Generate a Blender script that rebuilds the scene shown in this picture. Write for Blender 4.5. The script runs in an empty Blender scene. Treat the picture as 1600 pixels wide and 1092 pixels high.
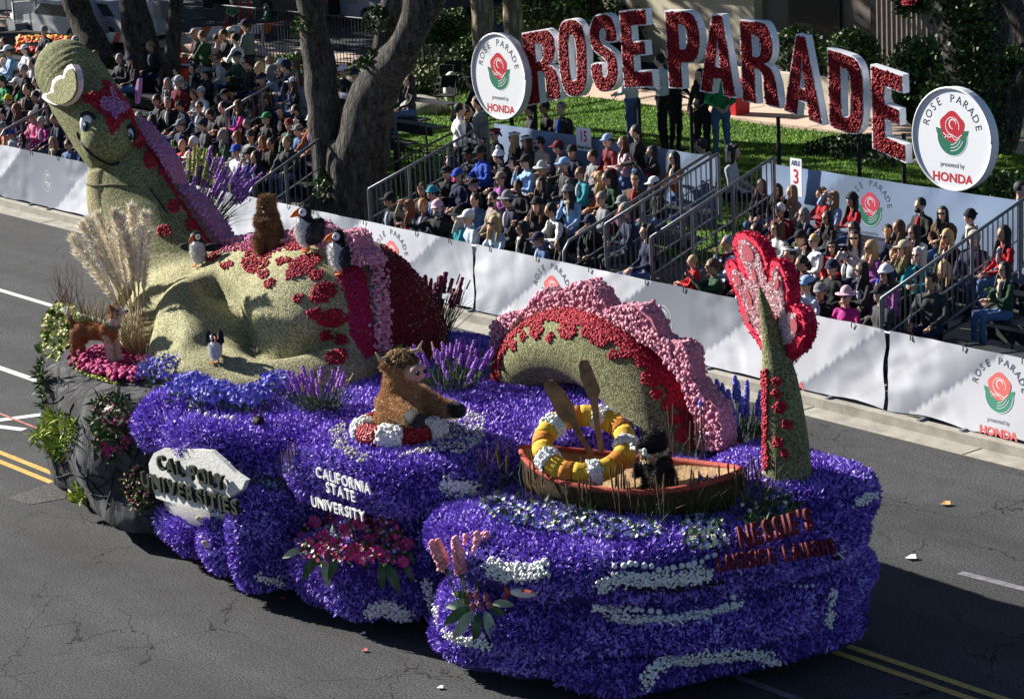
import bpy, math, random
import numpy as np
from mathutils import Vector, Matrix, noise
from mathutils.bvhtree import BVHTree
from mathutils.geometry import tessellate_polygon
random.seed(7); rng = np.random.default_rng(7)
PI = math.pi; R = math.radians
scene = bpy.context.scene
COL = scene.collection

# ------------------------------------------------------------------ camera
FPX, ROLL, HC = 4000.0, 0.05, 9.8
PITCH = math.atan((546 + 469) * math.cos(ROLL) / FPX)
CAM = Vector((30.2593, -24.3897, HC))
FWD = Vector((-0.75853973, 0.60354416, -0.24566629)).normalized()
RGT = Vector((0.62262483, 0.78252049, 0.0)).normalized()
UP = RGT.cross(FWD).normalized()
c_, s_ = math.cos(ROLL), math.sin(ROLL)
# image-right and image-up vectors of the rolled camera
IR = RGT * c_ - UP * s_ ; IU = RGT * s_ + UP * c_
cam_d = bpy.data.cameras.new('camera'); cam = bpy.data.objects.new('camera', cam_d); COL.objects.link(cam)
cam_d.sensor_width = 36; cam_d.lens = 36 * FPX / 1600; cam_d.clip_start = 0.5; cam_d.clip_end = 1500
cam.matrix_world = Matrix.Translation(CAM) @ Matrix((IR, IU, -FWD)).transposed().to_4x4()
scene.camera = cam

def ray(x, y):
    return (FWD * FPX + IR * (x - 800) - IU * (y - 546)).normalized()
def at(x, y, X=None, Y=None, Z=None):
    d = ray(x, y)
    if Z is not None: t = (Z - CAM.z) / d.z
    elif Y is not None: t = (Y - CAM.y) / d.y
    else: t = (X - CAM.x) / d.x
    return CAM + d * t
def pxm(p):            # photo pixels per metre at a point
    return FPX / (Vector(p) - CAM).dot(FWD)
def proj(p):
    d = Vector(p) - CAM; f = d.dot(FWD)
    return 800 + FPX * d.dot(IR) / f, 546 - FPX * d.dot(IU) / f

# ------------------------------------------------------------------ light
SUN_AZ, SUN_EL = R(18), R(27)      # the light travels towards +X, a little towards +Y
world = bpy.data.worlds.new('World'); scene.world = world; world.use_nodes = True
wn = world.node_tree; wn.nodes.clear()
wo = wn.nodes.new('ShaderNodeOutputWorld'); wb = wn.nodes.new('ShaderNodeBackground'); sk = wn.nodes.new('ShaderNodeTexSky')
sk.sky_type = 'NISHITA'; sk.sun_disc = False; sk.sun_elevation = SUN_EL
sk.air_density = .5; sk.dust_density = .2
sk.sun_rotation = math.atan2(-math.cos(SUN_AZ), -math.sin(SUN_AZ)) % (2 * PI)
wb.inputs['Strength'].default_value = 0.05
wn.links.new(sk.outputs[0], wb.inputs[0]); wn.links.new(wb.outputs[0], wo.inputs[0])
sd = bpy.data.lights.new('sun', 'SUN'); sd.energy = 5.0; sd.angle = R(0.5); sd.color = (1.0, 0.95, 0.87)
sun = bpy.data.objects.new('sun', sd); COL.objects.link(sun)
ldir = Vector((math.cos(SUN_AZ) * math.cos(SUN_EL), math.sin(SUN_AZ) * math.cos(SUN_EL), -math.sin(SUN_EL)))
sun.rotation_euler = ldir.to_track_quat('-Z', 'Y').to_euler()
vs = scene.view_settings; vs.view_transform = 'Standard'; vs.look = 'None'; vs.gamma = 1.0; vs.exposure = 1.25
vs.use_curve_mapping = False

# ------------------------------------------------------------------ materials
MATS = {}
def M(name, col, rough=0.8, nz=None, bump=None, tint=None, spec=0.3, col2=None, metal=0.0, vcol=False, sheen=0, transl=0):
    """nz=(scale, amount) noise variation; bump=(scale, strength, kind); tint = list of colours picked by the face attribute 'tint'"""
    if name in MATS: return MATS[name]
    m = bpy.data.materials.new(name); m.use_nodes = True; nt = m.node_tree; N = nt.nodes; L = nt.links
    b = N['Principled BSDF']; b.inputs['Roughness'].default_value = rough; b.inputs['Specular IOR Level'].default_value = spec
    b.inputs['Metallic'].default_value = metal
    if sheen: b.inputs['Sheen Weight'].default_value = sheen
    geo = N.new('ShaderNodeTexCoord'); src = None
    rgb = N.new('ShaderNodeRGB'); rgb.outputs[0].default_value = (*col, 1); src = rgb.outputs[0]
    if vcol:
        a = N.new('ShaderNodeAttribute'); a.attribute_name = 'vcol'; src = a.outputs['Color']
    if tint:
        a = N.new('ShaderNodeAttribute'); a.attribute_name = 'tint'
        cr = N.new('ShaderNodeValToRGB'); el = cr.color_ramp.elements
        while len(el) < len(tint): el.new(0.5)
        for i, t in enumerate(tint):
            el[i].position = i / (len(tint) - 1); el[i].color = (*t, 1)
        L.new(a.outputs['Fac'], cr.inputs[0]); src = cr.outputs[0]
    if nz:
        n = N.new('ShaderNodeTexNoise'); n.inputs['Scale'].default_value = nz[0]; n.inputs['Detail'].default_value = 6
        n.inputs['Roughness'].default_value = 0.65
        L.new(geo.outputs['Object'], n.inputs['Vector'])
        mr = N.new('ShaderNodeMapRange'); mr.inputs[1].default_value = 0.3; mr.inputs[2].default_value = 0.7
        L.new(n.outputs[0], mr.inputs[0])
        mx = N.new('ShaderNodeMixRGB'); mx.blend_type = 'MIX'
        mx2 = N.new('ShaderNodeMixRGB'); mx2.blend_type = 'MULTIPLY'; mx2.inputs[0].default_value = 1
        L.new(src, mx2.inputs[1])
        if col2:
            mx.inputs[2].default_value = (*col2, 1); L.new(src, mx.inputs[1])
            ml = N.new('ShaderNodeMath'); ml.operation = 'MULTIPLY'; ml.inputs[1].default_value = nz[1]
            L.new(mr.outputs[0], ml.inputs[0]); L.new(ml.outputs[0], mx.inputs[0]); src = mx.outputs[0]
        else:
            mr.inputs[3].default_value = 1 - nz[1]; mr.inputs[4].default_value = 1 + nz[1] * 0.6
            L.new(mr.outputs[0], mx2.inputs[2]); src = mx2.outputs[0]
    L.new(src, b.inputs['Base Color'])
    if bump:
        kind = bump[2] if len(bump) > 2 else 'noise'
        if kind == 'vor':
            t = N.new('ShaderNodeTexVoronoi'); t.inputs['Scale'].default_value = bump[0]; o = t.outputs['Distance']
        elif kind == 'wave':
            t = N.new('ShaderNodeTexWave'); t.inputs['Scale'].default_value = bump[0]; t.inputs['Distortion'].default_value = 4
            t.inputs['Detail'].default_value = 3; o = t.outputs[0]
        else:
            t = N.new('ShaderNodeTexNoise'); t.inputs['Scale'].default_value = bump[0]; t.inputs['Detail'].default_value = 5; o = t.outputs[0]
        L.new(geo.outputs['Object'], t.inputs['Vector'])
        bp = N.new('ShaderNodeBump'); bp.inputs['Strength'].default_value = bump[1]; bp.inputs['Distance'].default_value = bump[3] if len(bump) > 3 else 0.02
        L.new(o, bp.inputs['Height']); L.new(bp.outputs[0], b.inputs['Normal'])
    MATS[name] = m
    return m

# ------------------------------------------------------------------ object helpers
def tag(o, label=None, cat=None, group=None, kind=None):
    if label: o['label'] = label
    if cat: o['category'] = cat
    if group: o['group'] = group
    if kind: o['kind'] = kind
    return o
def empty(name, loc=(0, 0, 0), label=None, cat=None, group=None, rz=0):
    o = bpy.data.objects.new(name, None); COL.objects.link(o); o.location = loc; o.rotation_euler = (0, 0, rz)
    o.empty_display_size = 0.2
    return tag(o, label, cat, group)
def link(name, me, parent=None, mats=None, loc=None, rot=None, world_xf=False):
    o = bpy.data.objects.new(name, me); COL.objects.link(o)
    if mats:
        for m in (mats if isinstance(mats, (list, tuple)) else [mats]):
            if len(me.materials) < (len(mats) if isinstance(mats, (list, tuple)) else 1): me.materials.append(m)
    if parent:
        o.parent = parent
        if world_xf: # geometry is in world coordinates, the parent sits somewhere
            o.matrix_parent_inverse = (Matrix.Translation(parent.location) @ Matrix.Rotation(parent.rotation_euler.z, 4, 'Z')).inverted()
    if loc is not None: o.location = loc
    if rot is not None: o.rotation_euler = rot
    return o

class MB:
    def __init__(s): s.v = []; s.f = []; s.m = []; s.t = []; s.mi = 0; s.ti = None
    def add(s, vs, fs, mi=None, ti=None):
        o = len(s.v); s.v.extend([tuple(v) for v in vs])
        for f in fs:
            s.f.append(tuple(i + o for i in f)); s.m.append(s.mi if mi is None else mi)
            s.t.append(random.random() if ti is None else ti)
        return s
    def box(s, c, d, rz=0, M4=None, **k):
        x, y, z = d[0] / 2, d[1] / 2, d[2] / 2
        vs = [Vector((i * x, j * y, l * z)) for l in (-1, 1) for j in (-1, 1) for i in (-1, 1)]
        m = Matrix.Translation(Vector(c)) @ (M4 if M4 else Matrix.Rotation(rz, 4, 'Z'))
        return s.add([m @ v for v in vs], [(0, 2, 3, 1), (4, 5, 7, 6), (0, 1, 5, 4), (2, 6, 7, 3), (0, 4, 6, 2), (1, 3, 7, 5)], **k)
    def beam(s, a, b, w, h=None, **k):      # a square bar from a to b
        a, b = Vector(a), Vector(b); d = b - a; q = d.to_track_quat('Z', 'Y').to_matrix().to_4x4()
        return s.box((a + b) / 2, (w, h or w, d.length), M4=q, **k)
    def tube(s, pts, rad, n=8, cap=True, flat=None, **k):
        pts = [Vector(p) for p in pts]; N = len(pts)
        if not hasattr(rad, '__len__'): rad = [rad] * N
        vs = []; prev = None
        for i, p in enumerate(pts):
            d = (pts[min(i + 1, N - 1)] - pts[max(i - 1, 0)])
            if d.length < 1e-9: d = Vector((0, 0, 1))
            d.normalize()
            if prev is None:
                u = d.orthogonal().normalized() if flat is None else (Vector(flat) - d * Vector(flat).dot(d)).normalized()
            else:
                u = (prev - d * prev.dot(d)).normalized()
            prev = u; w = d.cross(u); r = rad[i]; ra, rb = r if hasattr(r, '__len__') else (r, r)
            for j in range(n):
                a = 2 * PI * j / n; vs.append(p + u * ra * math.cos(a) + w * rb * math.sin(a))
        fs = [(i * n + j, i * n + (j + 1) % n, (i + 1) * n + (j + 1) % n, (i + 1) * n + j) for i in range(N - 1) for j in range(n)]
        if cap: fs += [tuple(range(n))[::-1], tuple((N - 1) * n + j for j in range(n))]
        return s.add(vs, fs, **k)
    def ell(s, c, r, rot=None, nu=12, nv=8, **k):
        if not hasattr(r, '__len__'): r = (r, r, r)
        m = rot.to_4x4() if rot is not None else Matrix.Identity(4); c = Vector(c)
        vs = [c + m @ Vector((0, 0, -r[2]))]
        for j in range(1, nv):
            b = PI * (j / nv - .5)
            for i in range(nu):
                a = 2 * PI * i / nu
                vs.append(c + m @ Vector((r[0] * math.cos(a) * math.cos(b), r[1] * math.sin(a) * math.cos(b), r[2] * math.sin(b))))
        vs.append(c + m @ Vector((0, 0, r[2]))); L = len(vs) - 1
        fs = [(0, 1 + (i + 1) % nu, 1 + i) for i in range(nu)]
        for j in range(nv - 2):
            for i in range(nu):
                a = 1 + j * nu + i; b2 = 1 + j * nu + (i + 1) % nu
                fs.append((a, b2, b2 + nu, a + nu))
        fs += [(L, 1 + (nv - 2) * nu + i, 1 + (nv - 2) * nu + (i + 1) % nu) for i in range(nu)]
        return s.add(vs, fs, **k)
    def cap(s, a, b, ra, rb, n=10, **k):      # capsule-like limb with round ends
        a, b = Vector(a), Vector(b); d = (b - a); L = d.length; d.normalize()
        pts = []; rr = []
        for t in (-1, -.8, -.5, 0): pts.append(a + d * ra * t); rr.append(max(ra * math.sqrt(max(0, 1 - t * t)), ra * .05))
        for t in (0, .5, .8, 1): pts.append(b + d * rb * t); rr.append(max(rb * math.sqrt(max(0, 1 - t * t)), rb * .05))
        return s.tube(pts, rr, n, **k)
    def prism(s, loops, org, ux, uy, depth, uz=None, both=True, **k):   # 2-D loops (outer, holes) extruded by depth along -uz
        org, ux, uy = Vector(org), Vector(ux), Vector(uy); uz = Vector(uz) if uz is not None else ux.cross(uy).normalized()
        flat = [p for lp in loops for p in lp]; tris = tessellate_polygon([[Vector((p[0], p[1], 0)) for p in lp] for lp in loops])
        front = [org + ux * p[0] + uy * p[1] for p in flat]
        if depth == 0:
            return s.add(front, [tuple(t) for t in tris], **k)
        back = [p - uz * depth for p in front]; n = len(flat)
        fs = [tuple(t) for t in tris] + ([tuple(i + n for i in t[::-1]) for t in tris] if both else [])
        o = 0
        for lp in loops:
            m = len(lp)
            for i in range(m): fs.append((o + i, o + (i + 1) % m, n + o + (i + 1) % m, n + o + i))
            o += m
        return s.add(front + back, fs, **k)
    def mesh(s, name, smooth=False):
        me = bpy.data.meshes.new(name); me.from_pydata(s.v, [], s.f)
        if any(s.m): me.polygons.foreach_set('material_index', s.m)
        at_ = me.attributes.new('tint', 'FLOAT', 'FACE'); at_.data.foreach_set('value', s.t)
        if smooth: me.polygons.foreach_set('use_smooth', [True] * len(me.polygons))
        me.update(); return me
    def build(s, name, mats, parent=None, smooth=False, world_xf=True, loc=None, rot=None):
        me = s.mesh(name, smooth)
        for m in (mats if isinstance(mats, (list, tuple)) else [mats]): me.materials.append(m)
        return link(name, me, parent, loc=loc, rot=rot, world_xf=world_xf and parent is not None)
    def arrays(s):
        tr = []
        for f in s.f:
            for i in range(1, len(f) - 1): tr.append((f[0], f[i], f[i + 1]))
        return np.array(s.v, float), np.array(tr, int)

def mesh_arrays(me):
    v = np.empty(len(me.vertices) * 3); me.vertices.foreach_get('co', v); v = v.reshape(-1, 3)
    me.calc_loop_triangles(); t = np.empty(len(me.loop_triangles) * 3, int); me.loop_triangles.foreach_get('vertices', t)
    return v, t.reshape(-1, 3)

def remesh(mb, voxel, smooth=6, name='body', mats=None, factor=0.6):
    """one continuous skin round all the overlapping primitives of mb; material slots follow the nearest primitive"""
    me = mb.mesh('tmp'); o = bpy.data.objects.new('tmp', me); COL.objects.link(o)
    md = o.modifiers.new('r', 'REMESH'); md.mode = 'VOXEL'; md.voxel_size = voxel; md.adaptivity = 0
    if smooth:
        ms = o.modifiers.new('s', 'SMOOTH'); ms.iterations = smooth; ms.factor = factor
    dg = bpy.context.evaluated_depsgraph_get(); ev = o.evaluated_get(dg)
    out = bpy.data.meshes.new_from_object(ev); out.name = name
    bpy.data.objects.remove(o)
    out.polygons.foreach_set('use_smooth', [True] * len(out.polygons))
    if 'tint' in out.attributes: out.attributes.remove(out.attributes['tint'])
    out.materials.clear()
    for m in (mats or []): out.materials.append(m)
    idx = [0] * len(out.polygons)
    if any(mb.m):      # surfaces of several materials overlap inside, so the nearest face decides
        bvh = BVHTree.FromPolygons(mb.v, mb.f); idx = [mb.m[(bvh.find_nearest(p.center)[2])] for p in out.polygons]
        if not mats:
            for k in range(max(idx) + 1): out.materials.append(None)
    out.polygons.foreach_set('material_index', idx)
    bpy.data.meshes.remove(me)
    return out

def pts_on(v, tr, n, keep=None):
    a, b, c = v[tr[:, 0]], v[tr[:, 1]], v[tr[:, 2]]; cr = np.cross(b - a, c - a); ar = np.linalg.norm(cr, axis=1)
    nn = cr / np.maximum(ar, 1e-12)[:, None]
    i = rng.choice(len(tr), n, p=ar / ar.sum()); r1 = np.sqrt(rng.random(n))[:, None]; r2 = rng.random(n)[:, None]
    p = a[i] * (1 - r1) + b[i] * r1 * (1 - r2) + c[i] * r1 * r2; q = nn[i]
    if keep is not None:
        k = keep(p, q); p, q = p[k], q[k]
    return p, q
def area_of(v, tr):
    a, b, c = v[tr[:, 0]], v[tr[:, 1]], v[tr[:, 2]]; return np.linalg.norm(np.cross(b - a, c - a), axis=1).sum() / 2

# templates: a narrow bent petal, a broad leaf, a ruffled flower head, a hair
T_PETAL = (np.array([(-.18, 0, 0), (.18, 0, 0), (.3, .1, .55), (-.3, .1, .55), (0, .45, 1)]), [(0, 1, 2, 3), (3, 2, 4)])
T_LEAF = (np.array([(-.02, 0, 0), (.02, 0, 0), (.3, .1, .4), (-.3, .1, .4), (.2, .3, .75), (-.2, .3, .75), (0, .5, 1)]), [(0, 1, 2, 3), (3, 2, 4, 5), (5, 4, 6)])
T_HAIR = (np.array([(-.08, 0, 0), (.08, 0, 0), (0, .5, 1)]), [(0, 1, 2)])
T_BLADE = (np.array([(-.05, 0, 0), (.05, 0, 0), (.035, .12, .6), (-.035, .12, .6), (0, .4, 1)]), [(0, 1, 2, 3), (3, 2, 4)])
def _puff():
    t = (1 + 5 ** .5) / 2
    v = np.array([(-1, t, 0), (1, t, 0), (-1, -t, 0), (1, -t, 0), (0, -1, t), (0, 1, t), (0, -1, -t), (0, 1, -t), (t, 0, -1), (t, 0, 1), (-t, 0, -1), (-t, 0, 1)]) / math.sqrt(1 + t * t)
    f = [(0, 11, 5), (0, 5, 1), (0, 1, 7), (0, 7, 10), (0, 10, 11), (1, 5, 9), (5, 11, 4), (11, 10, 2), (10, 7, 6), (7, 1, 8), (3, 9, 4), (3, 4, 2), (3, 2, 6), (3, 6, 8), (3, 8, 9), (4, 9, 5), (2, 4, 11), (6, 2, 10), (8, 6, 7), (9, 8, 1)]
    r = np.array([1, .66, 1.12, .72, 1.18, .66, .85, 1.15, .7, 1.1, .68, 1.0])
    v = v * r[:, None]; v[:, 2] *= .7; return (v * .5, f)
T_PUFF = _puff()
T_STAR = (np.array([(0, 0, 0)] + [(math.cos(2 * PI * i / 10) * (.5 if i % 2 == 0 else .22), math.sin(2 * PI * i / 10) * (.5 if i % 2 == 0 else .22), .18 if i % 2 == 0 else .1) for i in range(10)]), [(0, 1 + i, 1 + (i + 1) % 10) for i in range(10)])

def scatter(name, p, q, tmpl, size, tilt, mats, parent=None, droop=0.0, kind='stuff', up_align=None, tint=None, width=1.0, lift=0.0):
    """one mesh of many small pieces standing on the points p with normals q"""
    n = len(p)
    if n == 0: return None
    tv, tf = tmpl; K = len(tv)
    d = q + rng.normal(0, tilt, (n, 3)); d[:, 2] -= droop; d /= np.linalg.norm(d, axis=1)[:, None]
    if up_align is not None: d = d * (1 - up_align) + np.array([0, 0, 1.]) * up_align; d /= np.linalg.norm(d, axis=1)[:, None]
    t = rng.normal(0, 1, (n, 3)); t -= (t * d).sum(1)[:, None] * d; t /= np.linalg.norm(t, axis=1)[:, None]
    w = np.cross(d, t); s = rng.uniform(size[0], size[1], n)[:, None]
    V_ = np.empty((n, K, 3))
    for k in range(K):
        V_[:, k] = p + d * lift * s + t * (tv[k, 0] * width) * s + w * tv[k, 1] * s + d * tv[k, 2] * s
    lens = [len(f) for f in tf]; loops = np.concatenate([np.array(f) for f in tf])
    L = (loops[None, :] + (np.arange(n) * K)[:, None]).ravel()
    F = len(tf); starts = np.concatenate([[0], np.cumsum(lens)[:-1]])
    S = (starts[None, :] + (np.arange(n) * sum(lens))[:, None]).ravel()
    me = bpy.data.meshes.new(name)
    me.vertices.add(n * K); me.vertices.foreach_set('co', V_.ravel())
    me.loops.add(len(L)); me.loops.foreach_set('vertex_index', L.astype(np.int32))
    me.polygons.add(n * F); me.polygons.foreach_set('loop_start', S.astype(np.int32))
    me.update(calc_edges=True)
    tt = rng.random(n) if tint is None else tint
    if name == 'petals' and tint is None:      # drifts of lighter and darker blooms
        tt = np.clip(tt * .7 + .15 + np.sin(p[:, 0] * 3.1 + np.sin(p[:, 1] * 4.3) * 2) * np.sin(p[:, 1] * 2.7 + p[:, 2] * 5.9) * .2 + np.sin(p[:, 0] * 11 + p[:, 2] * 14) * np.sin(p[:, 1] * 13 + p[:, 0] * 5) * .1, 0, 1)
    a = me.attributes.new('tint', 'FLOAT', 'FACE'); a.data.foreach_set('value', np.repeat(tt, F).astype(np.float32))
    for m in (mats if isinstance(mats, (list, tuple)) else [mats]): me.materials.append(m)
    o = link(name, me, parent, world_xf=parent is not None)
    if kind: o['kind'] = kind
    return o

def catmull(pts, n=8, closed=False):
    pts = [Vector(p) for p in pts]; N = len(pts); out = []
    rngi = range(N) if closed else range(N - 1)
    for i in rngi:
        if closed: a, b, c, d = pts[(i - 1) % N], pts[i], pts[(i + 1) % N], pts[(i + 2) % N]
        else: a, b, c, d = pts[max(i - 1, 0)], pts[i], pts[i + 1], pts[min(i + 2, N - 1)]
        for j in range(n):
            t = j / n
            out.append(.5 * ((2 * b) + (c - a) * t + (2 * a - 5 * b + 4 * c - d) * t * t + (3 * b - a - 3 * c + d) * t ** 3))
    if not closed: out.append(pts[-1])
    return out

# text meshes from the built-in font
_fc = {}
def text_mesh(body, size, extrude=0.0, offset=0.0, sx=1.0, shear=0.0, align='CENTER'):
    key = (body, size, extrude, offset, sx, shear, align)
    if key in _fc: return _fc[key]
    cu = bpy.data.curves.new('t', 'FONT'); cu.body = body; cu.size = size; cu.extrude = extrude; cu.offset = offset; cu.shear = shear
    cu.align_x = align; cu.resolution_u = 3; cu.fill_mode = 'BOTH' if extrude else 'FRONT'
    o = bpy.data.objects.new('t', cu); COL.objects.link(o)
    dg = bpy.context.evaluated_depsgraph_get(); me = bpy.data.meshes.new_from_object(o.evaluated_get(dg))
    bpy.data.objects.remove(o); bpy.data.curves.remove(cu)
    if sx != 1.0:
        for v in me.vertices: v.co.x *= sx
    me.materials.clear(); me.name = 'lettering'; _fc[key] = me
    return me
def frame(org, ux, uy):
    ux, uy = Vector(ux).normalized(), Vector(uy).normalized(); uz = ux.cross(uy).normalized()
    return Matrix.Translation(Vector(org)) @ Matrix((ux, uy, uz)).transposed().to_4x4()
def place(me, name, mat, parent, mtx):
    me = me.copy() if me.materials and me.materials[0] is not mat else me
    if not me.materials: me.materials.append(mat)
    o = bpy.data.objects.new(name, me); COL.objects.link(o)
    if parent:
        o.parent = parent
        pm = Matrix.Translation(parent.location) @ Matrix.Rotation(parent.rotation_euler.z, 4, 'Z')
        mtx = pm.inverted() @ mtx
    o.matrix_local = mtx
    return o
# ================================================================== THE GROUND
def grid_sheet(name, x0, x1, y0, y1, z, mat, parent=None):
    mb = MB(); mb.add([(x0, y0, z), (x1, y0, z), (x1, y1, z), (x0, y1, z)], [(0, 1, 2, 3)])
    return mb.build(name, mat)
def asphalt_mat(name, base, cracks=True):
    m = M(name, base, rough=.9, spec=.25); nt = m.node_tree; N = nt.nodes; L = nt.links; b = N['Principled BSDF']
    tc = N.new('ShaderNodeTexCoord')
    def noi(sc, det=5, vec=None):
        n = N.new('ShaderNodeTexNoise'); n.inputs['Scale'].default_value = sc; n.inputs['Detail'].default_value = det
        L.new(vec or tc.outputs['Object'], n.inputs['Vector']); return n
    fine = noi(40, 4); mid = noi(.35, 5); big = noi(3, 5)
    r1 = N.new('ShaderNodeMapRange'); r1.inputs[1].default_value = .3; r1.inputs[2].default_value = .7; r1.inputs[3].default_value = .1; r1.inputs[4].default_value = 2.1
    L.new(fine.outputs[0], r1.inputs[0])
    r2 = N.new('ShaderNodeMapRange'); r2.inputs[1].default_value = .3; r2.inputs[2].default_value = .7; r2.inputs[3].default_value = .8; r2.inputs[4].default_value = 1.2
    L.new(mid.outputs[0], r2.inputs[0])
    r3 = N.new('ShaderNodeMapRange'); r3.inputs[1].default_value = .3; r3.inputs[2].default_value = .7; r3.inputs[3].default_value = .88; r3.inputs[4].default_value = 1.12
    L.new(big.outputs[0], r3.inputs[0])
    def mul(a, c):
        x = N.new('ShaderNodeMath'); x.operation = 'MULTIPLY'; L.new(a, x.inputs[0]); L.new(c, x.inputs[1]); return x.outputs[0]
    mp = N.new('ShaderNodeMapping'); mp.inputs['Scale'].default_value = (.12, 1.6, 1); L.new(tc.outputs['Object'], mp.inputs[0]); lane = noi(1, 4, mp.outputs[0])
    r4 = N.new('ShaderNodeMapRange'); r4.inputs[1].default_value = .35; r4.inputs[2].default_value = .65; r4.inputs[3].default_value = .82; r4.inputs[4].default_value = 1.12; L.new(lane.outputs[0], r4.inputs[0])
    f = mul(mul(mul(r1.outputs[0], r2.outputs[0]), r3.outputs[0]), r4.outputs[0])
    if cracks:
        ds = noi(1.3, 7); add = N.new('ShaderNodeVectorMath'); add.operation = 'MULTIPLY_ADD'
        L.new(ds.outputs['Color'], add.inputs[0]); add.inputs[1].default_value = (.9, .9, .9); L.new(tc.outputs['Object'], add.inputs[2])
        ds2 = noi(9, 3); add2 = N.new('ShaderNodeVectorMath'); add2.operation = 'MULTIPLY_ADD'
        L.new(ds2.outputs['Color'], add2.inputs[0]); add2.inputs[1].default_value = (.1, .1, .1); L.new(add.outputs[0], add2.inputs[2])
        for sc, w, on in ((.42, .0075, .46), (1.0, .008, .56)):
            vo = N.new('ShaderNodeTexVoronoi'); vo.feature = 'DISTANCE_TO_EDGE'; vo.inputs['Scale'].default_value = sc
            L.new(add2.outputs[0], vo.inputs['Vector'])
            mk = noi(.55, 2); st = N.new('ShaderNodeMapRange'); st.inputs[1].default_value = on; st.inputs[2].default_value = on + .06
            L.new(mk.outputs[0], st.inputs[0])
            wd = N.new('ShaderNodeMath'); wd.operation = 'MULTIPLY'; wd.inputs[1].default_value = w * sc; L.new(st.outputs[0], wd.inputs[0])
            ls = N.new('ShaderNodeMath'); ls.operation = 'GREATER_THAN'; L.new(vo.outputs['Distance'], ls.inputs[0]); L.new(wd.outputs[0], ls.inputs[1])
            rr = N.new('ShaderNodeMapRange'); rr.inputs[3].default_value = .12; rr.inputs[4].default_value = 1; L.new(ls.outputs[0], rr.inputs[0])
            f = mul(f, rr.outputs[0])
    mx = N.new('ShaderNodeMixRGB'); mx.blend_type = 'MULTIPLY'; mx.inputs[0].default_value = 1; mx.inputs[1].default_value = (*base, 1)
    L.new(f, mx.inputs[2]); L.new(mx.outputs[0], b.inputs['Base Color'])
    bp = N.new('ShaderNodeBump'); bp.inputs['Strength'].default_value = .5; bp.inputs['Distance'].default_value = .012
    L.new(fine.outputs[0], bp.inputs['Height']); L.new(bp.outputs[0], b.inputs['Normal'])
    return m
m_asph = asphalt_mat('asphalt', (.046, .047, .05))
m_asph2 = asphalt_mat('asphalt_old', (.028, .03, .038), False)
m_conc = M('concrete', (.33, .31, .27), rough=.9, nz=(3, .35), bump=(60, .3))
m_soil = M('soil', (.05, .04, .03), rough=1, nz=(4, .5), bump=(12, .6))
m_white = M('white_paint', (.75, .75, .73), rough=.7, nz=(14, .25))
m_yellow = M('yellow_paint', (.62, .40, .10), rough=.7, nz=(14, .4))
g = grid_sheet('ground', -400, 300, -300, 400, -.02, m_soil); tag(g, kind='structure')
g = grid_sheet('road', -160, 120, -34, 0, 0, m_asph); tag(g, kind='structure')
# gutter, kerb and pavement behind it
mb = MB(); mb.box((-20, .19, -.008), (280, .38, .024)); tag(mb.build('gutter', m_conc), kind='structure')
mb = MB(); mb.box((-20, .46, .02), (280, .16, .24)); k_ = mb.build('kerb', m_conc); tag(k_, kind='structure')
mb = MB(); mb.box((-20, 2.9, .0), (280, 4.7, .23)); p_ = mb.build('pavement', M('pavement_concrete', (.2, .19, .17), rough=.95, nz=(2, .4), bump=(40, .3))); tag(p_, kind='structure')
for i in range(24):      # joints of the gutter
    x = -46 + i * 3.05
    mb = MB(); mb.box((x, .19, .006), (.02, .37, .006)); o = mb.build('joint', M('joint_dark', (.06, .055, .05)), k_)
def line(x0, y0, x1, y1, w, mat, name='road_marking', z=.005):
    a, b = Vector((x0, y0, z)), Vector((x1, y1, z)); d = (b - a).normalized(); n = Vector((-d.y, d.x, 0)) * w / 2
    mb = MB(); mb.add([a - n, b - n, b + n, a + n], [(0, 1, 2, 3)]); o = mb.build(name, mat); tag(o, kind='structure'); return o
for dy in (-.11, .11):
    line(-60, -8.78 + dy, 5.5, -8.78 + dy, .1, m_yellow)
    line(9, -6.12 + dy, 60, -6.12 + dy, .1, m_yellow)
line(-60, -3.6, -4, -3.6, .12, m_white)
line(-16, -6.35, -3.2, -6.35, .13, m_white)
line(8, -7.42, 60, -7.42, .1, M('pale_mark', (.2, .19, .22), rough=.8, nz=(8, .5)))
# the turn arrow, faded
line(*at(-30, 660, Z=.005).to_2d(), *at(68, 647, Z=.005).to_2d(), .16, m_white)
line(*at(-20, 664, Z=.005).to_2d(), *at(38, 671, Z=.005).to_2d(), .14, m_white)
line(*at(-10, 642, Z=.009).to_2d(), *at(66, 672, Z=.009).to_2d(), .05, M('red_mark', (.5, .2, .17), nz=(9, .5)), 'survey_mark', .009)
mb = MB(); mb.add([at(10, 778, Z=.006), at(84, 752, Z=.006), at(106, 762, Z=.006), at(102, 778, Z=.006), at(46, 788, Z=.006)], [(4, 3, 2, 1, 0)])
tag(mb.build('asphalt_patch', asphalt_mat('asphalt_patch', (.075, .075, .074), False)), kind='structure')
line(*at(1500, 894, Z=.005).to_2d(), *at(1610, 922, Z=.005).to_2d(), .12, MATS['pale_mark'])  # dash greyed to put the float's shadow into its colour
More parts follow.
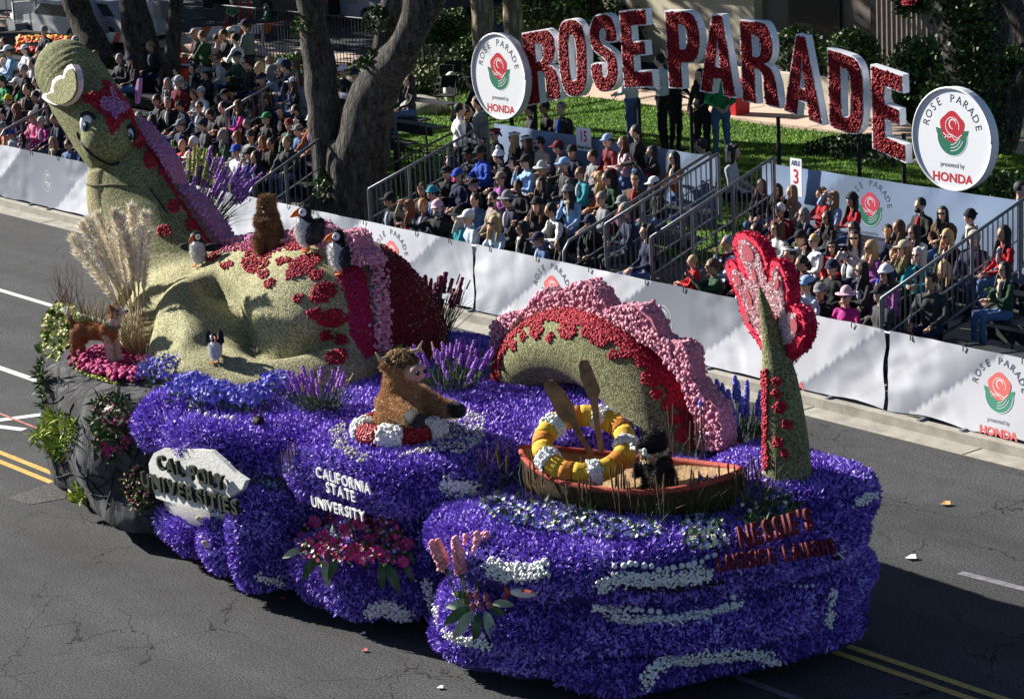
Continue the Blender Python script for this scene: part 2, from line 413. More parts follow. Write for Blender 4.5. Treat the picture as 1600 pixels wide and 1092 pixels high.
# litter on the road
for i, (x, y, c, lab, s) in enumerate([(1478, 788, (.5, .3, .12), 'curled brown leaf lying on the asphalt right of the float', .13), (1424, 872, (.8, .8, .8), 'white paper scrap at the edge of the float shadow', .13),
    (441, 935, (.5, .05, .06), 'red petal on the asphalt below the magenta flower cluster', .07), (570, 1016, (.5, .08, .1), 'red petal on the asphalt left of the front corner', .07), (688, 1074, (.8, .8, .8), 'white petal on the asphalt near the bottom edge', .07), (567, 990, (.7, .7, .75), 'pale petal in the shade under the floral skirt', .07),
    (1320, 598, (.85, .85, .85), 'white scrap lying in the gutter right of the tail', .06)]):
    p = at(x, y, Z=.012); mb = MB()
    mb.add([(-.5, -.3, 0), (.1, -.5, .15), (.5, .1, .1), (.1, .45, .3), (-.4, .3, .2), (0, 0, 0)], [(0, 1, 5), (1, 2, 5), (2, 3, 5), (3, 4, 5), (4, 0, 5)])
    o = mb.build('fallen_leaf' if i == 0 else 'petal' if 1 < i < 6 else 'paper_scrap', M('litter%d' % i, c), loc=p); o.scale = (s, s, s); tag(o, lab, 'litter')
# lawn, path, beds behind the stands
m_grass = M('grass_base', (.06, .13, .01), rough=1, nz=(1.2, .35), bump=(30, .6))
lawn = MB()
nx, ny = 46, 30
def lawn_z(x, y):
    return .06 + .06 * math.sin(x * .6 + y * .3) + max(0, min(1, (y - 6) / 6)) * .12
for j in range(ny + 1):
    for i in range(nx + 1):
        x = -26 + i * 30 / nx; y = 5.35 + j * 11 / ny; lawn.v.append((x, y, lawn_z(x, y)))
for j in range(ny):
    for i in range(nx):
        a = j * (nx + 1) + i; lawn.f.append((a, a + 1, a + nx + 2, a + nx + 1)); lawn.m.append(0); lawn.t.append(.5)
tag(lawn.build('lawn', m_grass, smooth=True), kind='structure')
lv, lt = lawn.arrays()
p, q = pts_on(lv, lt, 105000, keep=lambda p, q: (p[:, 0] > -22) & (p[:, 0] < 2))
o = scatter('grass_blades', p, q, T_BLADE, (.035, .075), .5, M('grass_blade', (.1, .2, .02), tint=[(.07, .15, .004), (.17, .33, .01), (.30, .46, .03)], rough=.7), width=3.2); tag(o, 'bright green mown grass of the lawn behind the stands', 'grass')
mb = MB(); mb.box((-15, 17.3, .02), (70, 1.7, .3)); w_ = mb.build('footpath', M('peach_concrete', (.55, .42, .32), rough=.9, nz=(2, .2), bump=(40, .2))); tag(w_, kind='structure')
for i in range(14):
    mb = MB(); mb.box((-34 + i * 3, 17.3, .172), (.02, 1.68, .004)); mb.build('joint', MATS['joint_dark'], w_)
tag(grid_sheet('car_park', -120, -24, 17, 60, .012, m_asph2), kind='structure')
tag(grid_sheet('planting_bed', 3.2, 40, 5.4, 17, .05, m_soil), kind='structure')
def bark_mat(name, a, b, sc=5):
    m = bpy.data.materials.new(name); m.use_nodes = True; nt = m.node_tree; N = nt.nodes; L = nt.links; bs = N['Principled BSDF']; bs.inputs['Roughness'].default_value = .95; bs.inputs['Specular IOR Level'].default_value = .15
    tc = N.new('ShaderNodeTexCoord'); mp = N.new('ShaderNodeMapping'); mp.inputs['Scale'].default_value = (sc, sc, sc * .28); L.new(tc.outputs['Object'], mp.inputs[0])
    n = N.new('ShaderNodeTexNoise'); n.inputs['Scale'].default_value = 1.2; n.inputs['Detail'].default_value = 8; n.inputs['Roughness'].default_value = .7; L.new(mp.outputs[0], n.inputs['Vector'])
    vo = N.new('ShaderNodeTexVoronoi'); vo.feature = 'DISTANCE_TO_EDGE'; vo.inputs['Scale'].default_value = 2.2; ad = N.new('ShaderNodeVectorMath'); ad.operation = 'MULTIPLY_ADD'; ad.inputs[1].default_value = (.7, .7, .7); L.new(n.outputs['Color'], ad.inputs[0]); L.new(mp.outputs[0], ad.inputs[2]); L.new(ad.outputs[0], vo.inputs['Vector'])
    cr = N.new('ShaderNodeValToRGB'); cr.color_ramp.elements[0].position = .02; cr.color_ramp.elements[0].color = (*[c * .25 for c in a], 1); cr.color_ramp.elements[1].position = .35; cr.color_ramp.elements[1].color = (*a, 1); L.new(vo.outputs['Distance'], cr.inputs[0])
    mx = N.new('ShaderNodeMixRGB'); mx.inputs[2].default_value = (*b, 1); mr = N.new('ShaderNodeMapRange'); mr.inputs[1].default_value = .4; mr.inputs[2].default_value = .7; L.new(n.outputs[0], mr.inputs[0]); L.new(mr.outputs[0], mx.inputs[0]); L.new(cr.outputs[0], mx.inputs[1]); L.new(mx.outputs[0], bs.inputs['Base Color'])
    bp = N.new('ShaderNodeBump'); bp.inputs['Strength'].default_value = 1; bp.inputs['Distance'].default_value = .08; ml = N.new('ShaderNodeMath'); ml.operation = 'MINIMUM'; ml.inputs[1].default_value = .3; L.new(vo.outputs['Distance'], ml.inputs[0]); L.new(ml.outputs[0], bp.inputs['Height']); L.new(bp.outputs[0], bs.inputs['Normal'])
    MATS[name] = m; return m
# ================================================================== THE FLOAT: hull of floral tiers
def speck(name, cols, scale=45, rough=.85, big=.18, bstr=.6, bd=.02):
    m = bpy.data.materials.new(name); m.use_nodes = True; nt = m.node_tree; N = nt.nodes; L = nt.links; b = N['Principled BSDF']
    b.inputs['Roughness'].default_value = rough; b.inputs['Specular IOR Level'].default_value = .2
    tc = N.new('ShaderNodeTexCoord'); vo = N.new('ShaderNodeTexVoronoi'); vo.inputs['Scale'].default_value = scale
    L.new(tc.outputs['Object'], vo.inputs['Vector'])
    cr = N.new('ShaderNodeValToRGB'); e = cr.color_ramp.elements
    while len(e) < len(cols): e.new(.5)
    for i, c in enumerate(cols): e[i].position = .15 + .7 * i / (len(cols) - 1); e[i].color = (*c, 1)
    sp = N.new('ShaderNodeSeparateColor'); L.new(vo.outputs['Color'], sp.inputs[0]); L.new(sp.outputs[0], cr.inputs[0])
    n = N.new('ShaderNodeTexNoise'); n.inputs['Scale'].default_value = 1.6; n.inputs['Detail'].default_value = 5; L.new(tc.outputs['Object'], n.inputs['Vector'])
    mr = N.new('ShaderNodeMapRange'); mr.inputs[1].default_value = .3; mr.inputs[2].default_value = .7; mr.inputs[3].default_value = 1 - big; mr.inputs[4].default_value = 1 + big
    L.new(n.outputs[0], mr.inputs[0])
    mx = N.new('ShaderNodeMixRGB'); mx.blend_type = 'MULTIPLY'; mx.inputs[0].default_value = 1; L.new(cr.outputs[0], mx.inputs[1]); L.new(mr.outputs[0], mx.inputs[2])
    L.new(mx.outputs[0], b.inputs['Base Color'])
    bp = N.new('ShaderNodeBump'); bp.inputs['Strength'].default_value = bstr; bp.inputs['Distance'].default_value = bd
    L.new(vo.outputs['Distance'], bp.inputs['Height']); bp.invert = True; L.new(bp.outputs[0], b.inputs['Normal'])
    MATS[name] = m; return m
m_pea = speck('split_pea', [(.065, .072, .025), (.15, .16, .068), (.29, .285, .15)], 78, bd=.012)
m_seed = speck('seed_body', [(.14, .135, .055), (.27, .26, .13), (.46, .43, .27)], 78, bd=.012)
m_tan = speck('coconut_tan', [(.26, .23, .11), (.38, .34, .19)], 60, big=.3)
m_rock = M('rock_seed', (.075, .075, .08), rough=.95, nz=(7, .45), bump=(5, .9, 'noise', .06))
m_black = M('matt_black', (.012, .012, .014), rough=.8)
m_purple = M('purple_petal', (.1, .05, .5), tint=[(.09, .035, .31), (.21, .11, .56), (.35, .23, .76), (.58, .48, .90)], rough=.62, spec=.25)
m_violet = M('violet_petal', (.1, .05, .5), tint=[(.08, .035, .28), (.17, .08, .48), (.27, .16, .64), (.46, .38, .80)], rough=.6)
m_blueviolet = M('deep_blue_base', (.03, .018, .16), rough=.9)
m_whitef = M('white_petal', (.72, .72, .68), tint=[(.55, .55, .5), (.72, .72, .68), (.85, .85, .82)], rough=.7)
m_baby = M('babys_breath', (.5, .52, .42), tint=[(.2, .24, .12), (.55, .56, .48), (.8, .8, .74)], rough=.8)
m_wbase = M('white_base', (.6, .6, .57), rough=.9, nz=(20, .2), bump=(60, .6))
m_pink = M('pink_carnation', (.7, .3, .4), tint=[(.58, .20, .30), (.72, .32, .40), (.80, .42, .50)], rough=.65, bump=(130, .8))
m_orchid = M('orchid_carnation', (.5, .2, .45), tint=[(.42, .14, .36), (.55, .24, .50), (.66, .34, .60)], rough=.65, bump=(130, .8))
m_red = M('red_carnation', (.45, .01, .03), tint=[(.30, .004, .018), (.46, .012, .035), (.60, .02, .06)], rough=.6, bump=(130, .8))
m_crim = M('crimson_carnation', (.35, .01, .04), tint=[(.26, .003, .016), (.42, .006, .035), (.54, .012, .06)], rough=.65, bump=(130, .8))
m_mag = M('magenta_carnation', (.4, .01, .15), tint=[(.28, .004, .06), (.45, .02, .14), (.50, .04, .25)], rough=.65, bump=(130, .8))
m_redbase = M('red_base', (.22, .004, .012), rough=.9, bump=(60, .6))
m_pinkbase = M('pink_base', (.45, .16, .22), rough=.9, bump=(60, .6))

flo = empty('parade_float', (7, -7, 0), 'long parade float covered in purple flowers with lake, rock and lettering on the street', 'float')

def outline_n(pts, n=6):
    o = catmull([(a, b, 0) for a, b in pts], n, True); o = [Vector((p.x, p.y)) for p in o]; N = len(o); nn = []
    A = sum(o[i].x * o[(i + 1) % N].y - o[(i + 1) % N].x * o[i].y for i in range(N))
    for i in range(N):
        t = (o[(i + 1) % N] - o[i - 1]).normalized(); v = Vector((t.y, -t.x)); nn.append(v if A > 0 else -v)
    if A < 0: o.reverse(); nn.reverse()
    return o, nn
def pillow(pts, prof, wave=0.0, wl=7, seed=0):
    """closed solid: prof = [(inset, z)...] from bottom to top"""
    o, nn = outline_n(pts); N = len(o); mb = MB(); c = sum(o, Vector((0, 0))) / N
    for k, (ins, z) in enumerate(prof):
        for i in range(N):
            w = wave * 1.5 * (math.sin(2 * PI * i * wl / N + seed) + .5 * noise.noise(Vector((o[i].x * 1.3, o[i].y * 1.3, z * 2 + seed))) * 2)
            p = o[i] - nn[i] * (ins - w)
            mb.v.append((p.x, p.y, z + .03 * noise.noise(Vector((p.x * 1.1, p.y * 1.1, seed)))))
    for k in range(len(prof) - 1):
        for i in range(N):
            mb.f.append((k * N + i, k * N + (i + 1) % N, (k + 1) * N + (i + 1) % N, (k + 1) * N + i)); mb.m.append(0); mb.t.append(.5)
    for base, rev in ((0, True), ((len(prof) - 1) * N, False)):
        mb.v.append((c.x, c.y, prof[0][1] if rev else prof[-1][1])); ci = len(mb.v) - 1
        for i in range(N):
            a, b2 = base + i, base + (i + 1) % N
            mb.f.append((b2, a, ci) if rev else (a, b2, ci)); mb.m.append(0); mb.t.append(.5)
    return mb
def lip(z0, z1, b=.22, d=.28):     # bulging profile between z0 and z1
    h = z1 - z0
    return [(d, z0), (.08, z0 + .06 * h), (0, z0 + .3 * h), (-.03, z0 + .55 * h), (0, z0 + .75 * h), (b * .35, z0 + .92 * h), (b, z1), (b * 2.6, z1 + .03)]
hull = []
def flat_plate(name, poly, anchor, nrm, th, mat, parent, holes=()):
    """a plate with thickness th whose face lies in the plane (anchor, nrm)"""
    n = Vector(nrm).normalized(); ux = Vector((-n.y, n.x, 0)).normalized() if abs(n.z) < .95 else Vector((1, 0, 0)); uy = n.cross(ux).normalized()
    def pt(a, b):
        d = ray(a, b); t = (Vector(anchor) - CAM).dot(n) / d.dot(n); w = CAM + d * t - Vector(anchor); return (w.dot(ux), w.dot(uy))
    lp = [[pt(a, b) for a, b in poly]] + [[pt(a, b) for a, b in h] for h in holes]
    mb = MB(); mb.prism(lp, anchor, ux, uy, th, uz=n); return mb, mb.build(name, mat, parent)
flat = flat_plate
def tier(name, pts, prof, mats, wave=.04, wl=7, seed=0, petals=(m_purple, 2050), psize=(.038, .07), tilt=.65, smooth=True):
    mb = pillow(pts, prof, wave, wl, seed); o = mb.build(name, mats, flo, smooth=smooth); hull.append(mb)
    if petals:
        v, t = mb.arrays(); n = int(area_of(v, t) * petals[1])
        def keep(p, q):      # only where it can be seen from the street side and is not deep inside
            return (p[:, 2] > .1) & (q[:, 2] > -.6) & ((q[:, 2] > .3) | (q[:, 1] < .15) | (q[:, 0] > .55))
        p, q = pts_on(v, t, n, keep)
        scatter('petals', p, q, T_PETAL, psize, tilt, petals[0], flo, width=.72)
    return mb
B = m_blueviolet
# dark underside
pillow([(2, -9), (6, -9.1), (9, -8.7), (11.2, -8.5), (12.0, -7), (11.6, -5.9), (9, -5.4), (2, -5)], [(.1, .06), (0, .12), (0, .5)], 0).build('chassis_skirt', m_black, flo)
tier('flower_bank', [(4.3, -9.45), (5.2, -9.75), (6.2, -9.65), (7.0, -9.2), (7.3, -8), (7.2, -5), (4.0, -5), (3.6, -8.4)], lip(1.36, 1.9), B, wl=5, seed=1)
tier('flower_bank', [(4.35, -9.3), (5.1, -9.55), (6.1, -9.5), (6.9, -9.1), (7.1, -8), (7.0, -5), (4.2, -5), (4.0, -8.4)], [(.2, .5), (.04, .6), (0, .9), (0, 1.35)], m_wbase, wave=0, petals=None)
tier('flower_bank', [(4.35, -9.3), (4.9, -9.6), (5.4, -9.5), (5.6, -9.1), (5.3, -8.3), (4.6, -8.4)], lip(.14, .62), B, wl=3, seed=2)
tier('flower_bank', [(5.62, -9.5), (5.85, -9.75), (6.2, -9.6), (6.3, -9.1), (6.0, -8.6), (5.6, -8.8)], lip(.12, .78), B, wl=2, seed=3)
tier('flower_bank', [(6.3, -9.5), (6.6, -9.78), (7.0, -9.7), (7.2, -9.2), (7.0, -8.4), (6.4, -8.5)], lip(.12, 1.3), B, wl=2, seed=4)
tier('flower_bank', [(7.0, -9.0), (7.6, -9.45), (8.5, -9.35), (9.15, -9.0), (9.6, -8.4), (9.55, -7.4), (9.8, -6.4), (10.1, -5.3), (6.6, -5.1), (6.6, -8)], lip(1.35, 1.95), B, wl=5, seed=5)
tier('flower_bank', [(7.1, -8.8), (7.7, -9.15), (8.5, -9.1), (9.1, -8.8), (9.4, -8.2), (9.6, -5.6), (7, -5.4)], [(.3, .3), (.15, .5), (.12, 1.45)], B, wave=.04, petals=(m_purple, 900))
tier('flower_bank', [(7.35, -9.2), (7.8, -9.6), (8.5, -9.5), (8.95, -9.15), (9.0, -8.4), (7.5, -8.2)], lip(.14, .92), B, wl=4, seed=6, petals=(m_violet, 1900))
# the front of the float: lips of purple over shaded bands
F0 = [(9.4, -8.5), (9.62, -9.15), (10.4, -9.5), (11.3, -9.25), (12.15, -8.8), (12.65, -8.05), (12.85, -6.95), (12.75, -6.0), (12.3, -5.4), (11.4, -5.25), (9.6, -5.3), (9.4, -6.5)]
def shr(pts, d):
    c = Vector((11.2, -7)); return [tuple(Vector(p) - (Vector(p) - c).normalized() * d) for p in pts]
tier('flower_bank', F0, lip(1.05, 1.6), B, wl=4, seed=7, wave=.05)
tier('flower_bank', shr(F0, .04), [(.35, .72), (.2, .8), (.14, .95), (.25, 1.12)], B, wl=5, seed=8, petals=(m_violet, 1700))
tier('flower_bank', shr(F0, -.02), lip(.42, .84, .16), B, wl=4, seed=9, wave=.05, petals=(m_purple, 1900))
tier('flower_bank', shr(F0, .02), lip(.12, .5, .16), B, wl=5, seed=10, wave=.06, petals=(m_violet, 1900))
tier('flower_bank', [(10.35, -9.15), (10.8, -9.3), (11.3, -9.15), (11.5, -8.7), (10.9, -8.4), (10.2, -8.7)], lip(.14, .52), B, wl=2, seed=11)
tier('flower_bank', [(11.1, -6.8), (12.0, -7.1), (12.65, -6.7), (12.8, -6.1), (12.4, -5.5), (11.6, -5.3), (10.9, -5.4), (10.8, -6)], lip(1.3, 1.82, .18), B, wl=3, seed=12)
PANEL = [(232, 724), (240, 708), (256, 700), (290, 701), (330, 704), (348, 720), (366, 738), (384, 750), (378, 764), (362, 775), (345, 788), (328, 797), (290, 790), (262, 784), (244, 778), (236, 755)]
# rock
def fold(mb, amp):
    out = []
    for v in mb.v:
        p = Vector(v); n = noise.noise(p * 1.3) + .5 * abs(noise.noise(Vector((p.x * 3, p.y * 3, p.z * 1.2 + 5))))
        c = Vector((2.6, -7, p.z)); d = (p - c).normalized() if (p - c).length > .01 else Vector((0, 0, 1)); out.append(tuple(p + d * n * amp))
    mb.v = out
rk = pillow([(.75, -8.0), (1.2, -9.0), (2.2, -9.5), (3.4, -9.65), (4.4, -9.5), (4.7, -8.5), (4.4, -5), (2.5, -4.6), (.9, -4.8), (.4, -6.6)],
            [(.15, .22)] + [(.02 + .1 * (z - 1) ** 2, z) for z in (.3, .45, .6, .8, 1.0, 1.2, 1.4, 1.55, 1.65)] + [(.28, 1.76), (.5, 1.82), (1.0, 1.85)], .06, 6, 3)
fold(rk, .2); hull.append(rk)
rko = rk.build('rock_base', bark_mat('rock_plates', (.085, .085, .09), (.13, .13, .135), 1.7), flo, smooth=True)
# raised cracked plates on the rock: dark crease lines
bv_rock = BVHTree.FromPolygons(rk.v, rk.f)
# rock crease tubes
for k in range(46):
    x0 = random.uniform(70, 235); y0 = random.uniform(585, 800); pts = []; a = random.uniform(-.6, 2.2)
    for s in range(7):
        h = bv_rock.ray_cast(CAM, ray(x0, y0))[0]
        if h is None: break
        pts.append(h); x0 += 9 * math.cos(a); y0 += 9 * math.sin(a) + 1; a += random.uniform(-.45, .45)
    if len(pts) > 3:
        mb = MB(); mb.tube(pts, [.004] + [.014] * (len(pts) - 2) + [.004], 5); mb.build('crease', m_black, rko, world_xf=True)

for hm__ in hull[:-1]:      # stray blooms of other kinds among the purple
    v, t = hm__.arrays(); p, q = pts_on(v, t, 46, lambda p, q: (p[:, 2] > .2) & ((q[:, 1] < .1) | (q[:, 2] > .4)))
    scatter('stray_blossoms', p + q * .03, q, T_STAR, (.04, .07), .5, M('stray_bloom', (.4, .3, .6), tint=[(.16, .03, .22), (.42, .36, .72), (.62, .6, .75), (.3, .06, .3)], rough=.6), flo)
# ================================================================== THE SEA SERPENT
nes = empty('sea_serpent', (4, -6.5, 1.8), 'huge smiling green sea serpent with red spots and pink crest riding the float', 'sculpture')
def P(x, y, Y): return at(x, y, Y=Y)
def spine(mb, lst, Y, n=24, sub=5, sy=1.0, mod=None, **k):
    pts = [P(a, b, Y if not hasattr(Y, '__call__') else Y(i)) for i, (a, b, r) in enumerate(lst)]
    rad = [r / pxm(p) for (a, b, r), p in zip(lst, pts)]
    cp = catmull([(*p,) for p in pts], sub); cr = catmull([(r, 0, 0) for r in rad], sub)
    rr = [c.x for c in cr]
    if mod: rr = [mod(i / (len(rr) - 1), r) for i, r in enumerate(rr)]
    mb.tube(cp, [(r, r * sy) for r in rr], n, flat=(0, 0, 1) if False else None, **k); return cp, rr
# body and neck
nb = MB()
spine(nb, [(184, 240, 52), (205, 285, 68), (227, 330, 76), (258, 380, 83), (297, 440, 90), (380, 520, 80)], -6.8)
nb.ell((3.2, -6.5, 1.5), (2.24, 1.64, 1.74), nu=32, nv=20)
nb.ell((4.2, -6.5, 1.8), (1.52, 1.4, 1.62), nu=28, nv=18)
nb.ell((2.0, -7.0, 1.9), (1.2, 1.2, 1.0), nu=24, nv=14)
# flipper: a thigh with a deep fold, and the flat paddle lying on the deck
nb.cap((2.55, -7.5, 2.42), (3.7, -8.15, 2.05), .43, .3, 20)
nb.cap((2.6, -7.6, 2.38), (3.1, -8.2, 1.95), .44, .38, 20)
nb.ell((4.5, -8.0, 1.98), (1.35, .62, .2), rot=Matrix.Rotation(.3, 3, 'Z'), nu=28, nv=12)
nb.ell((4.35, -7.35, 1.95), (1.5, 1.1, .5), nu=28, nv=12)
nb.ell((3.9, -8.3, 1.98), (.85, .5, .26), nu=20, nv=12)
body_me = remesh(nb, .055, 22, 'body')
def carve(me, path, rad, dep):      # press a soft fold into the sculpted skin
    tmp = BVHTree.FromPolygons([v.co.copy() for v in me.vertices], [tuple(p.vertices) for p in me.polygons]); pts = []
    for a, b, *_ in catmull([(x, y, 0) for x, y in path], 6):
        h = tmp.ray_cast(CAM, ray(a, b))
        if h[0] is not None: pts.append((h[0], h[1]))
    for v in me.vertices:
        d, n = min(((v.co - p).length, n) for p, n in pts) if len(pts) < 2 else min(((v.co - p).length, i) for i, (p, _) in enumerate(pts))
        if d < rad * 2.2: v.co -= pts[n][1] * dep * math.exp(-(d / rad) ** 2)
    me.update()
carve(body_me, [(322, 440), (345, 462), (362, 495), (385, 525), (420, 540), (470, 535), (520, 515)], .16, .3)
carve(body_me, [(292, 452), (290, 490), (300, 530)], .2, -.1)
body_me.materials.append(m_seed); body_me.materials.append(m_pea)
idx = []
for p in body_me.polygons:
    x, y = proj(p.center); idx.append(1 if (p.center.z > 2.35 and x < 245 + (y - 430) * .5 + 90 and y < 395) or p.center.z > 3.55 else 0)
body_me.polygons.foreach_set('material_index', idx)
body = link('body', body_me, nes, world_xf=True)
# head with its ridged crown
hb = MB()
spine(hb, [(106, 114, 50), (118, 130, 53), (136, 160, 54), (158, 195, 54), (176, 226, 52), (190, 250, 48)], -6.9, n=40, sub=16,
      mod=lambda t, r: r * (1 + (.045 * math.sin(t * 2 * PI * 17) * max(0, 1 - t * 2.6))))
c0 = P(104, 112, -6.9); hb.ell(c0, (.45, .44, .45), nu=24, nv=14)
hb.ell(P(166, 220, -7.12), (.36, .34, .38), nu=24, nv=14)
hb.ell(P(140, 205, -7.05), (.30, .28, .38), nu=24, nv=14)
head_me = remesh(hb, .028, 4, 'head', [m_pea]); head = link('head', head_me, nes, world_xf=True)
# paler chest plate under the chin
cb = MB(); spine(cb, [(166, 262, 30), (172, 290, 38), (182, 330, 44), (205, 385, 50), (240, 450, 60)], -7.12)
chest_me = remesh(cb, .04, 4, 'chest', [m_tan]); link('chest', chest_me, nes, world_xf=True)
# hump
hm = MB()
spine(hm, [(812, 700, 60), (812, 640, 60), (824, 585, 58), (856, 548, 60), (905, 538, 62), (953, 556, 64), (996, 594, 63), (1030, 642, 62), (1052, 695, 60), (1060, 745, 60)], -5.9, n=28)
hump_me = remesh(hm, .05, 4, 'hump', [m_pea]); link('hump', hump_me, nes, world_xf=True)
# tail
tb = MB()
spine(tb, [(1185, 446, 3), (1192, 470, 8), (1201, 505, 13), (1209, 545, 19), (1217, 585, 27), (1223, 635, 32), (1228, 690, 36), (1231, 745, 39), (1232, 765, 40)], -6.35, n=24)
tail_me = remesh(tb, .03, 4, 'tail', [m_pea]); link('tail', tail_me, nes, world_xf=True)

def bvh_of(*meshes):
    v = []; f = []
    for m in meshes:
        o = len(v)
        if isinstance(m, MB): v += m.v; f += [tuple(i + o for i in q) for q in m.f]
        else: v += [tuple(a.co) for a in m.vertices]; f += [tuple(i + o for i in p.vertices) for p in m.polygons]
    return BVHTree.FromPolygons([Vector(a) for a in v], f)
pm_, po_ = flat_plate('sign_panel', PANEL, P(300, 745, -9.84), (0, -1, .05), .06, m_wbase, flo)
v, t = pm_.arrays(); p, q = pts_on(v, t, 5200, keep=lambda p, q: q[:, 1] < -.3); scatter('petals', p, q, T_PUFF, (.016, .028), .8, m_whitef, po_, lift=.1)
hull.append(pm_)
BV = bvh_of(body_me, head_me, chest_me, hump_me, tail_me)
BH = bvh_of(*hull)
BALL = bvh_of(body_me, head_me, chest_me, hump_me, tail_me, *hull)
def hit(x, y, bv=None):
    h = (bv or BALL).ray_cast(CAM, ray(x, y))
    return (h[0], h[1]) if h[0] is not None else None
def inpoly(x, y, poly):
    c = False; j = len(poly) - 1
    for i in range(len(poly)):
        xi, yi = poly[i]; xj, yj = poly[j]
        if (yi > y) != (yj > y) and x < (xj - xi) * (y - yi) / (yj - yi) + xi: c = not c
        j = i
    return c
def pix_pts(poly, step, bv=None, jit=.45):
    xs = [a for a, b in poly]; ys = [b for a, b in poly]; P_, Q_ = [], []; y = min(ys); r = 0
    while y <= max(ys):
        x = min(xs) + (step / 2 if r % 2 else 0)
        while x <= max(xs):
            a, b = x + random.uniform(-jit, jit) * step, y + random.uniform(-jit, jit) * step
            if inpoly(a, b, poly):
                h = hit(a, b, bv)
                if h: P_.append(h[0]); Q_.append(h[1])
            x += step
        y += step * .87; r += 1
    return np.array([tuple(p) for p in P_]).reshape(-1, 3), np.array([tuple(p) for p in Q_]).reshape(-1, 3)
def ellp(cx, cy, rx, ry, a=0, n=18, wob=.05):
    s = random.random() * 9
    return [(cx + math.cos(a) * rx * math.cos(t) * w - math.sin(a) * ry * math.sin(t) * w, cy + math.sin(a) * rx * math.cos(t) * w + math.cos(a) * ry * math.sin(t) * w)
            for i in range(n) for t in [2 * PI * i / n] for w in [1 + wob * math.sin(3 * t + s) + wob * .6 * math.sin(5 * t + s * 2)]]
def patch(name, poly, mat, step=4.6, size=(.036, .05), bv=None, kind=None, parent=None, lift=.25, tilt=.35):
    step *= .72
    p, q = pix_pts(poly, step, bv or BV)
    if len(p) < 16: return None
    return scatter(name, p, q, T_PUFF, size, tilt, mat, parent or nes, kind=kind, lift=lift)
for s in [(217, 220, 10, 13), (234, 249, 10, 16), (253, 269, 6, 7), (272, 322, 10, 11), (299, 351, 10, 10), (257, 362, 12, 9), (209, 197, 5, 8),
          (330, 402, 16, 7, -.2), (355, 414, 11, 6, -.4), (401, 407, 25, 18, -.45), (411, 429, 10, 7, -.5), (422, 442, 11, 7, -.5), (442, 407, 13, 6, -.3), (473, 415, 32, 14, -.55),
          (458, 384, 22, 9, .1), (495, 430, 13, 8, -.4), (505, 457, 23, 15, -.5), (466, 466, 10, 7, -.5), (491, 490, 12, 8, -.5), (519, 497, 25, 14, -.1), (510, 525, 10, 9), (534, 531, 11, 9), (526, 558, 19, 12, -.2)]:
    patch('spot', ellp(*s), m_red if s[1] < 380 else m_crim, 4.2, kind='stuff' if s[0] in (330, 458, 209) else None)
for s in [(839, 515, 11, 15, .3), (818, 525, 6, 8), (860, 526, 6, 8), (803, 540, 6, 9), (887, 516, 15, 14), (915, 521, 8, 7), (937, 528, 16, 14), (958, 555, 7, 8), (977, 552, 11, 9), (1001, 568, 7, 7),
          (1015, 592, 14, 14), (1026, 617, 9, 9), (1044, 632, 10, 11), (1054, 655, 8, 9), (1065, 680, 11, 13)]:
    patch('spot', ellp(*s), m_red, 4.2)
for s in [(1203, 577, 4, 6), (1214, 596, 7, 7), (1213, 615, 7, 7), (1219, 636, 9, 9), (1230, 663, 8, 7), (1221, 677, 5, 5), (1216, 691, 8, 8), (1226, 708, 6, 6)]:
    patch('spot', ellp(*s), m_red, 3.6)
# red bands below the crest
patch('red_band', [(203, 182), (212, 194), (249, 256), (267, 285), (302, 343), (335, 384), (330, 387), (297, 345), (263, 288), (245, 258), (208, 198)], m_crim, 3.4, kind='stuff')
patch('red_band', [(335, 385), (385, 376), (440, 384), (440, 396), (390, 392), (335, 396)], m_mag, 4, kind='stuff')
patch('red_band', [(522, 398), (560, 405), (574, 440), (582, 500), (592, 548), (572, 562), (548, 522), (545, 478), (530, 440), (528, 420)], M('crimson_magenta', (.4, .01, .1), tint=[(.36, .005, .03), (.45, .01, .06), (.48, .02, .16)], rough=.65, bump=(130, .8)), 4, kind='stuff')
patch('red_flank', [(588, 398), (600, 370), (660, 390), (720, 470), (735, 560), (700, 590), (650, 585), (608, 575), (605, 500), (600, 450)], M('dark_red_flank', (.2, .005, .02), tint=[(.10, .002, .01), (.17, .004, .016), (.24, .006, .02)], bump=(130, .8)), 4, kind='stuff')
patch('red_band', [(768, 598), (772, 560), (790, 518), (825, 490), (870, 478), (920, 482), (960, 496), (1000, 517), (1040, 547), (1072, 585), (1096, 630), (1108, 700), (1072, 700), (1062, 645), (1038, 606), (1010, 577), (978, 551), (936, 521), (898, 507), (852, 501), (818, 512), (797, 536), (784, 564), (779, 604)], m_red, 3.6, kind='stuff')
patch('red_band', [(1190, 580), (1199, 575), (1201, 620), (1199, 680), (1202, 732), (1192, 735), (1193, 660)], m_red, 3.6, kind='stuff')
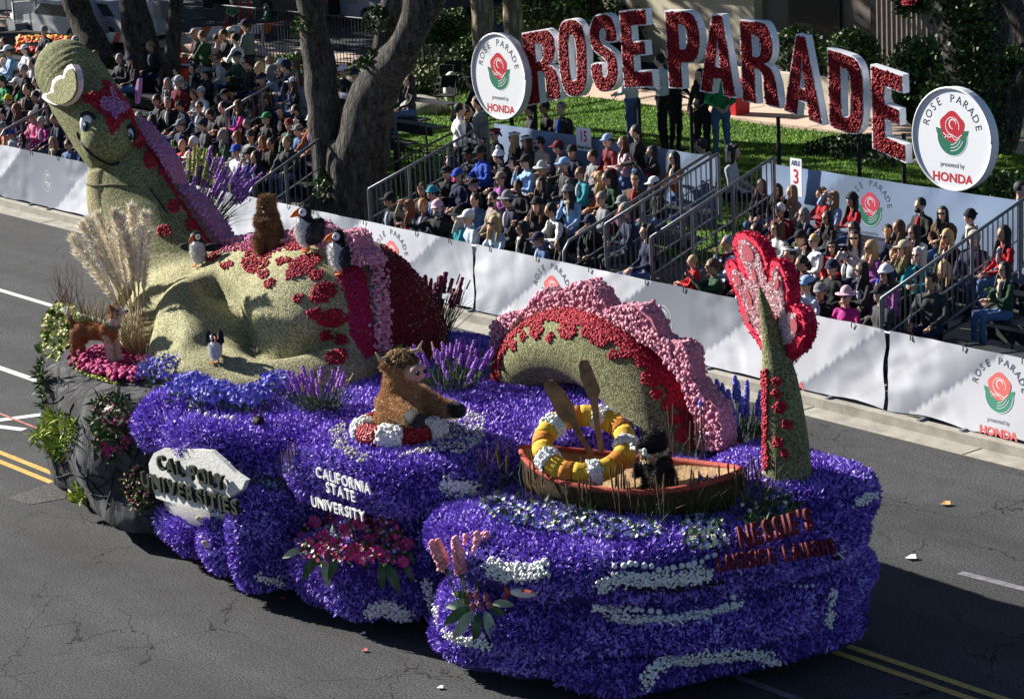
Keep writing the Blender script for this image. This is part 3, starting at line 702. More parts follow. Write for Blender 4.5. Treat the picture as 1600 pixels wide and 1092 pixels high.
# crest: thick fins of pink carnations
def fin(poly, Y, th, mats, dens=430, name='crest', parent=None, size=(.06, .085), split=None):
    loop = [P(a, b, Y) for a, b in poly]; org = loop[0]
    lp = [((p.x - org.x), (p.z - org.z)) for p in loop]
    A = sum(lp[i][0] * lp[(i + 1) % len(lp)][1] - lp[(i + 1) % len(lp)][0] * lp[i][1] for i in range(len(lp)))
    if A < 0: lp.reverse()
    mb = MB(); mb.prism([lp], org + Vector((0, -th / 2, 0)), (1, 0, 0), (0, 0, 1), th, uz=(0, -1, 0))
    o = mb.build(name, m_pinkbase, parent or nes)
    v, t = mb.arrays(); p, q = pts_on(v, t, int(area_of(v, t) * dens))
    if split is None: scatter('carnations', p, q, T_PUFF, size, .4, mats, o, lift=.2, kind='stuff')
    return o
fin([(207, 190), (215, 186), (226, 196), (240, 212), (254, 228), (265, 245), (276, 266), (283, 290), (298, 298), (314, 312), (330, 330), (345, 352), (356, 374), (395, 364), (425, 366), (440, 362), (440, 384), (385, 380), (336, 388), (300, 348), (262, 288), (235, 243)], -6.5, .22, m_orchid, size=(.045, .065), dens=620)
fin([(440, 376), (462, 368), (472, 352), (487, 345), (502, 348), (514, 356), (524, 370), (540, 359), (556, 360), (566, 368), (572, 386), (584, 396), (592, 410), (570, 412), (552, 404), (520, 390), (480, 380)], -6.7, .26, m_pink, size=(.045, .068), dens=620)
patch('crest', [(572, 392), (590, 400), (600, 430), (604, 470), (606, 510), (607, 548), (588, 550), (586, 500), (583, 450), (577, 415)], m_pink, 4.2, size=(.045, .068), kind='stuff', lift=1.0, tilt=.6)
patch('crest', [(575, 400), (588, 404), (597, 440), (601, 500), (603, 545), (591, 546), (588, 500), (585, 450), (580, 418)], m_pink, 4.4, size=(.045, .068), kind='stuff', lift=1.9, tilt=.6)
fin([(770, 570), (776, 530), (779, 505), (790, 490), (812, 486), (828, 486), (838, 470), (850, 454), (862, 448), (874, 456), (886, 454), (905, 440), (924, 437), (942, 450), (963, 478), (985, 476), (1010, 474), (1025, 488), (1040, 522), (1052, 530), (1075, 533), (1088, 548), (1092, 590), (1112, 614), (1132, 636), (1140, 672), (1140, 700), (1100, 700), (1092, 640), (1068, 585), (1036, 548), (996, 520), (955, 500), (916, 488), (868, 484), (826, 496), (794, 525), (780, 575)], -5.9, .2, m_pink, size=(.05, .072), dens=520)
fin([(742, 598), (752, 585), (768, 560), (776, 570), (768, 600), (750, 606)], -5.75, .3, m_pink)
# forehead blaze
patch('blaze', [(160, 124), (172, 129), (184, 140), (198, 160), (209, 178), (209, 192), (203, 186), (192, 190), (184, 203), (175, 211), (168, 196), (160, 180), (150, 170), (143, 164), (131, 161), (129, 150), (136, 147), (155, 144), (163, 138)], m_red, 3.6, kind='stuff')
patch('blaze_heart', [(172, 134), (178, 145), (184, 156), (192, 160), (200, 166), (197, 174), (186, 180), (180, 188), (172, 178), (160, 172), (155, 160), (161, 153), (170, 158), (175, 152), (170, 143)], m_orchid, 3.4, kind='stuff', lift=.7)
# mouth, collar line, neck creases
def seam(pts, r, mat, name, bv=None, parent=None, off=.0, fallY=-7.1):
    out = []
    for a, b, *_ in catmull([(x, y, 0) for x, y in pts], 5):
        h = hit(a, b, bv or BV); out.append((h[0] + h[1] * off) if h else P(a, b, fallY))
    mb = MB(); mb.tube(out, [r * .4] + [r] * (len(out) - 2) + [r * .4], 7); return mb.build(name, mat, parent or nes, smooth=True)
seam([(120, 206), (126, 221), (136, 234), (150, 246), (165, 254), (178, 258), (187, 253)], .022, m_black, 'mouth')
seam([(134, 287), (150, 291), (175, 289), (210, 292)], .018, M('seam_brown', (.10, .09, .05)), 'collar_seam')
seam([(233, 293), (245, 310), (256, 325), (262, 334)], .012, m_black, 'neck_crease')
# eyes
def eye(x, y, rx, ry, px, py):
    h = hit(x, y, BV); c = h[0] if h else P(x, y, -7.2); n = (h[1] if h else Vector((0, -1, 0))); s = 1 / pxm(c); v = -ray(x, y)
    n = (n * .15 + v * .85).normalized(); q = n.to_track_quat('Z', 'Y').to_matrix()
    e = MB(); e.ell(c, (rx * s, ry * s, .06), rot=q, nu=20, nv=12); eo = e.build('eye', M('eye_white', (.75, .76, .78), rough=.3), nes, smooth=True)
    for nm, dx, dy, a, b, mt, lift in (('iris', px, py, .52, .56, M('iris_blue', (.02, .05, .14), rough=.3), .052), ('pupil', px, py + 1.5, .3, .34, m_black, .066), ('glint', px - 2.5, py - 3, .16, .16, M('glint', (.8, .8, .8)), .085)):
        cc = c + IR * dx * s - IU * dy * s + v * lift; m2 = MB(); m2.ell(cc, (rx * s * a, ry * s * b, .02), rot=q, nu=16, nv=8); m2.build(nm, mt, eo, smooth=True, world_xf=False)
    pts = [c + IR * (rx * 1.15 * math.cos(t)) * s + IU * (ry * 1.12 * math.sin(t)) * s + v * .03 for t in [R(a) for a in range(-50, 150, 15)]]
    m2 = MB(); m2.tube(pts, [.008] + [.028] * (len(pts) - 2) + [.008], 6); m2.build('eyelash', m_black, nes, smooth=True)
eye(136, 194, 11.5, 15.5, -1, 4); eye(204, 211, 6.5, 11.5, 0, 3)
# ears
ea = P(95, 140, -7.42); nrm = (-.15, -.95, .25)
ear = [(112, 100), (117, 108), (120, 125), (119, 140), (113, 152), (105, 160), (95, 165), (84, 164), (72, 159), (65, 153), (66, 148), (73, 145), (79, 143), (78, 135), (81, 127), (87, 121), (93, 118), (98, 119), (100, 110), (105, 103)]
mb, eo = flat('ear', ear, ea, nrm, .1, M('ear_pink', (.74, .58, .60), nz=(40, .3), bump=(90, .6)), nes)
cx, cy = 96, 138
flat('ear_face', [(cx + (x - cx) * .86 + 2.5, cy + (y - cy) * .86 + 2) for x, y in ear], Vector(ea) + Vector(nrm) * .025, nrm, .03, m_pea, nes)
flat('ear', [(211, 162), (211, 140), (214, 125), (217, 122), (216, 140), (213, 160)], P(212, 145, -6.6), (.3, -.9, .2), .08, m_orchid, nes)
# tail fluke
fl = [(1190, 548), (1178, 527), (1165, 508), (1156, 486), (1155, 474), (1150, 460), (1140, 440), (1133, 421), (1135, 409), (1144, 407), (1156, 424), (1148, 398), (1144, 380), (1149, 367), (1161, 364), (1177, 372), (1190, 390), (1197, 410), (1200, 446), (1204, 410), (1209, 405), (1217, 410), (1225, 427), (1230, 447), (1229, 488), (1236, 479), (1243, 479), (1252, 488), (1257, 505), (1255, 525), (1246, 544), (1232, 556), (1217, 567), (1206, 562)]
fa = P(1195, 480, -6.15); fn = (-.2, -.95, .12)
m_fluke = M('fluke_red', (.55, .01, .06), tint=[(.5, .008, .04), (.68, .02, .07), (.72, .08, .2)], rough=.6)
flm, flo_ = flat('fluke', fl, fa, fn, .16, M('fluke_base', (.5, .01, .05), rough=.8), nes)
v, t = flm.arrays(); p, q = pts_on(v, t, 8000); scatter('petals', p, q, T_PETAL, (.02, .032), .7, m_fluke, nes, width=1.8)
def inner(lst, k=.7):
    cx = sum(a for a, b in lst) / len(lst); cy = sum(b for a, b in lst) / len(lst); return [(cx + (a - cx) * k, cy + (b - cy) * k) for a, b in lst]
fin_ = [(1196, 540), (1180, 512), (1166, 486), (1158, 462), (1145, 438), (1144, 424), (1150, 420), (1160, 432), (1170, 440), (1172, 430), (1162, 412), (1155, 392), (1156, 378), (1164, 375), (1176, 384), (1186, 402), (1192, 424), (1198, 446), (1205, 440), (1207, 424), (1212, 420), (1219, 434), (1222, 456), (1224, 480), (1228, 492), (1240, 492), (1246, 508), (1240, 528), (1224, 540), (1208, 546)]
m_fpink = M('fluke_pink', (.75, .5, .52), tint=[(.74, .42, .46), (.84, .66, .67), (.88, .78, .78)], rough=.8)
fm2, _ = flat('fluke_panel', fin_, fa + Vector(fn) * .02, fn, .015, M('fluke_pinkbase', (.7, .45, .47)), nes)
v, t = fm2.arrays(); p, q = pts_on(v, t, 9000, keep=lambda p, q: q[:, 1] < -.3); scatter('petals', p, q, T_PETAL, (.026, .04), .7, m_fpink, nes, width=1.8)
for s in [(1168, 396, 8, 14, -.4), (1152, 437, 5, 9, -.4), (1178, 431, 3, 11, -.2), (1170, 465, 3, 12, -.3), (1213, 445, 3.5, 9, .1), (1210, 500, 5, 9, 0), (1240, 509, 5, 11, -.1), (1166, 497, 4, 8, -.3), (1187, 455, 3, 8, -.2)]:
    flat('fluke_spot', ellp(*s, wob=.02), fa + Vector(fn) * .045, fn, .02, M('dusty_red', (.35, .07, .09), rough=.9, nz=(60, .4), bump=(90, .7)), nes)
# ================================================================== FLORAL DETAIL ON THE HULL
BH = bvh_of(*hull); BALL = bvh_of(body_me, head_me, chest_me, hump_me, tail_me, *hull)
def buf(path, hw):
    pts = [Vector((a, b)) for a, b in path]; L_, R_ = [], []
    for i, p in enumerate(pts):
        d = (pts[min(i + 1, len(pts) - 1)] - pts[max(i - 1, 0)]).normalized(); n = Vector((-d.y, d.x))
        w = hw * (.45 if i in (0, len(pts) - 1) else 1); L_.append(tuple(p + n * w)); R_.append(tuple(p - n * w))
    return L_ + R_[::-1]
def band(path, hw, mat, step=2.1, size=(.03, .045), name='white_band', lift=1.8):
    hw *= .8
    p, q = pix_pts(buf([tuple(v)[:2] for v in catmull([(a, b, 0) for a, b in path], 4)], hw), step, BH)
    return scatter(name, p, q, T_PUFF, size, .4, mat, flo, kind='stuff', lift=lift)
m_wpuff = M('white_mum', (.75, .76, .74), tint=[(.6, .6, .56), (.75, .76, .74), (.84, .85, .84)], rough=.7)
m_ball = M('white_ball', (.74, .78, .80), rough=.55, bump=(50, .5, 'vor', .01))
for pth, hw in [([(766, 882), (800, 893), (835, 894), (860, 886)], 11), ([(935, 915), (965, 903), (1010, 903), (1060, 900), (1108, 894)], 8), ([(928, 941), (965, 957), (1010, 966), (1060, 970), (1105, 960), (1152, 938)], 8),
                ([(1005, 1068), (1022, 1046), (1060, 1028), (1110, 1020), (1165, 1018), (1214, 1030)], 7), ([(1330, 788), (1345, 782), (1364, 774)], 5), ([(1354, 828), (1362, 836), (1370, 852)], 5),
                ([(1298, 925), (1292, 945), (1290, 985)], 4), ([(662, 905), (674, 935), (692, 966)], 7), ([(700, 985), (730, 997), (770, 1004)], 5), ([(572, 955), (600, 946), (642, 960)], 11), ([(690, 752), (715, 762), (745, 766)], 11),
                ([(402, 897), (440, 906)], 5)]:
    band(pth, hw, m_wpuff)
def gap_shade_band(path, hw):  # black puffs stand in for the shade in the gap under the lip
    band(path, hw, m_black, step=3, size=(.05, .06), name='gap_shade', lift=.2)
gap_shade_band([(975, 916), (1040, 919), (1090, 916), (1130, 909)], 5)
ball_me = MB().ell((0, 0, 0), 1, nu=14, nv=9).mesh('flower_ball', True); ball_me.materials.append(m_ball)
def balls(path, sp, r=5.0, jit=1.5):
    cp = [Vector(v)[:] for v in catmull([(a, b, 0) for a, b in path], 20)]; acc = 0; last = Vector(cp[0][:2])
    for c in cp:
        c = Vector(c[:2]); acc += (c - last).length; last = c
        if acc >= sp:
            acc = 0; h = hit(c.x + random.uniform(-jit, jit), c.y + random.uniform(-jit, jit), BH)
            if h:
                s = r * random.uniform(.75, 1.1) / pxm(h[0]); o = link('flower_ball', ball_me, flo, world_xf=True); o.location = h[0] + h[1] * (s * .8 + .03); o.scale = (s, s, s)
balls([(950, 890), (985, 884), (1030, 888), (1070, 882), (1118, 869)], 10)
balls([(962, 944), (1000, 953), (1060, 958), (1100, 952), (1146, 932)], 10)
balls([(806, 884), (835, 884), (858, 882)], 9)
balls([(234, 718), (243, 712), (246, 706)], 7, 4); balls([(280, 702), (300, 706), (330, 712), (342, 716)], 8, 4)
balls([(610, 942), (625, 946), (640, 952)], 12, 5); balls([(690, 748), (715, 756), (740, 760)], 13, 4); balls([(1358, 830), (1372, 848)], 8, 4); balls([(1230, 922), (1250, 922), (1275, 918)], 9, 4); balls([(1296, 932), (1300, 924)], 5, 5)
balls([(300, 640), (330, 655), (372, 660)], 13, 4); balls([(745, 990), (765, 995)], 12, 5); balls([(715, 690), (770, 700)], 14, 3)

# lettering
def letters(text, p0, p1, size, mat, Yp=None, depth=.04, name='letter', bold=.018, sx=1.0, side=None):
    """letters between two photo points; on a plane of constant Y, or on the hull when Yp is None"""
    n = len(text); mes = [text_mesh(ch, size, depth / 2, bold, sx) if ch != ' ' else None for ch in text]
    w = [(max(v.co.x for v in m.vertices) - min(v.co.x for v in m.vertices)) if m else size * .35 for m in mes]
    tot = sum(w) + size * .12 * (n - 1); acc = 0
    if Yp is not None: fit = (P(*p1, Yp) - P(*p0, Yp)).length / tot
    else:
        A_, B_ = hit(*p0, BH)[0], hit(*p1, BH)[0]; fit = (A_ - B_).length / tot
    for ch, m, ww in zip(text, mes, w):
        t = (acc + ww / 2) / tot; acc += ww + size * .12
        if not m: continue
        x = p0[0] + (p1[0] - p0[0]) * t; y = p0[1] + (p1[1] - p0[1]) * t
        if Yp is not None: c = P(x, y, Yp); ux, uy = Vector((1, 0, 0)), Vector((0, -.05, 1))
        else:
            h = hit(x, y, BH); a = hit(x - 30, y + 8, BH); b = hit(x + 30, y - 8, BH); c = h[0]
            dx = (P1 - P0).normalized() if False else ((b[0] - a[0]) if a and b else RGT); dx.z = dx.z * .3; ux = dx.normalized(); nn = ux.cross(Vector((0, 0, 1))).normalized()
            uy = (Vector((0, 0, 1)) - nn * .35 - ux * Vector((0, 0, 1)).dot(ux)).normalized(); c = c + ux.cross(uy).normalized() * .2
        uz = ux.cross(uy)
        cx = (max(v.co.x for v in m.vertices) + min(v.co.x for v in m.vertices)) / 2
        place(m, name, mat, flo, frame(c - ux.normalized() * cx * fit, ux, uy) @ Matrix.Diagonal((fit, 1, 1, 1)))
m_lblack = M('letter_dark_green', (.015, .02, .012), rough=.7, bump=(80, .6)); m_lred = M('letter_dark_red', (.12, .004, .008), rough=.7, bump=(80, .6), nz=(30, .3)); m_lwhite = M('letter_white', (.8, .8, .78), rough=.6)
letters('CAL POLY', (248, 731), (352, 766), .24, m_lblack, -9.885, .05, bold=.006, sx=.82)
letters('UNIVERSITIES', (224, 758), (374, 804), .24, m_lblack, -9.885, .05, bold=.006, sx=.76)
letters('CALIFORNIA', (495, 744), (580, 772), .165, m_lwhite, -9.52, .02, bold=.002, sx=.9)
letters('STATE', (511, 768), (556, 784), .165, m_lwhite, -9.52, .02, bold=.002, sx=.95)
letters('UNIVERSITY', (488, 790), (571, 815), .165, m_lwhite, -9.52, .02, bold=.002, sx=.9)
letters("NESSIE'S", (1146, 858), (1254, 828), .30, m_lred, None, .04, bold=.012, sx=.72)
letters('LAKESIDE LAUGHS', (1114, 893), (1286, 866), .21, m_lred, None, .04, bold=.008, sx=.72)

# ================================================================== PLANTS ON THE FLOAT
m_green = M('leaf_green', (.05, .11, .03), tint=[(.015, .045, .01), (.05, .11, .025), (.11, .19, .05)], rough=.55)
m_lime = M('leaf_lime', (.25, .35, .05), tint=[(.09, .18, .02), (.27, .38, .05), (.5, .5, .1)], rough=.6)
m_straw = M('straw', (.4, .33, .2), tint=[(.18, .13, .07), (.38, .30, .17), (.55, .47, .32)], rough=.8)
m_cream = M('cream_plume', (.7, .6, .42), tint=[(.72, .62, .44), (.86, .79, .64), (.93, .9, .82)], rough=.8)
m_twig = M('twig_brown', (.16, .07, .04), rough=.8); m_stem = M('stem_green', (.06, .09, .03), rough=.7)
m_liat = M('liatris_purple', (.3, .1, .45), tint=[(.16, .05, .30), (.30, .11, .48), (.46, .24, .62)], rough=.6)
m_blue = M('agapanthus_blue', (.2, .2, .7), tint=[(.09, .08, .42), (.18, .17, .66), (.38, .38, .85)], rough=.6)
m_pblue = M('pale_blue_bloom', (.4, .5, .7), tint=[(.25, .35, .6), (.45, .55, .72), (.75, .8, .8)], rough=.6)
m_ivory = M('ivory_bloom', (.75, .75, .5), tint=[(.6, .62, .35), (.75, .76, .55), (.85, .85, .75)], rough=.6)
m_gerb = M('gerbera_pink', (.6, .04, .2), tint=[(.42, .01, .12), (.6, .04, .22), (.72, .10, .32)], rough=.6)
m_snap = M('snapdragon_pink', (.7, .3, .32), tint=[(.6, .2, .25), (.75, .35, .35), (.82, .5, .48)], rough=.6)
m_yel = M('yellow_bloom', (.6, .55, .1), tint=[(.35, .42, .08), (.62, .62, .18), (.75, .72, .35)], rough=.6)
m_cat = M('cattail_brown', (.10, .06, .03), rough=.9, nz=(20, .4)); m_dkred = M('dark_red_bloom', (.12, .01, .03), tint=[(.08, .004, .02), (.18, .01, .05), (.28, .03, .1)], rough=.6)
def arr(l): return np.array([tuple(v) for v in l]).reshape(-1, 3)
def rnd_dir(lean=(0, 0), spread=.3):
    return Vector((random.gauss(lean[0], spread), random.gauss(lean[1], spread), 1)).normalized()
_sp = {}
def spike_mesh(mat, key, L=.4, w=.035):
    if key not in _sp:
        c, nr = [], []
        for i in range(46):
            z = L * (.35 + .65 * i / 46); r = w * .55 * (1 - .6 * i / 46); a = i * 2.4; c.append((r * math.cos(a), r * math.sin(a), z)); nr.append((math.cos(a), math.sin(a), .8))
        o = scatter('flower_spike', arr(c), arr(nr), T_PUFF, (w * .8, w * 1.25), .4, mat, None, kind=None)
        me = o.data; bpy.data.objects.remove(o)
        _sp[key] = me
    return _sp[key]
def gerb_mesh(mat, key, r=.05):
    if key not in _sp:
        mb = MB()
        for i in range(16):
            a = 2 * PI * i / 16; d = Vector((math.cos(a), math.sin(a), 0)); n = Vector((-d.y, d.x, 0))
            mb.add([d * r * .25 - n * r * .08, d * r * .25 + n * r * .08, d * r * .8 + n * r * .2 + Vector((0, 0, r * .2)), d * r + Vector((0, 0, r * .15)), d * r * .8 - n * r * .2 + Vector((0, 0, r * .2))], [(0, 1, 2, 3, 4)], 0)
        mb.ell((0, 0, r * .08), (r * .3, r * .3, r * .18), nu=8, nv=5, mi=1)
        me = mb.mesh('bloom'); me.materials.append(mat); me.materials.append(m_yel if key != 'gpink' else M('gerbera_eye', (.35, .10, .12))); _sp[key] = me
    return _sp[key]
def plant(name, label, cat, base, group=None):
    return empty(name, base, label, cat, group)
def add_spikes(root, base, n, h, spread, mat, key, L, w, lean=(0, 0), rad=.12, hv=.25, stemmat=None, name='flower_spike'):
    mb = MB()
    for i in range(n):
        a = random.uniform(0, 2 * PI); r0 = rad * math.sqrt(random.random()); b = Vector(base) + Vector((r0 * math.cos(a), r0 * math.sin(a), 0))
        d = Vector((math.cos(a) * spread * r0 / max(rad, .01) + lean[0] + random.gauss(0, .06), math.sin(a) * spread * r0 / max(rad, .01) + lean[1] + random.gauss(0, .06), 1)).normalized()
        hh = h * random.uniform(1 - hv, 1 + hv * .4); tip = b + d * hh; mb.tube([b, b.lerp(tip, .5) + Vector((0, 0, .01)), tip], [.006, .005, .003], 4)
        s = hh / h * random.uniform(.85, 1.15); me = spike_mesh(mat, key, L, w)
        o = link(name, me, root, world_xf=True); st = b + d * max(0, hh - L * s * .85); o.location = st; o.rotation_euler = d.to_track_quat('Z', 'Y').to_euler(); o.scale = (s, s, s)
    mb.build('stems', stemmat or m_stem, root)
def add_blades(root, base, n, h, spread, mat, width=.6, rad=.1, lean=(0, 0), droop=.0, name='foliage', tmpl=None):
    a = rng.uniform(0, 2 * PI, n); r0 = rad * np.sqrt(rng.random(n)); p = np.array(base)[None] + np.stack([r0 * np.cos(a), r0 * np.sin(a), np.zeros(n)], 1)
    q = np.stack([np.cos(a) * spread * r0 / rad + lean[0], np.sin(a) * spread * r0 / rad + lean[1], np.ones(n)], 1); q /= np.linalg.norm(q, axis=1)[:, None]
    return scatter(name, p, q, tmpl or T_BLADE, (h * .55, h), .16, mat, root, droop=droop, width=width)
def add_cloud(root, c, rad, n, size, mat, tmpl=T_STAR, name='blossoms', width=1.0, squash=.6, tilt=.4):
    d = rng.normal(0, 1, (n, 3)); d /= np.linalg.norm(d, axis=1)[:, None]; d[:, 2] = np.abs(d[:, 2]) * 1.0 - .15
    p = np.array(c)[None] + d * np.array([rad, rad, rad * squash])[None] * rng.uniform(.55, 1, n)[:, None]
    return scatter(name, p, d, tmpl, size, tilt, mat, root, width=width)
def surf(x, y, bv=None, fall=None):
    h = hit(x, y, bv or BALL); return h[0] if h else P(x, y, fall or -8)

# pampas grass
pb = surf(222, 548, BH); pr = plant('pampas_grass', 'tall cream pampas plumes rising before the serpent neck at the rear rock', 'plant', pb)
tips = [(112, 372), (126, 350), (140, 342), (152, 334), (166, 352), (178, 330), (190, 338), (205, 322), (226, 334), (120, 392), (146, 380), (198, 368), (232, 362), (183, 352)]
for i, (x, y) in enumerate(tips):
    b = pb + Vector((random.uniform(-.12, .12), random.uniform(-.1, .1), 0)); t = P(x, y, -8.3 + random.uniform(-.25, .3)); mid = b.lerp(t, .45) + Vector((0, 0, .12))
    cp = catmull([b, mid, b.lerp(t, .8) + Vector((0, 0, .08)), t], 6); mb = MB(); mb.tube(cp, [.008] * len(cp), 4); st = mb.build('stem', m_straw, pr)
    c, q, N_ = [], [], len(cp); L = (t - b).length
    for k in range(800):
        u = .32 + .68 * k / 800; f = u * (N_ - 1); j = min(int(f), N_ - 2); pt = cp[j].lerp(cp[j + 1], f - j); ax = (cp[j + 1] - cp[j]).normalized()
        w = (.085 * math.sin(min(1, (u - .31) / .69 * 1.3) * PI * .72) + .01); rd = Vector((random.gauss(0, 1), random.gauss(0, 1), random.gauss(0, 1))); rd = (rd - ax * rd.dot(ax)).normalized()
        c.append(pt + rd * w * random.random() * .6); q.append(rd * .5 + ax * .9)
    q = arr(q); q /= np.linalg.norm(q, axis=1)[:, None]
    scatter('plume', arr(c), q, T_HAIR, (.05, .10), .13, m_cream, pr, kind=None, width=1.3)
dg_ = plant('dry_grass', 'dry straw coloured grass tuft beside the dog on the rock', 'plant', surf(222, 552, BH))
add_blades(dg_, dg_.location, 260, .75, .5, m_straw, .16, .16); add_blades(dg_, dg_.location + Vector((.25, .2, 0)), 160, .6, .6, m_straw, .16, .14)
dg2 = plant('dry_grass', 'brown and green grass tuft behind the dog at the rock edge', 'plant', surf(140, 505, BH, -8)); b_ = P(148, 520, -8.4)
dg2.location = b_; add_blades(dg2, b_, 200, .55, .7, m_straw, .2, .2); add_blades(dg2, b_, 90, .45, .6, m_green, .3, .18)
tw = plant('red_twigs', 'bare reddish twigs sticking out at the rear corner of the float', 'plant', P(120, 520, -8.6)); mb = MB()
for i in range(46):
    b = P(random.uniform(95, 135), random.uniform(500, 525), -8.6); t = P(random.uniform(66, 130), random.uniform(405, 470), -8.6 + random.uniform(-.3, .3)); pts = [b]
    for k in range(1, 7): pts.append(b.lerp(t, k / 6) + Vector((random.gauss(0, .025), random.gauss(0, .025), random.gauss(0, .02) + .05 * math.sin(k))))
    mb.tube(pts, [.006 * (1 - k / 8) for k in range(7)], 3)
tag(mb.build('twigs', m_twig, tw), kind='stuff')
def bouquet(name, label, poly, mats, n, size, leaf=60, bv=None, lh=.2, lmat=None, group=None, lean=(0, -.5), tmpl=T_STAR, Y=None, width=1.0, lift=.06, lw=1.0):
    c = (sum(a for a, b in poly) / len(poly), sum(b for a, b in poly) / len(poly)); b = surf(c[0], c[1], bv or BH, Y or -9.4); root = plant(name, label, 'flowers', b, group)
    P_, Q_ = [], []; xs = [a for a, b2 in poly]; ys = [b2 for a, b2 in poly]; k = 0
    while len(P_) < n and k < n * 20:
        k += 1; x, y = random.uniform(min(xs), max(xs)), random.uniform(min(ys), max(ys))
        if not inpoly(x, y, poly): continue
        h = hit(x, y, bv or BH); pt = h[0] if h else P(x, y, b.y); nn = h[1] if h else Vector((-.2, -.8, .3)); v = -ray(x, y)
        P_.append(pt + v * random.uniform(.03, lift + .12) + Vector((0, 0, .02))); Q_.append((nn + v + Vector((0, 0, .5))).normalized())
    Pa, Qa = arr(P_), arr(Q_); li = rng.integers(0, len(Pa), leaf)
    scatter('foliage', Pa[li] - Qa[li] * .05, Qa[li], T_LEAF, (lh * .6, lh), .7, lmat or m_green, root, width=lw)
    per = len(Pa) // len(mats)
    for i, m in enumerate(mats):
        mm, sz, tm = m if isinstance(m, tuple) else (m, size, tmpl)
        scatter('blossoms', Pa[i * per:(i + 1) * per], Qa[i * per:(i + 1) * per], tm, sz, .4, mm, root, width=width)
    return root, Pa, Qa
bouquet('orchid_bank', 'yellow green orchids massed on the rear corner of the rock', [(62, 530), (66, 495), (88, 475), (112, 478), (128, 500), (118, 530), (100, 552), (92, 565), (66, 560)], [m_yel, m_yel, m_lime], 420, (.05, .09), 60, lh=.18, Y=-8.8)
bouquet('kniphofia_clump', 'drooping lime green leaves with yellow tips on the rear rock face', [(52, 690), (70, 650), (95, 640), (118, 660), (112, 700), (100, 730), (72, 715)], [m_yel], 90, (.03, .05), 420, lh=.19, lmat=m_lime, Y=-9.2, lw=.28)
bouquet('kniphofia_clump', 'small yellow green sprig low on the rear rock face', [(108, 765), (128, 755), (130, 785), (112, 788)], [m_yel], 20, (.03, .05), 70, lh=.14, lmat=m_lime, lw=.5)
bouquet('trailing_moss', 'thin green moss trailing below the yellow orchids at the rear', [(58, 565), (66, 560), (72, 600), (66, 640), (58, 610)], [m_lime], 30, (.02, .04), 160, lh=.16, Y=-9, lw=.3)
r_, a_, b_2 = bouquet('snapdragon_cluster', 'pink snapdragons and magenta asters on the dark rock face', [(140, 660), (152, 620), (180, 610), (205, 630), (212, 660), (204, 700), (175, 720), (150, 700)], [m_snap, m_gerb, m_dkred], 330, (.03, .055), 260, lh=.2, lw=.5)
for i in range(9):
    j = random.randrange(len(a_)); o = link('bloom', gerb_mesh(m_gerb, 'gpink'), r_, world_xf=True); x, y = random.uniform(150, 200), random.uniform(680, 715); h = hit(x, y, BH)
    if h: o.location = h[0] - ray(x, y) * .12; o.rotation_euler = (-ray(x, y) + Vector((0, 0, .3))).to_track_quat('Z', 'Y').to_euler()
bouquet('berry_cluster', 'coral buds and green pods hanging beside the white sign panel', [(192, 745), (215, 728), (236, 745), (232, 790), (210, 805), (195, 775)], [m_snap, m_dkred, m_lime], 150, (.03, .05), 120, lh=.14, tmpl=T_PUFF, lw=.6)
# velvet bed under the dog
vb = [(118, 535), (135, 525), (170, 530), (215, 535), (262, 532), (275, 548), (262, 568), (235, 585), (200, 592), (165, 582), (130, 572), (116, 555)]
patch('velvet_bed', vb, m_mag, 4, bv=BH, kind='stuff', parent=flo, lift=.5, size=(.06, .09))
patch('velvet_rim', buf([(118, 545), (120, 562), (140, 578), (175, 590), (208, 595), (238, 585), (262, 566)], 8), m_mag, 3.8, bv=BH, kind='stuff', parent=flo, lift=1.3, size=(.07, .10))
patch('moss_edge', buf([(110, 552), (122, 578), (150, 590), (185, 602)], 4), m_lime, 3, bv=BH, kind='stuff', parent=flo, lift=.6, size=(.03, .05))
for lab, x, y, rr, n in [('violet agapanthus clump with long blades right of the dog', 262, 598, 44, 330), ('violet blue agapanthus clump in front of the serpent flipper', 335, 635, 38, 330), ('violet agapanthus clump left of the purple liatris', 436, 622, 38, 300), ('second violet clump tucked under the serpent flipper', 300, 622, 34, 280), ('violet clump between the toy bird and the liatris', 392, 640, 34, 280), ('small violet clump beside the white sign panel', 360, 790, 26, 240),
                        ('violet and white clump with brown rushes above the narrow purple column', 437, 748, 30, 240)]:
    h = surf(x, y, BH)
    if 'panel' in lab: h = h - ray(x, y) * .22
    root = plant('agapanthus_clump', lab, 'flowers', h, 'blue violet flower clumps along the deck'); R_ = rr * 1.35 / pxm(h)
    add_cloud(root, h + Vector((0, 0, .16)), R_ * .9, n, (.05, .085), m_blue, squash=.55, tilt=.6)
    add_cloud(root, h + Vector((.03, -.05, .0)), R_ * .8, 130, (.05, .1), m_green, T_LEAF, 'foliage', .5)
    add_blades(root, h, 40 if 'blades' not in lab else 90, .28 if 'blades' not in lab else .5, .8, m_green, .35, R_ * .5)
    if 'white' in lab: add_cloud(root, h + Vector((.0, -.1, -.02)), R_ * .6, 90, (.035, .06), m_pblue, T_PUFF, 'hydrangea')
for lab, x, y, n, h_, sp, rad, lean in [('purple liatris spikes left of the highland cow', 500, 640, 34, .42, .45, .22, (-.1, 0)), ('large purple liatris clump right of the highland cow', 700, 606, 60, .48, .7, .34, (0, 0)),
                                   ]:
    b = surf(x, y, BH); root = plant('liatris_clump', lab, 'flowers', b, 'purple liatris clumps beside the cow'); add_spikes(root, b, n, h_, sp, m_liat, 'liat', .22, .03, lean, rad); add_blades(root, b, 220, h_ * 1.0, .8, m_green, .22, rad)
    add_spikes(root, b, 8, h_ * 1.05, sp * 1.6, m_straw, 'foxtail', .17, .02, lean, rad, name='grass_plume')
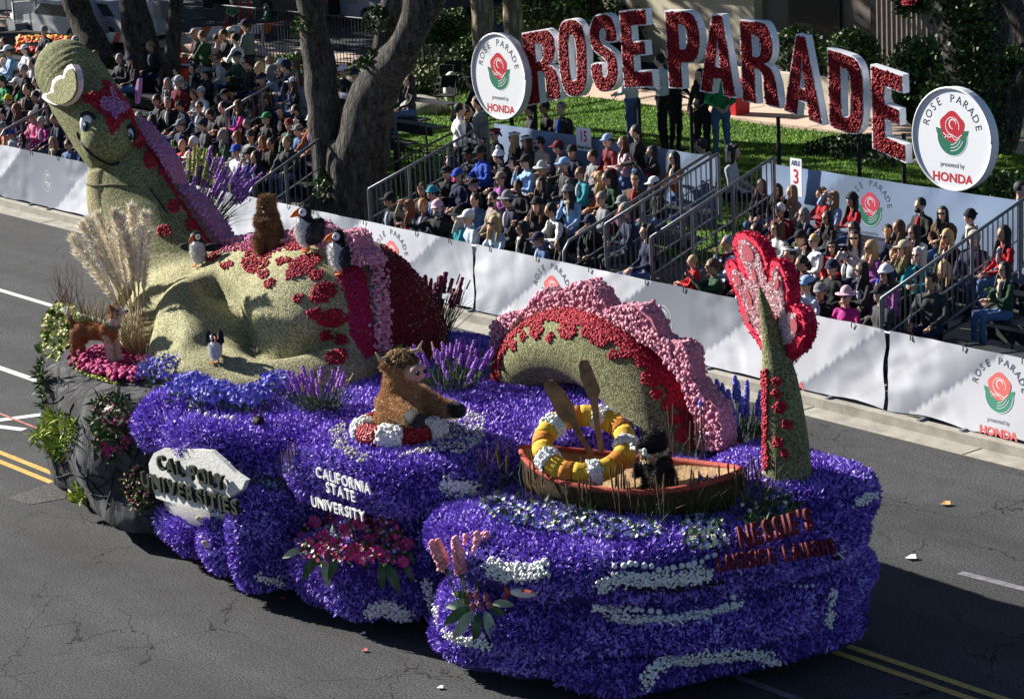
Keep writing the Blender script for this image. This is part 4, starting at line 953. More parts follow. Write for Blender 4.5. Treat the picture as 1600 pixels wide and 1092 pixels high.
b = P(300, 372, -5.6); root = plant('liatris_clump', 'dark purple spikes fanning out behind the serpent neck', 'flowers', b)
add_spikes(root, b, 70, 1.15, .75, m_liat, 'liatd', .45, .035, (.28, .3), .2, stemmat=m_stem); add_spikes(root, b + Vector((-.1, 0, 0)), 26, 1.2, .3, m_lime, 'limesp', .4, .03, (-.0, .1), .15); add_blades(root, b, 260, .9, .8, m_green, .2, .25, (.25, .25))
b = P(672, 530, -5.2); root = plant('gladiolus_clump', 'dark red gladiolus spikes behind the serpent rear flank', 'flowers', b); add_spikes(root, b, 22, .75, .35, m_dkred, 'glad', .34, .045, (.12, .1), .22); add_blades(root, b, 160, .85, .5, m_green, .22, .22)
add_spikes(root, b, 10, .85, .4, m_stem, 'gladtip', .2, .015, (.12, .1), .22)
b = surf(628, 588, BH); root = plant('celosia_clump', 'bright lime green feathery flowers just behind the cow', 'flowers', b); add_spikes(root, b, 26, .3, .5, m_lime, 'lime2', .2, .035, (0, 0), .14)
add_cloud(root, b + Vector((.1, -.2, .02)), .14, 60, (.03, .05), m_snap, T_PUFF)
b = surf(1150, 690, BH, -5); root = plant('delphinium_clump', 'dark blue delphinium spikes left of the serpent tail', 'flowers', b); add_spikes(root, b, 34, .55, .3, m_blue, 'delph', .34, .045, (0, 0), .4); add_blades(root, b, 240, .5, .5, m_green, .25, .4)
# rushes round the boat
def rush(lab, pts, n, h_, rad, blades=60):
    b = surf(*pts, BH); root = plant('rush_clump', lab, 'plant', b, 'brown rushes planted round the boat'); add_blades(root, b, blades, h_ * .95, .3, m_green, .12, rad, name='foliage')
    cm = _sp.get('cat')
    if not cm:
        mb = MB(); mb.tube([(0, 0, 0), (0, 0, .3)], [.004, .004], 4); mb.tube([(0, 0, .3), (0, 0, .32), (0, 0, .56), (0, 0, .58)], [.004, .009, .009, .003], 6); mb.tube([(0, 0, .58), (0, 0, .62)], [.002, .001], 3); cm = mb.mesh('cattail'); cm.materials.append(m_cat); _sp['cat'] = cm
    for i in range(n):
        a = random.uniform(0, 2 * PI); r0 = rad * math.sqrt(random.random()); o = link('cattail', cm, root, world_xf=True); o.location = b + Vector((r0 * math.cos(a), r0 * math.sin(a), 0)); s = h_ / .6 * random.uniform(.7, 1.1)
        o.scale = (1, 1, s); o.rotation_euler = (random.gauss(0, .06), random.gauss(0, .06), 0)
for lab, x, y, n, h_, rad in [('rushes at the left tip of the boat', 775, 768, 9, .62, .2), ('rushes before the left half of the boat', 850, 785, 10, .62, .22), ('rushes before the yellow life ring', 905, 800, 9, .6, .2), ('rushes before the middle of the boat', 975, 806, 11, .6, .22),
                              ('rushes below the black bear', 1020, 815, 8, .6, .18), ('rushes before the right end of the boat', 1085, 808, 9, .65, .2), ('rushes right of the boat tip', 1150, 800, 8, .6, .18), ('tall rushes behind the right end of the boat', 1085, 715, 12, .7, .3),
                              ('rushes at the foot of the serpent tail', 1195, 790, 10, .55, .2), ('rushes on the lower deck left of the boat', 600, 800, 6, .5, .12), ('rushes above the narrow purple column', 455, 740, 8, .4, .1)]:
    rush(lab, (x, y), n, h_ * .88, rad, 55)
bouquet('flower_bed', 'white freesias and pale blue flowers on the deck before the boat', [(748, 790), (765, 772), (830, 780), (900, 795), (960, 808), (1030, 820), (1035, 838), (960, 842), (900, 836), (830, 825), (770, 812)], [m_ivory, m_pblue, m_blue, m_blue], 620, (.04, .075), 300, lh=.12, lw=.7)
bouquet('flower_bed', 'small bed of white callas and pale blue hydrangea by the red title', [(1060, 820), (1085, 800), (1130, 815), (1140, 850), (1110, 862), (1075, 852)], [m_ivory, m_pblue, m_blue], 190, (.04, .08), 120, lh=.12, lw=.8)
bouquet('flower_bed', 'sparse white flowers at the foot of the serpent tail', [(1160, 790), (1200, 775), (1250, 790), (1240, 815), (1190, 830), (1160, 815)], [m_ivory, m_blue], 70, (.04, .07), 160, lh=.2, lw=.3)
bouquet('babys_breath', 'pale babys breath scattered right of the cow ring', [(680, 660), (720, 640), (760, 650), (756, 690), (720, 712), (690, 706), (650, 712), (620, 716), (660, 700)], [m_baby, m_whitef], 620, (.02, .04), 10, lh=.05, tmpl=T_PUFF, lift=.02)
bouquet('babys_breath', 'pale babys breath left of the cow ring', [(515, 670), (540, 660), (545, 700), (590, 720), (560, 725), (520, 700)], [m_baby], 200, (.02, .035), 10, lh=.05, tmpl=T_PUFF, lift=.02)
# magenta gerbera garland with big leaves
r_, a_, q_ = bouquet('gerbera_garland', 'magenta gerberas with broad dark leaves hung below the white university lettering', [(456, 850), (475, 820), (520, 805), (570, 808), (620, 815), (642, 850), (632, 880), (580, 886), (520, 880), (470, 875)], [m_gerb, m_gerb, m_snap, m_pblue, m_liat, m_crim], 520, (.04, .07), 260, lh=.13, lift=.14, lw=.7)
for (x, y) in [(471, 838), (484, 846), (497, 856), (505, 838), (518, 852), (538, 826), (529, 846), (553, 858), (562, 872), (545, 866), (577, 868), (590, 862), (601, 869), (621, 856), (630, 878), (575, 842), (515, 868), (560, 818), (492, 816), (636, 850)]:
    h = hit(x, y, BH)
    if h:
        o = link('bloom', gerb_mesh(m_gerb, 'gpink'), r_, world_xf=True); s = random.uniform(1.15, 1.6); o.scale = (s, s, s); o.location = h[0] - ray(x, y) * .2; o.rotation_euler = (-ray(x, y) + Vector((0, 0, .25))).to_track_quat('Z', 'Y').to_euler()
def bigleaf(root, x, y, a, L, mat, bv=None):
    h = hit(x, y, bv or BH)
    if not h: return
    c = h[0] - ray(x, y) * .16; d = IR * math.cos(a) + IU * math.sin(a); v = -ray(x, y); w = v.cross(d).normalized(); mb = MB(); n = 7; vs, fs = [], []
    for i in range(n):
        t = i / (n - 1); ww = L * .2 * math.sin(PI * min(1, t * .92 + .06)) ** .8; p = c + d * L * t - Vector((0, 0, L * .25 * t * t)) + v * .05 * math.sin(PI * t); vs += [p - w * ww + v * ww * .35, p, p + w * ww + v * ww * .35]
    for i in range(n - 1):
        k = i * 3; fs += [(k, k + 1, k + 4, k + 3), (k + 1, k + 2, k + 5, k + 4)]
    mb.add(vs, fs); mb.build('leaf', mat, root, smooth=True)
m_leafb = M('broad_leaf', (.03, .085, .02), rough=.35, spec=.5, nz=(12, .4)); m_leafp = M('pale_leaf', (.35, .42, .28), rough=.5, nz=(12, .3))
for x, y, a, L, mt in [(470, 862, 200, .22, m_leafp), (480, 868, 230, .28, m_leafb), (500, 872, 250, .3, m_leafb), (512, 876, 260, .32, m_leafp), (530, 868, 240, .3, m_leafb), (552, 880, 265, .34, m_leafb), (570, 884, 275, .34, m_leafb), (590, 882, 262, .34, m_leafb), (608, 884, 280, .3, m_leafb), (625, 880, 300, .28, m_leafb), (540, 850, 200, .24, m_leafb), (462, 850, 190, .18, m_leafp), (640, 862, 320, .24, m_leafb)]:
    if int(x) % 3: bigleaf(r_, x + random.uniform(-6, 6), y - 3, R(a + random.uniform(-22, 22)), L * random.uniform(.65, 1.0), mt)
root = plant('snapdragon_spray', 'coral pink snapdragons with protea buds and broad leaves on the front tier', 'flowers', surf(745, 935, BH)); b = surf(745, 935, BH) + Vector((.05, -.15, 0))
add_spikes(root, b, 12, .62, .25, m_snap, 'snap', .42, .055, (-.1, -.0), .1)
for x, y, a, L, mt in [(742, 945, 170, .3, m_leafp), (735, 950, 200, .3, m_leafb), (740, 955, 225, .3, m_leafp), (748, 957, 260, .26, m_leafb), (758, 955, 290, .28, m_leafp), (765, 948, 330, .26, m_leafb), (770, 943, 10, .22, m_leafp), (735, 935, 150, .22, m_leafb)]: bigleaf(root, x, y, R(a), L, mt)
for x, y in [(726, 935), (738, 948), (750, 945), (760, 932), (745, 930), (764, 944), (733, 930)]:
    h = hit(x, y, BH); mb = MB(); c = h[0] - ray(x, y) * .22; mb.ell(c, (.035, .035, .05), nu=8, nv=6); mb.build('bud', M('protea', (.35, .12, .14), nz=(40, .5)), root, smooth=True)
# small ornaments on the sides
for x, y, rz_, lab in [(818, 926, .1, 'small white and red painted fish on the front tier'), (1310, 868, -.4, 'small white crossed toothpick windmill ornament near the red title')][:1]:
    h = hit(x, y, BH); root = empty('fish_ornament', h[0], lab, 'ornament'); c = h[0] - ray(x, y) * .12; mb = MB(); mb.ell(c, (.14, .05, .05), rot=Matrix.Rotation(.55, 3, 'Z'), nu=14, nv=8); mb.build('body', M('fish_white', (.65, .62, .6), nz=(30, .3)), root, smooth=True)
    for s_ in (-1,):
        fmb, fo = flat_plate('tail', [(800, 924), (786, 914), (790, 926), (785, 937)], c, (0, -1, .1), .03, M('fish_red', (.3, .04, .03)), root); flat_plate('stripe', [(815, 920), (830, 923), (829, 926), (814, 924)], c + Vector((0, -.06, 0)), (0, -1, .1), .015, MATS['fish_red'], root)
        mb = MB(); mb.ell(P(841, 927, c.y - .05), .02, nu=8, nv=6); mb.build('eye', m_black, root)
h = hit(1310, 868, BH); root = empty('twig_ornament', h[0], 'crossed white twigs over a dark pod on the right side of the float', 'ornament'); mb = MB(); c = h[0]
mb.tube([P(1303, 868, c.y - .1), P(1322, 860, c.y - .1)], .007, 4); mb.tube([P(1308, 863, c.y - .1), P(1320, 873, c.y - .1)], .007, 4); mb.build('twigs', m_lwhite, root); mb = MB(); mb.ell(P(1306, 870, c.y - .05), (.06, .04, .035), nu=10, nv=6); mb.build('pod', m_black, root, smooth=True)
for x, y, lab in [(313, 812, 'curled pale husk leaf on the purple bank below the sign panel'), (322, 850, 'yellow husk leaf on the small purple bulge'), (673, 975, 'small pale shell stuck on the lower left front tier')]:
    h = hit(x, y, BH)
    if h:
        mb = MB(); c = h[0] - ray(x, y) * .06; mb.ell(c, (.07, .02, .035), rot=Matrix.Rotation(.5, 3, 'Z') @ Matrix.Rotation(.5, 3, 'Y'), nu=8, nv=5); tag(mb.build('husk', M('husk_cream', (.6, .5, .3), nz=(20, .3))), lab, 'husk')

# ================================================================== BOAT, OARS, RINGS
bc = Vector((10.92, -7.52, 1.54)); ba = R(23); bx = Vector((math.cos(ba), math.sin(ba), 0)); by = Vector((-bx.y, bx.x, 0)); HL, HW, HH = 1.28, .62, .36
bt = empty('rowing_boat', bc, 'brown woven rowing boat with a red rim standing among rushes on the front deck', 'boat')
def boat_shell(name, inset, z0, mat, flip=False):
    mb = MB(); n, m = 24, 12
    for i in range(n + 1):
        t = -1 + 2 * i / n; w = max((1 - abs(t) ** 2.3), .0) ** .8 * (HW - inset) + .005; zr = HH + .16 * abs(t) ** 2.5; L = (HL - inset) * t
        for j in range(m + 1):
            a = PI * j / m; yy = math.cos(a) * w * 1.0; zz = z0 + (zr - z0) * (1 - math.sin(a) ** .6) if 0 < j < m else zr
            mb.v.append(tuple(bc + bx * L + by * yy + Vector((0, 0, zz))))
    for i in range(n):
        for j in range(m):
            k = i * (m + 1) + j; f = (k, k + 1, k + m + 2, k + m + 1); mb.f.append(f[::-1] if flip else f); mb.m.append(0); mb.t.append(.5)
    return mb.build(name, mat, bt, smooth=True)
boat_shell('hull', 0, 0.0, M('woven_bark', (.10, .06, .03), rough=.9, nz=(18, .5), bump=(16, 1.0, 'wave', .05)))
boat_shell('lining', .05, .2, M('cork_tan', (.42, .27, .14), rough=.9, nz=(9, .45), bump=(30, .6)), True)
for s_ in (-1, 1):
    pts = []
    for i in range(25):
        t = -1 + i / 12; w = max((1 - abs(t) ** 2.3), .0) ** .8 * (HW - .025); pts.append(bc + bx * HL * t + by * w * s_ + Vector((0, 0, HH + .16 * abs(t) ** 2.5)))
    mb = MB(); mb.tube(pts, .035, 8); mb.build('rim', M('rim_red', (.36, .06, .04), rough=.8, nz=(20, .3), bump=(60, .5)), bt, smooth=True)
m_wood = M('oar_wood', (.26, .15, .07), rough=.7, nz=(6, .6), bump=(14, .6, 'wave', .01))
for nm, poly, anc, lab in [('oar', [(850, 598), (857, 594), (864, 594), (880, 610), (896, 635), (900, 655), (915, 690), (928, 708), (922, 715), (908, 692), (889, 660), (872, 652), (862, 630), (850, 606)], -7.75, 'wooden oar with striped grain leaning left inside the yellow life ring'),
                          ('oar', [(904, 570), (908, 563), (917, 562), (922, 572), (935, 604), (937, 612), (933, 622), (936, 660), (943, 706), (935, 709), (929, 665), (922, 625), (915, 612), (907, 590)], -7.6, 'upright wooden oar standing inside the yellow life ring')]:
    a = P(sum(p[0] for p in poly) / len(poly), sum(p[1] for p in poly) / len(poly), anc); mb, o = flat_plate(nm, poly, a, (.55, -.8, .15), .035, m_wood, None); tag(o, lab, 'oar', 'wooden oars')
def ring(name, label, c, n, Rj, r, segs, parent=None):
    q = Vector(n).normalized().to_track_quat('Z', 'Y').to_matrix(); root = empty(name, c, label, 'life ring')
    a0 = 0
    for (da, mat, fat, puffs) in segs:
        N_ = max(3, int(da / 6)); pts = [Vector(c) + q @ Vector((Rj * math.cos(R(a0 + da * i / N_)), Rj * math.sin(R(a0 + da * i / N_)), 0)) for i in range(N_ + 1)]
        mb = MB(); mb.tube(pts, r * fat, 14); o = mb.build('segment', mat, root, smooth=True)
        if puffs:
            v, t = mb.arrays(); p_, q_ = pts_on(v, t, int(area_of(v, t) * 1100)); scatter('petals', p_, q_, T_PUFF, puffs, .5, mat, o, lift=.3)
        a0 += da
    return root
m_ry = M('ring_yellow', (.62, .38, .03), rough=.8, nz=(10, .2), bump=(70, .4)); m_ro = M('ring_orange', (.55, .2, .02), rough=.8, nz=(10, .2), bump=(70, .4))
rc = P(913, 694, -7.75); nn = Vector((.35, -.35, .95))
nn = Vector((-FWD.x * .47, -FWD.y * .47, .88))
seg = []
for k in range(5): seg += [(20, m_ry, 1, None), (17, m_ro, 1, None), (19, m_ry, 1, None), (16, m_wpuff, 1.07, (.03, .045))]
ring('life_ring', 'big yellow and orange life ring with white bands propped in the boat', rc, nn, .44, .115, seg)
m_bead = M('red_bead', (.28, .012, .02), rough=.35, nz=(30, .4), bump=(34, 1.0, 'vor', .03))
hc = surf(612, 690, BH); cowc = Vector((hc.x - .12, hc.y + .22, hc.z + .09))
seg = []
for k in range(5): seg += [(40, m_bead, 1, None), (32, m_wpuff, 1.05, (.035, .055))]
ring('life_ring', 'red and white flowered life ring round the highland cow', cowc, (0, 0, 1), .41, .125, seg)
# ================================================================== ANIMAL FIGURES ON THE FLOAT
def fur(me, mat, n, size, parent, tilt=.35, droop=.35, keep=None, name='fur', width=1.0):
    v, t = mesh_arrays(me); p, q = pts_on(v, t, n, keep)
    return scatter(name, p, q, T_HAIR, size, tilt, mat, parent, droop=droop, width=width)
def rooted(o, root):   # local-space child
    o.parent = root; o.matrix_parent_inverse = Matrix.Identity(4); return o
def creature(name, label, cat, loc, rz, mb, voxel, mats, scale=1.0, group=None, smooth=5):
    root = empty(name, loc, label, cat, group, rz); root.scale = (scale,) * 3
    me = remesh(mb, voxel, smooth, 'body', mats); o = bpy.data.objects.new('body', me); COL.objects.link(o); rooted(o, root); return root, me
def part(root, name, mb, mat, smooth=True, parent=None):
    me = mb.mesh(name, smooth)
    for m in (mat if isinstance(mat, (list, tuple)) else [mat]): me.materials.append(m)
    o = bpy.data.objects.new(name, me); COL.objects.link(o); return rooted(o, parent or root)
def lfur(root, me, mat, n, size, tilt=.3, droop=.3, keep=None, width=1.0, name='fur'):
    v, t = mesh_arrays(me); p, q = pts_on(v, t, n, keep); o = scatter(name, p, q, T_HAIR, size, tilt, mat, None, droop=droop, width=width); return rooted(o, root)
m_beav = M('beaver_brown', (.13, .07, .03), tint=[(.12, .06, .025), (.26, .14, .06), (.42, .25, .11)], rough=.85); m_beavd = M('beaver_dark', (.06, .035, .02), rough=.9)
m_or = M('puffin_orange', (.55, .13, .02), rough=.7, nz=(30, .2)); m_bk = M('black_fur', (.012, .012, .014), tint=[(.005, .005, .006), (.015, .015, .017), (.035, .033, .035)], rough=.8)
m_fw = M('fluffy_white', (.75, .75, .72), tint=[(.6, .6, .58), (.76, .76, .74), (.85, .85, .84)], rough=.8)
m_eyeb = M('eye_black', (.01, .01, .01), rough=.15)
# beaver
mb = MB()
mb.ell((0, 0, .24), (.17, .16, .22)); mb.ell((0, -.01, .42), (.125, .12, .16)); mb.ell((0, -.03, .60), (.115, .12, .115)); mb.ell((0, -.13, .56), (.06, .05, .045)); mb.ell((-.07, -.06, .55), (.055, .06, .05)); mb.ell((.07, -.06, .55), (.055, .06, .05))
for s_ in (-1, 1):
    mb.cap((s_ * .11, -.05, .45), (s_ * .12, -.15, .36), .05, .042); mb.cap((s_ * .12, -.15, .36), (s_ * .03, -.19, .41), .042, .035); mb.ell((s_ * .09, -.06, .13), (.10, .15, .13)); mb.ell((s_ * .1, -.17, .03), (.05, .1, .03)); mb.ell((s_ * .09, .01, .69), (.025, .02, .03))
h = hit(423, 386, BALL); loc = h[0] if h else P(423, 386, -6.6)
bv_, bm = creature('beaver', 'upright brown beaver with folded paws on the back of the sea serpent', 'animal figure', loc + Vector((0, 0, -.03)), R(38), mb, .018, [M('beaver_skin', (.13, .07, .035), rough=.9)])
lfur(bv_, bm, m_beav, 15000, (.025, .045), droop=.7)
x = MB(); x.ell((0, -.178, .575), (.025, .02, .02)); part(bv_, 'nose', x, m_eyeb); x = MB(); x.ell((0, -.165, .535), (.03, .02, .028)); part(bv_, 'mouth', x, m_eyeb)
x = MB(); x.box((0, -.186, .525), (.022, .008, .03)); part(bv_, 'teeth', x, m_fw, False)
for s_ in (-1, 1): x = MB(); x.ell((s_ * .05, -.135, .635), .014); part(bv_, 'eye', x, m_eyeb)
for s_ in (-1, 1):
    for k in range(4): x = MB(); x.tube([(s_ * .03 + s_ * .008 * k, -.215, .42 - k * .012), (s_ * .005, -.235, .405 - k * .014)], [.008, .005], 5); part(bv_, 'finger', x, m_beavd)
x = MB(); x.ell((0, .2, .02), (.1, .16, .025)); part(bv_, 'tail', x, m_beavd)
# puffins
def puffin(lab, x, y, rz, sc, head=0.0, wings='folded', bvh=None):
    mb = MB(); mb.mi = 1; mb.ell((0, -.02, .19), (.085, .09, .14)); mb.ell((0, -.05, .25), (.075, .07, .1)); mb.mi = 0
    mb.ell((0, .09, .2), (.075, .07, .14), rot=Matrix.Rotation(-.4, 3, 'X')); mb.cap((0, .08, .16), (0, .2, .08), .06, .02); mb.cap((0, 0, .3), (0, -.02, .38), .055, .055)
    H = Matrix.Rotation(head, 3, 'Z'); hc_ = Vector((0, -.02, .40)); mb.ell(hc_, (.062, .068, .07))
    h = hit(x, y, bvh or BALL); loc = h[0] if h else P(x, y, -7)
    root, me = creature('puffin', lab, 'animal figure', loc, rz, mb, .014, [m_bk, m_fw], sc, 'black and white puffin figures on the serpent')
    lfur(root, me, m_fw, 3600, (.025, .045), keep=lambda p, q: (p[:, 1] < -.0) & (p[:, 2] < .31), width=1.6, droop=.5); lfur(root, me, m_bk, 2500, (.015, .03), keep=lambda p, q: (p[:, 1] > .02) | (p[:, 2] > .33), droop=.4)
    for s_ in (-1, 1):
        x_ = MB(); x_.ell(hc_ + H @ Vector((s_ * .045, -.02, 0)), (.022, .042, .042), rot=H); part(root, 'cheek', x_, m_fw); x_ = MB(); x_.ell(hc_ + H @ Vector((s_ * .066, -.03, .005)), .01); part(root, 'eye', x_, m_eyeb)
    b0 = hc_ + H @ Vector((0, -.05, -.005)); b1 = hc_ + H @ Vector((0, -.15, -.05)); x_ = MB(); x_.tube([b0, b0.lerp(b1, .5) + Vector((0, 0, .006)), b1], [(.022, .042), (.015, .033), (.004, .006)], 8, flat=(1, 0, 0)); part(root, 'beak', x_, m_or)
    for s_ in (-1, 1):
        x_ = MB(); x_.tube([(s_ * .04, -.01, .08), (s_ * .045, -.01, .01)], .012, 6)
        for k in (-1, 0, 1): x_.tube([(s_ * .045, -.01, .01), (s_ * .045 + k * .03, -.08, .005)], [.012, .006], 4)
        x_.add([(s_ * .045, -.01, .008), (s_ * .045 - .03, -.075, .006), (s_ * .045 + .03, -.075, .006)], [(0, 1, 2)]); part(root, 'foot', x_, m_or)
    for s_ in (-1, 1):
        x_ = MB()
        if wings == 'folded': x_.ell((s_ * .085, .06, .19), (.02, .09, .13), rot=Matrix.Rotation(-.5, 3, 'X'))
        elif wings == 'spread': x_.ell((s_ * .17, .05, .24), (.12, .02, .055), rot=Matrix.Rotation(-s_ * .1, 3, 'Y'))
        else: x_.prism([[(0, 0), (.07, .02), (.03, .2), (-.03, .26), (-.05, .12)]], (s_ * .07, .02, .26), (s_ * .9, -.1, .3), (s_ * .15, 0, 1), .03)
        part(root, 'wing', x_, m_bk, wings != 'up')
    return root
puffin('puffin with spread wings at the foot of the serpent neck', 312, 416, R(35), 1.0, R(-25), 'spread')
puffin('taller puffin facing left beside the beaver', 484, 392, R(-35), 1.25, 0)
puffin('lower right puffin facing left on the crimson back', 535, 428, R(-30), 1.2, 0)
puffin('puffin with raised wings sitting on the serpent flipper', 338, 566, R(40), .8, R(30), 'up')
# dog
m_fox = M('fox_brown', (.25, .09, .025), tint=[(.18, .055, .015), (.34, .13, .04), (.48, .23, .08)], rough=.8); m_cr = M('cream_fur', (.6, .5, .4), tint=[(.4, .3, .2), (.6, .52, .42), (.8, .74, .66)], rough=.8)
mb = MB(); mb.mi = 0
mb.ell((0, .28, .42), (.125, .16, .125)); mb.ell((0, .08, .42), (.105, .22, .11)); mb.ell((0, -.14, .43), (.12, .13, .14))
for s_ in (-1, 1):
    mb.ell((s_ * .08, .34, .34), (.06, .1, .13)); mb.cap((s_ * .085, .33, .3), (s_ * .085, .42, .17), .06, .035); mb.cap((s_ * .085, .42, .17), (s_ * .085, .37, .04), .035, .03); mb.ell((s_ * .085, .33, .025), (.035, .06, .025))
mb.mi = 1
for s_ in (-1, 1): mb.cap((s_ * .075, -.17, .38), (s_ * .08, -.2, .2), .055, .04); mb.cap((s_ * .08, -.2, .2), (s_ * .08, -.22, .04), .04, .035); mb.ell((s_ * .08, -.26, .028), (.04, .06, .028))
mb.mi = 0; mb.cap((0, -.2, .5), (0, -.27, .64), .095, .08); mb.ell((0, -.31, .72), (.085, .09, .08)); mb.mi = 1; mb.cap((0, -.37, .72), (0, -.47, .735), .045, .03); mb.ell((0, -.27, .6), (.1, .08, .07)); mb.mi = 0
for s_ in (-1, 1): mb.cap((s_ * .06, -.28, .78), (s_ * .075, -.27, .85), .03, .012)
mb.cap((0, .42, .45), (0, .5, .62), .04, .03); mb.mi = 1; mb.cap((0, .5, .62), (0, .5, .74), .035, .015)
loc = surf(160, 570, BH)
dog, dm = creature('dog', 'russet and cream dog figure standing on the magenta bed at the rear rock', 'animal figure', loc + Vector((0, 0, .03)), R(112), mb, .016, [M('dog_skin', (.2, .08, .03), rough=.9), M('dog_cream', (.5, .42, .34), rough=.9)], .95)
lfur(dog, dm, m_fox, 9000, (.02, .035), keep=lambda p, q: ~(((p[:, 1] < -.1) & (p[:, 2] < .3)) | ((p[:, 1] < -.33) & (p[:, 2] > .6)) | ((p[:, 1] < -.19) & (p[:, 2] > .52) & (p[:, 2] < .67)) | (p[:, 2] > .6) & (p[:, 1] > .3)))
lfur(dog, dm, m_cr, 7000, (.025, .05), keep=lambda p, q: (((p[:, 1] < -.1) & (p[:, 2] < .3)) | ((p[:, 1] < -.33) & (p[:, 2] > .6)) | ((p[:, 1] < -.19) & (p[:, 2] > .52) & (p[:, 2] < .67)) | (p[:, 2] > .6) & (p[:, 1] > .3)))
x = MB(); x.ell((0, -.5, .745), .02); part(dog, 'nose', x, m_eyeb)
for s_ in (-1, 1): x = MB(); x.ell((s_ * .045, -.385, .755), .014); part(dog, 'eye', x, m_eyeb)
x = MB(); x.tube([(.1 * math.cos(t), -.22 + .1 * math.sin(t), .55 + .05 * math.sin(t)) for t in [i * PI / 8 for i in range(17)]], .018, 6); part(dog, 'collar', x, M('collar_green', (.06, .12, .06)))
# highland cow in its ring
m_cow = M('cow_fur', (.3, .16, .07), tint=[(.3, .16, .06), (.54, .32, .15), (.7, .47, .26)], rough=.8); m_cows = M('cow_skin', (.24, .13, .06), rough=.9); m_snout = M('cow_snout', (.55, .3, .25), rough=.7, nz=(20, .15))
mb = MB(); mb.mi = 0
mb.ell((0, 0, .12), (.3, .27, .3)); mb.ell((0, -.02, .34), (.25, .2, .24)); mb.cap((0, -.02, .42), (0, -.05, .66), .2, .165); mb.ell((0, -.07, .76), (.165, .19, .16)); mb.mi = 1; mb.cap((0, -.18, .74), (0, -.3, .72), .1, .088); mb.mi = 0
# arm towards the right-back, arm towards the viewer
mb.cap((-.2, -.05, .42), (-.34, -.62, .40), .115, .08)
mb.cap((.22, 0, .4), (.3, -.28, .3), .12, .10); mb.cap((.3, -.28, .3), (.34, -.42, .3), .1, .085)
for s_ in (-1, 1): mb.ell((s_ * .17, 0, .78), (.07, .03, .045))
cow, cm = creature('highland_cow', 'shaggy brown highland cow sitting in the red and white ring with both hooves out', 'animal figure', cowc + Vector((0, 0, -.12)), R(92), mb, .024, [m_cows, m_snout], 1.1)
ck = lambda p, q: ~((p[:, 1] < -.235) & (p[:, 2] > .6))
lfur(cow, cm, m_cow, 30000, (.02, .038), tilt=.3, droop=.6, keep=ck)
x = MB(); x.ell((0, -.315, .735), (.1, .075, .085), nu=18, nv=12); part(cow, 'snout', x, m_snout)
x = MB(); x.cap((-.34, -.62, .40), (-.35, -.72, .395), .086, .08); part(cow, 'hoof', x, m_bk); x = MB(); x.cap((.34, -.42, .3), (.355, -.5, .3), .088, .08); part(cow, 'hoof', x, m_bk)
for s_ in (-1, 1):
    x = MB(); x.ell((s_ * .05, -.395, .75), (.026, .014, .024)); part(cow, 'nostril', x, m_eyeb); x = MB(); x.ell((s_ * .105, -.2, .81), .024); part(cow, 'eye', x, m_eyeb)
    x = MB(); x.tube([(s_ * .13, -.02, .86), (s_ * .24, -.05, .87), (s_ * .3, -.06, .96)], [.03, .022, .006], 8); part(cow, 'horn', x, M('horn', (.45, .36, .22), rough=.5))
l_, q_ = [], []
for i in range(420):
    a = random.uniform(0, 2 * PI); b_ = random.uniform(.25, 1.5); d = Vector((math.cos(a) * math.cos(b_), math.sin(a) * math.cos(b_) * 1.1, math.sin(b_))); l_.append(Vector((0, -.07, .76)) + Vector((d.x * .165, d.y * .185, d.z * .155))); q_.append(d)
rooted(scatter('forelock', arr(l_), arr(q_), T_PUFF, (.03, .06), .5, M('forelock_brown', (.12, .07, .03), tint=[(.03, .018, .008), (.13, .07, .03), (.34, .22, .11)], rough=.9), None), cow)
for k in range(3): pass
# black bear in the boat
mb = MB(); mb.ell((0, 0, .2), (.2, .18, .24)); mb.ell((0, -.02, .42), (.16, .14, .18)); mb.ell((0, -.05, .66), (.13, .13, .125)); mb.cap((0, -.14, .63), (0, -.24, .62), .055, .042)
for s_ in (-1, 1): mb.cap((s_ * .14, -.04, .48), (s_ * .17, -.18, .28), .06, .045); mb.cap((s_ * .09, -.05, .1), (s_ * .12, -.26, .07), .08, .055); mb.ell((s_ * .1, -.0, .77), (.035, .02, .045))
bear, bem = creature('black_bear', 'black bear with a flower collar holding a white bone in the boat', 'animal figure', P(1032, 782, -7.45), R(-10), mb, .018, [m_bk], 1.0)
lfur(bear, bem, m_bk, 12000, (.02, .04))
for s_ in (-1, 1): x = MB(); x.ell((s_ * .05, -.165, .69), .013); part(bear, 'eye', x, m_eyeb)
x = MB(); x.tube([(-.11, -.245, .60), (.11, -.245, .60)], .018, 8)
for s_ in (-1, 1):
    for t_ in (-1, 1): x.ell((s_ * .12, -.245, .60 + t_ * .018), .025, nu=8, nv=6)
part(bear, 'bone', x, M('bone', (.75, .72, .64)))
l_, q_ = [], []
for i in range(260):
    a = random.uniform(0, 2 * PI); l_.append((.15 * math.cos(a), -.05 + .14 * math.sin(a), .52 + random.uniform(-.05, .05) - .03 * math.sin(-a))); q_.append((math.cos(a), math.sin(a), .3))
rooted(scatter('collar_flowers', arr(l_), arr(q_), T_STAR, (.025, .05), .4, M('collar_mix', (.5, .2, .05), tint=[(.5, .12, .02), (.6, .4, .2), (.7, .65, .5), (.08, .15, .05)]), None), bear)
# small toy bird lying on its back by the violet clump
mb = MB(); mb.ell((0, 0, .06), (.07, .1, .06)); mb.ell((0, -.12, .08), (.04, .045, .04))
bird, _m = creature('toy_bird', 'little black toy bird on its back with red legs in the air', 'animal figure', surf(404, 665, BH), R(60), mb, .012, [m_bk])
for s_ in (-1, 1): x = MB(); x.tube([(s_ * .03, 0, .1), (s_ * .04, .02, .2), (s_ * .04, -.04, .23)], [.01, .008, .006], 6); part(bird, 'leg', x, m_lred)
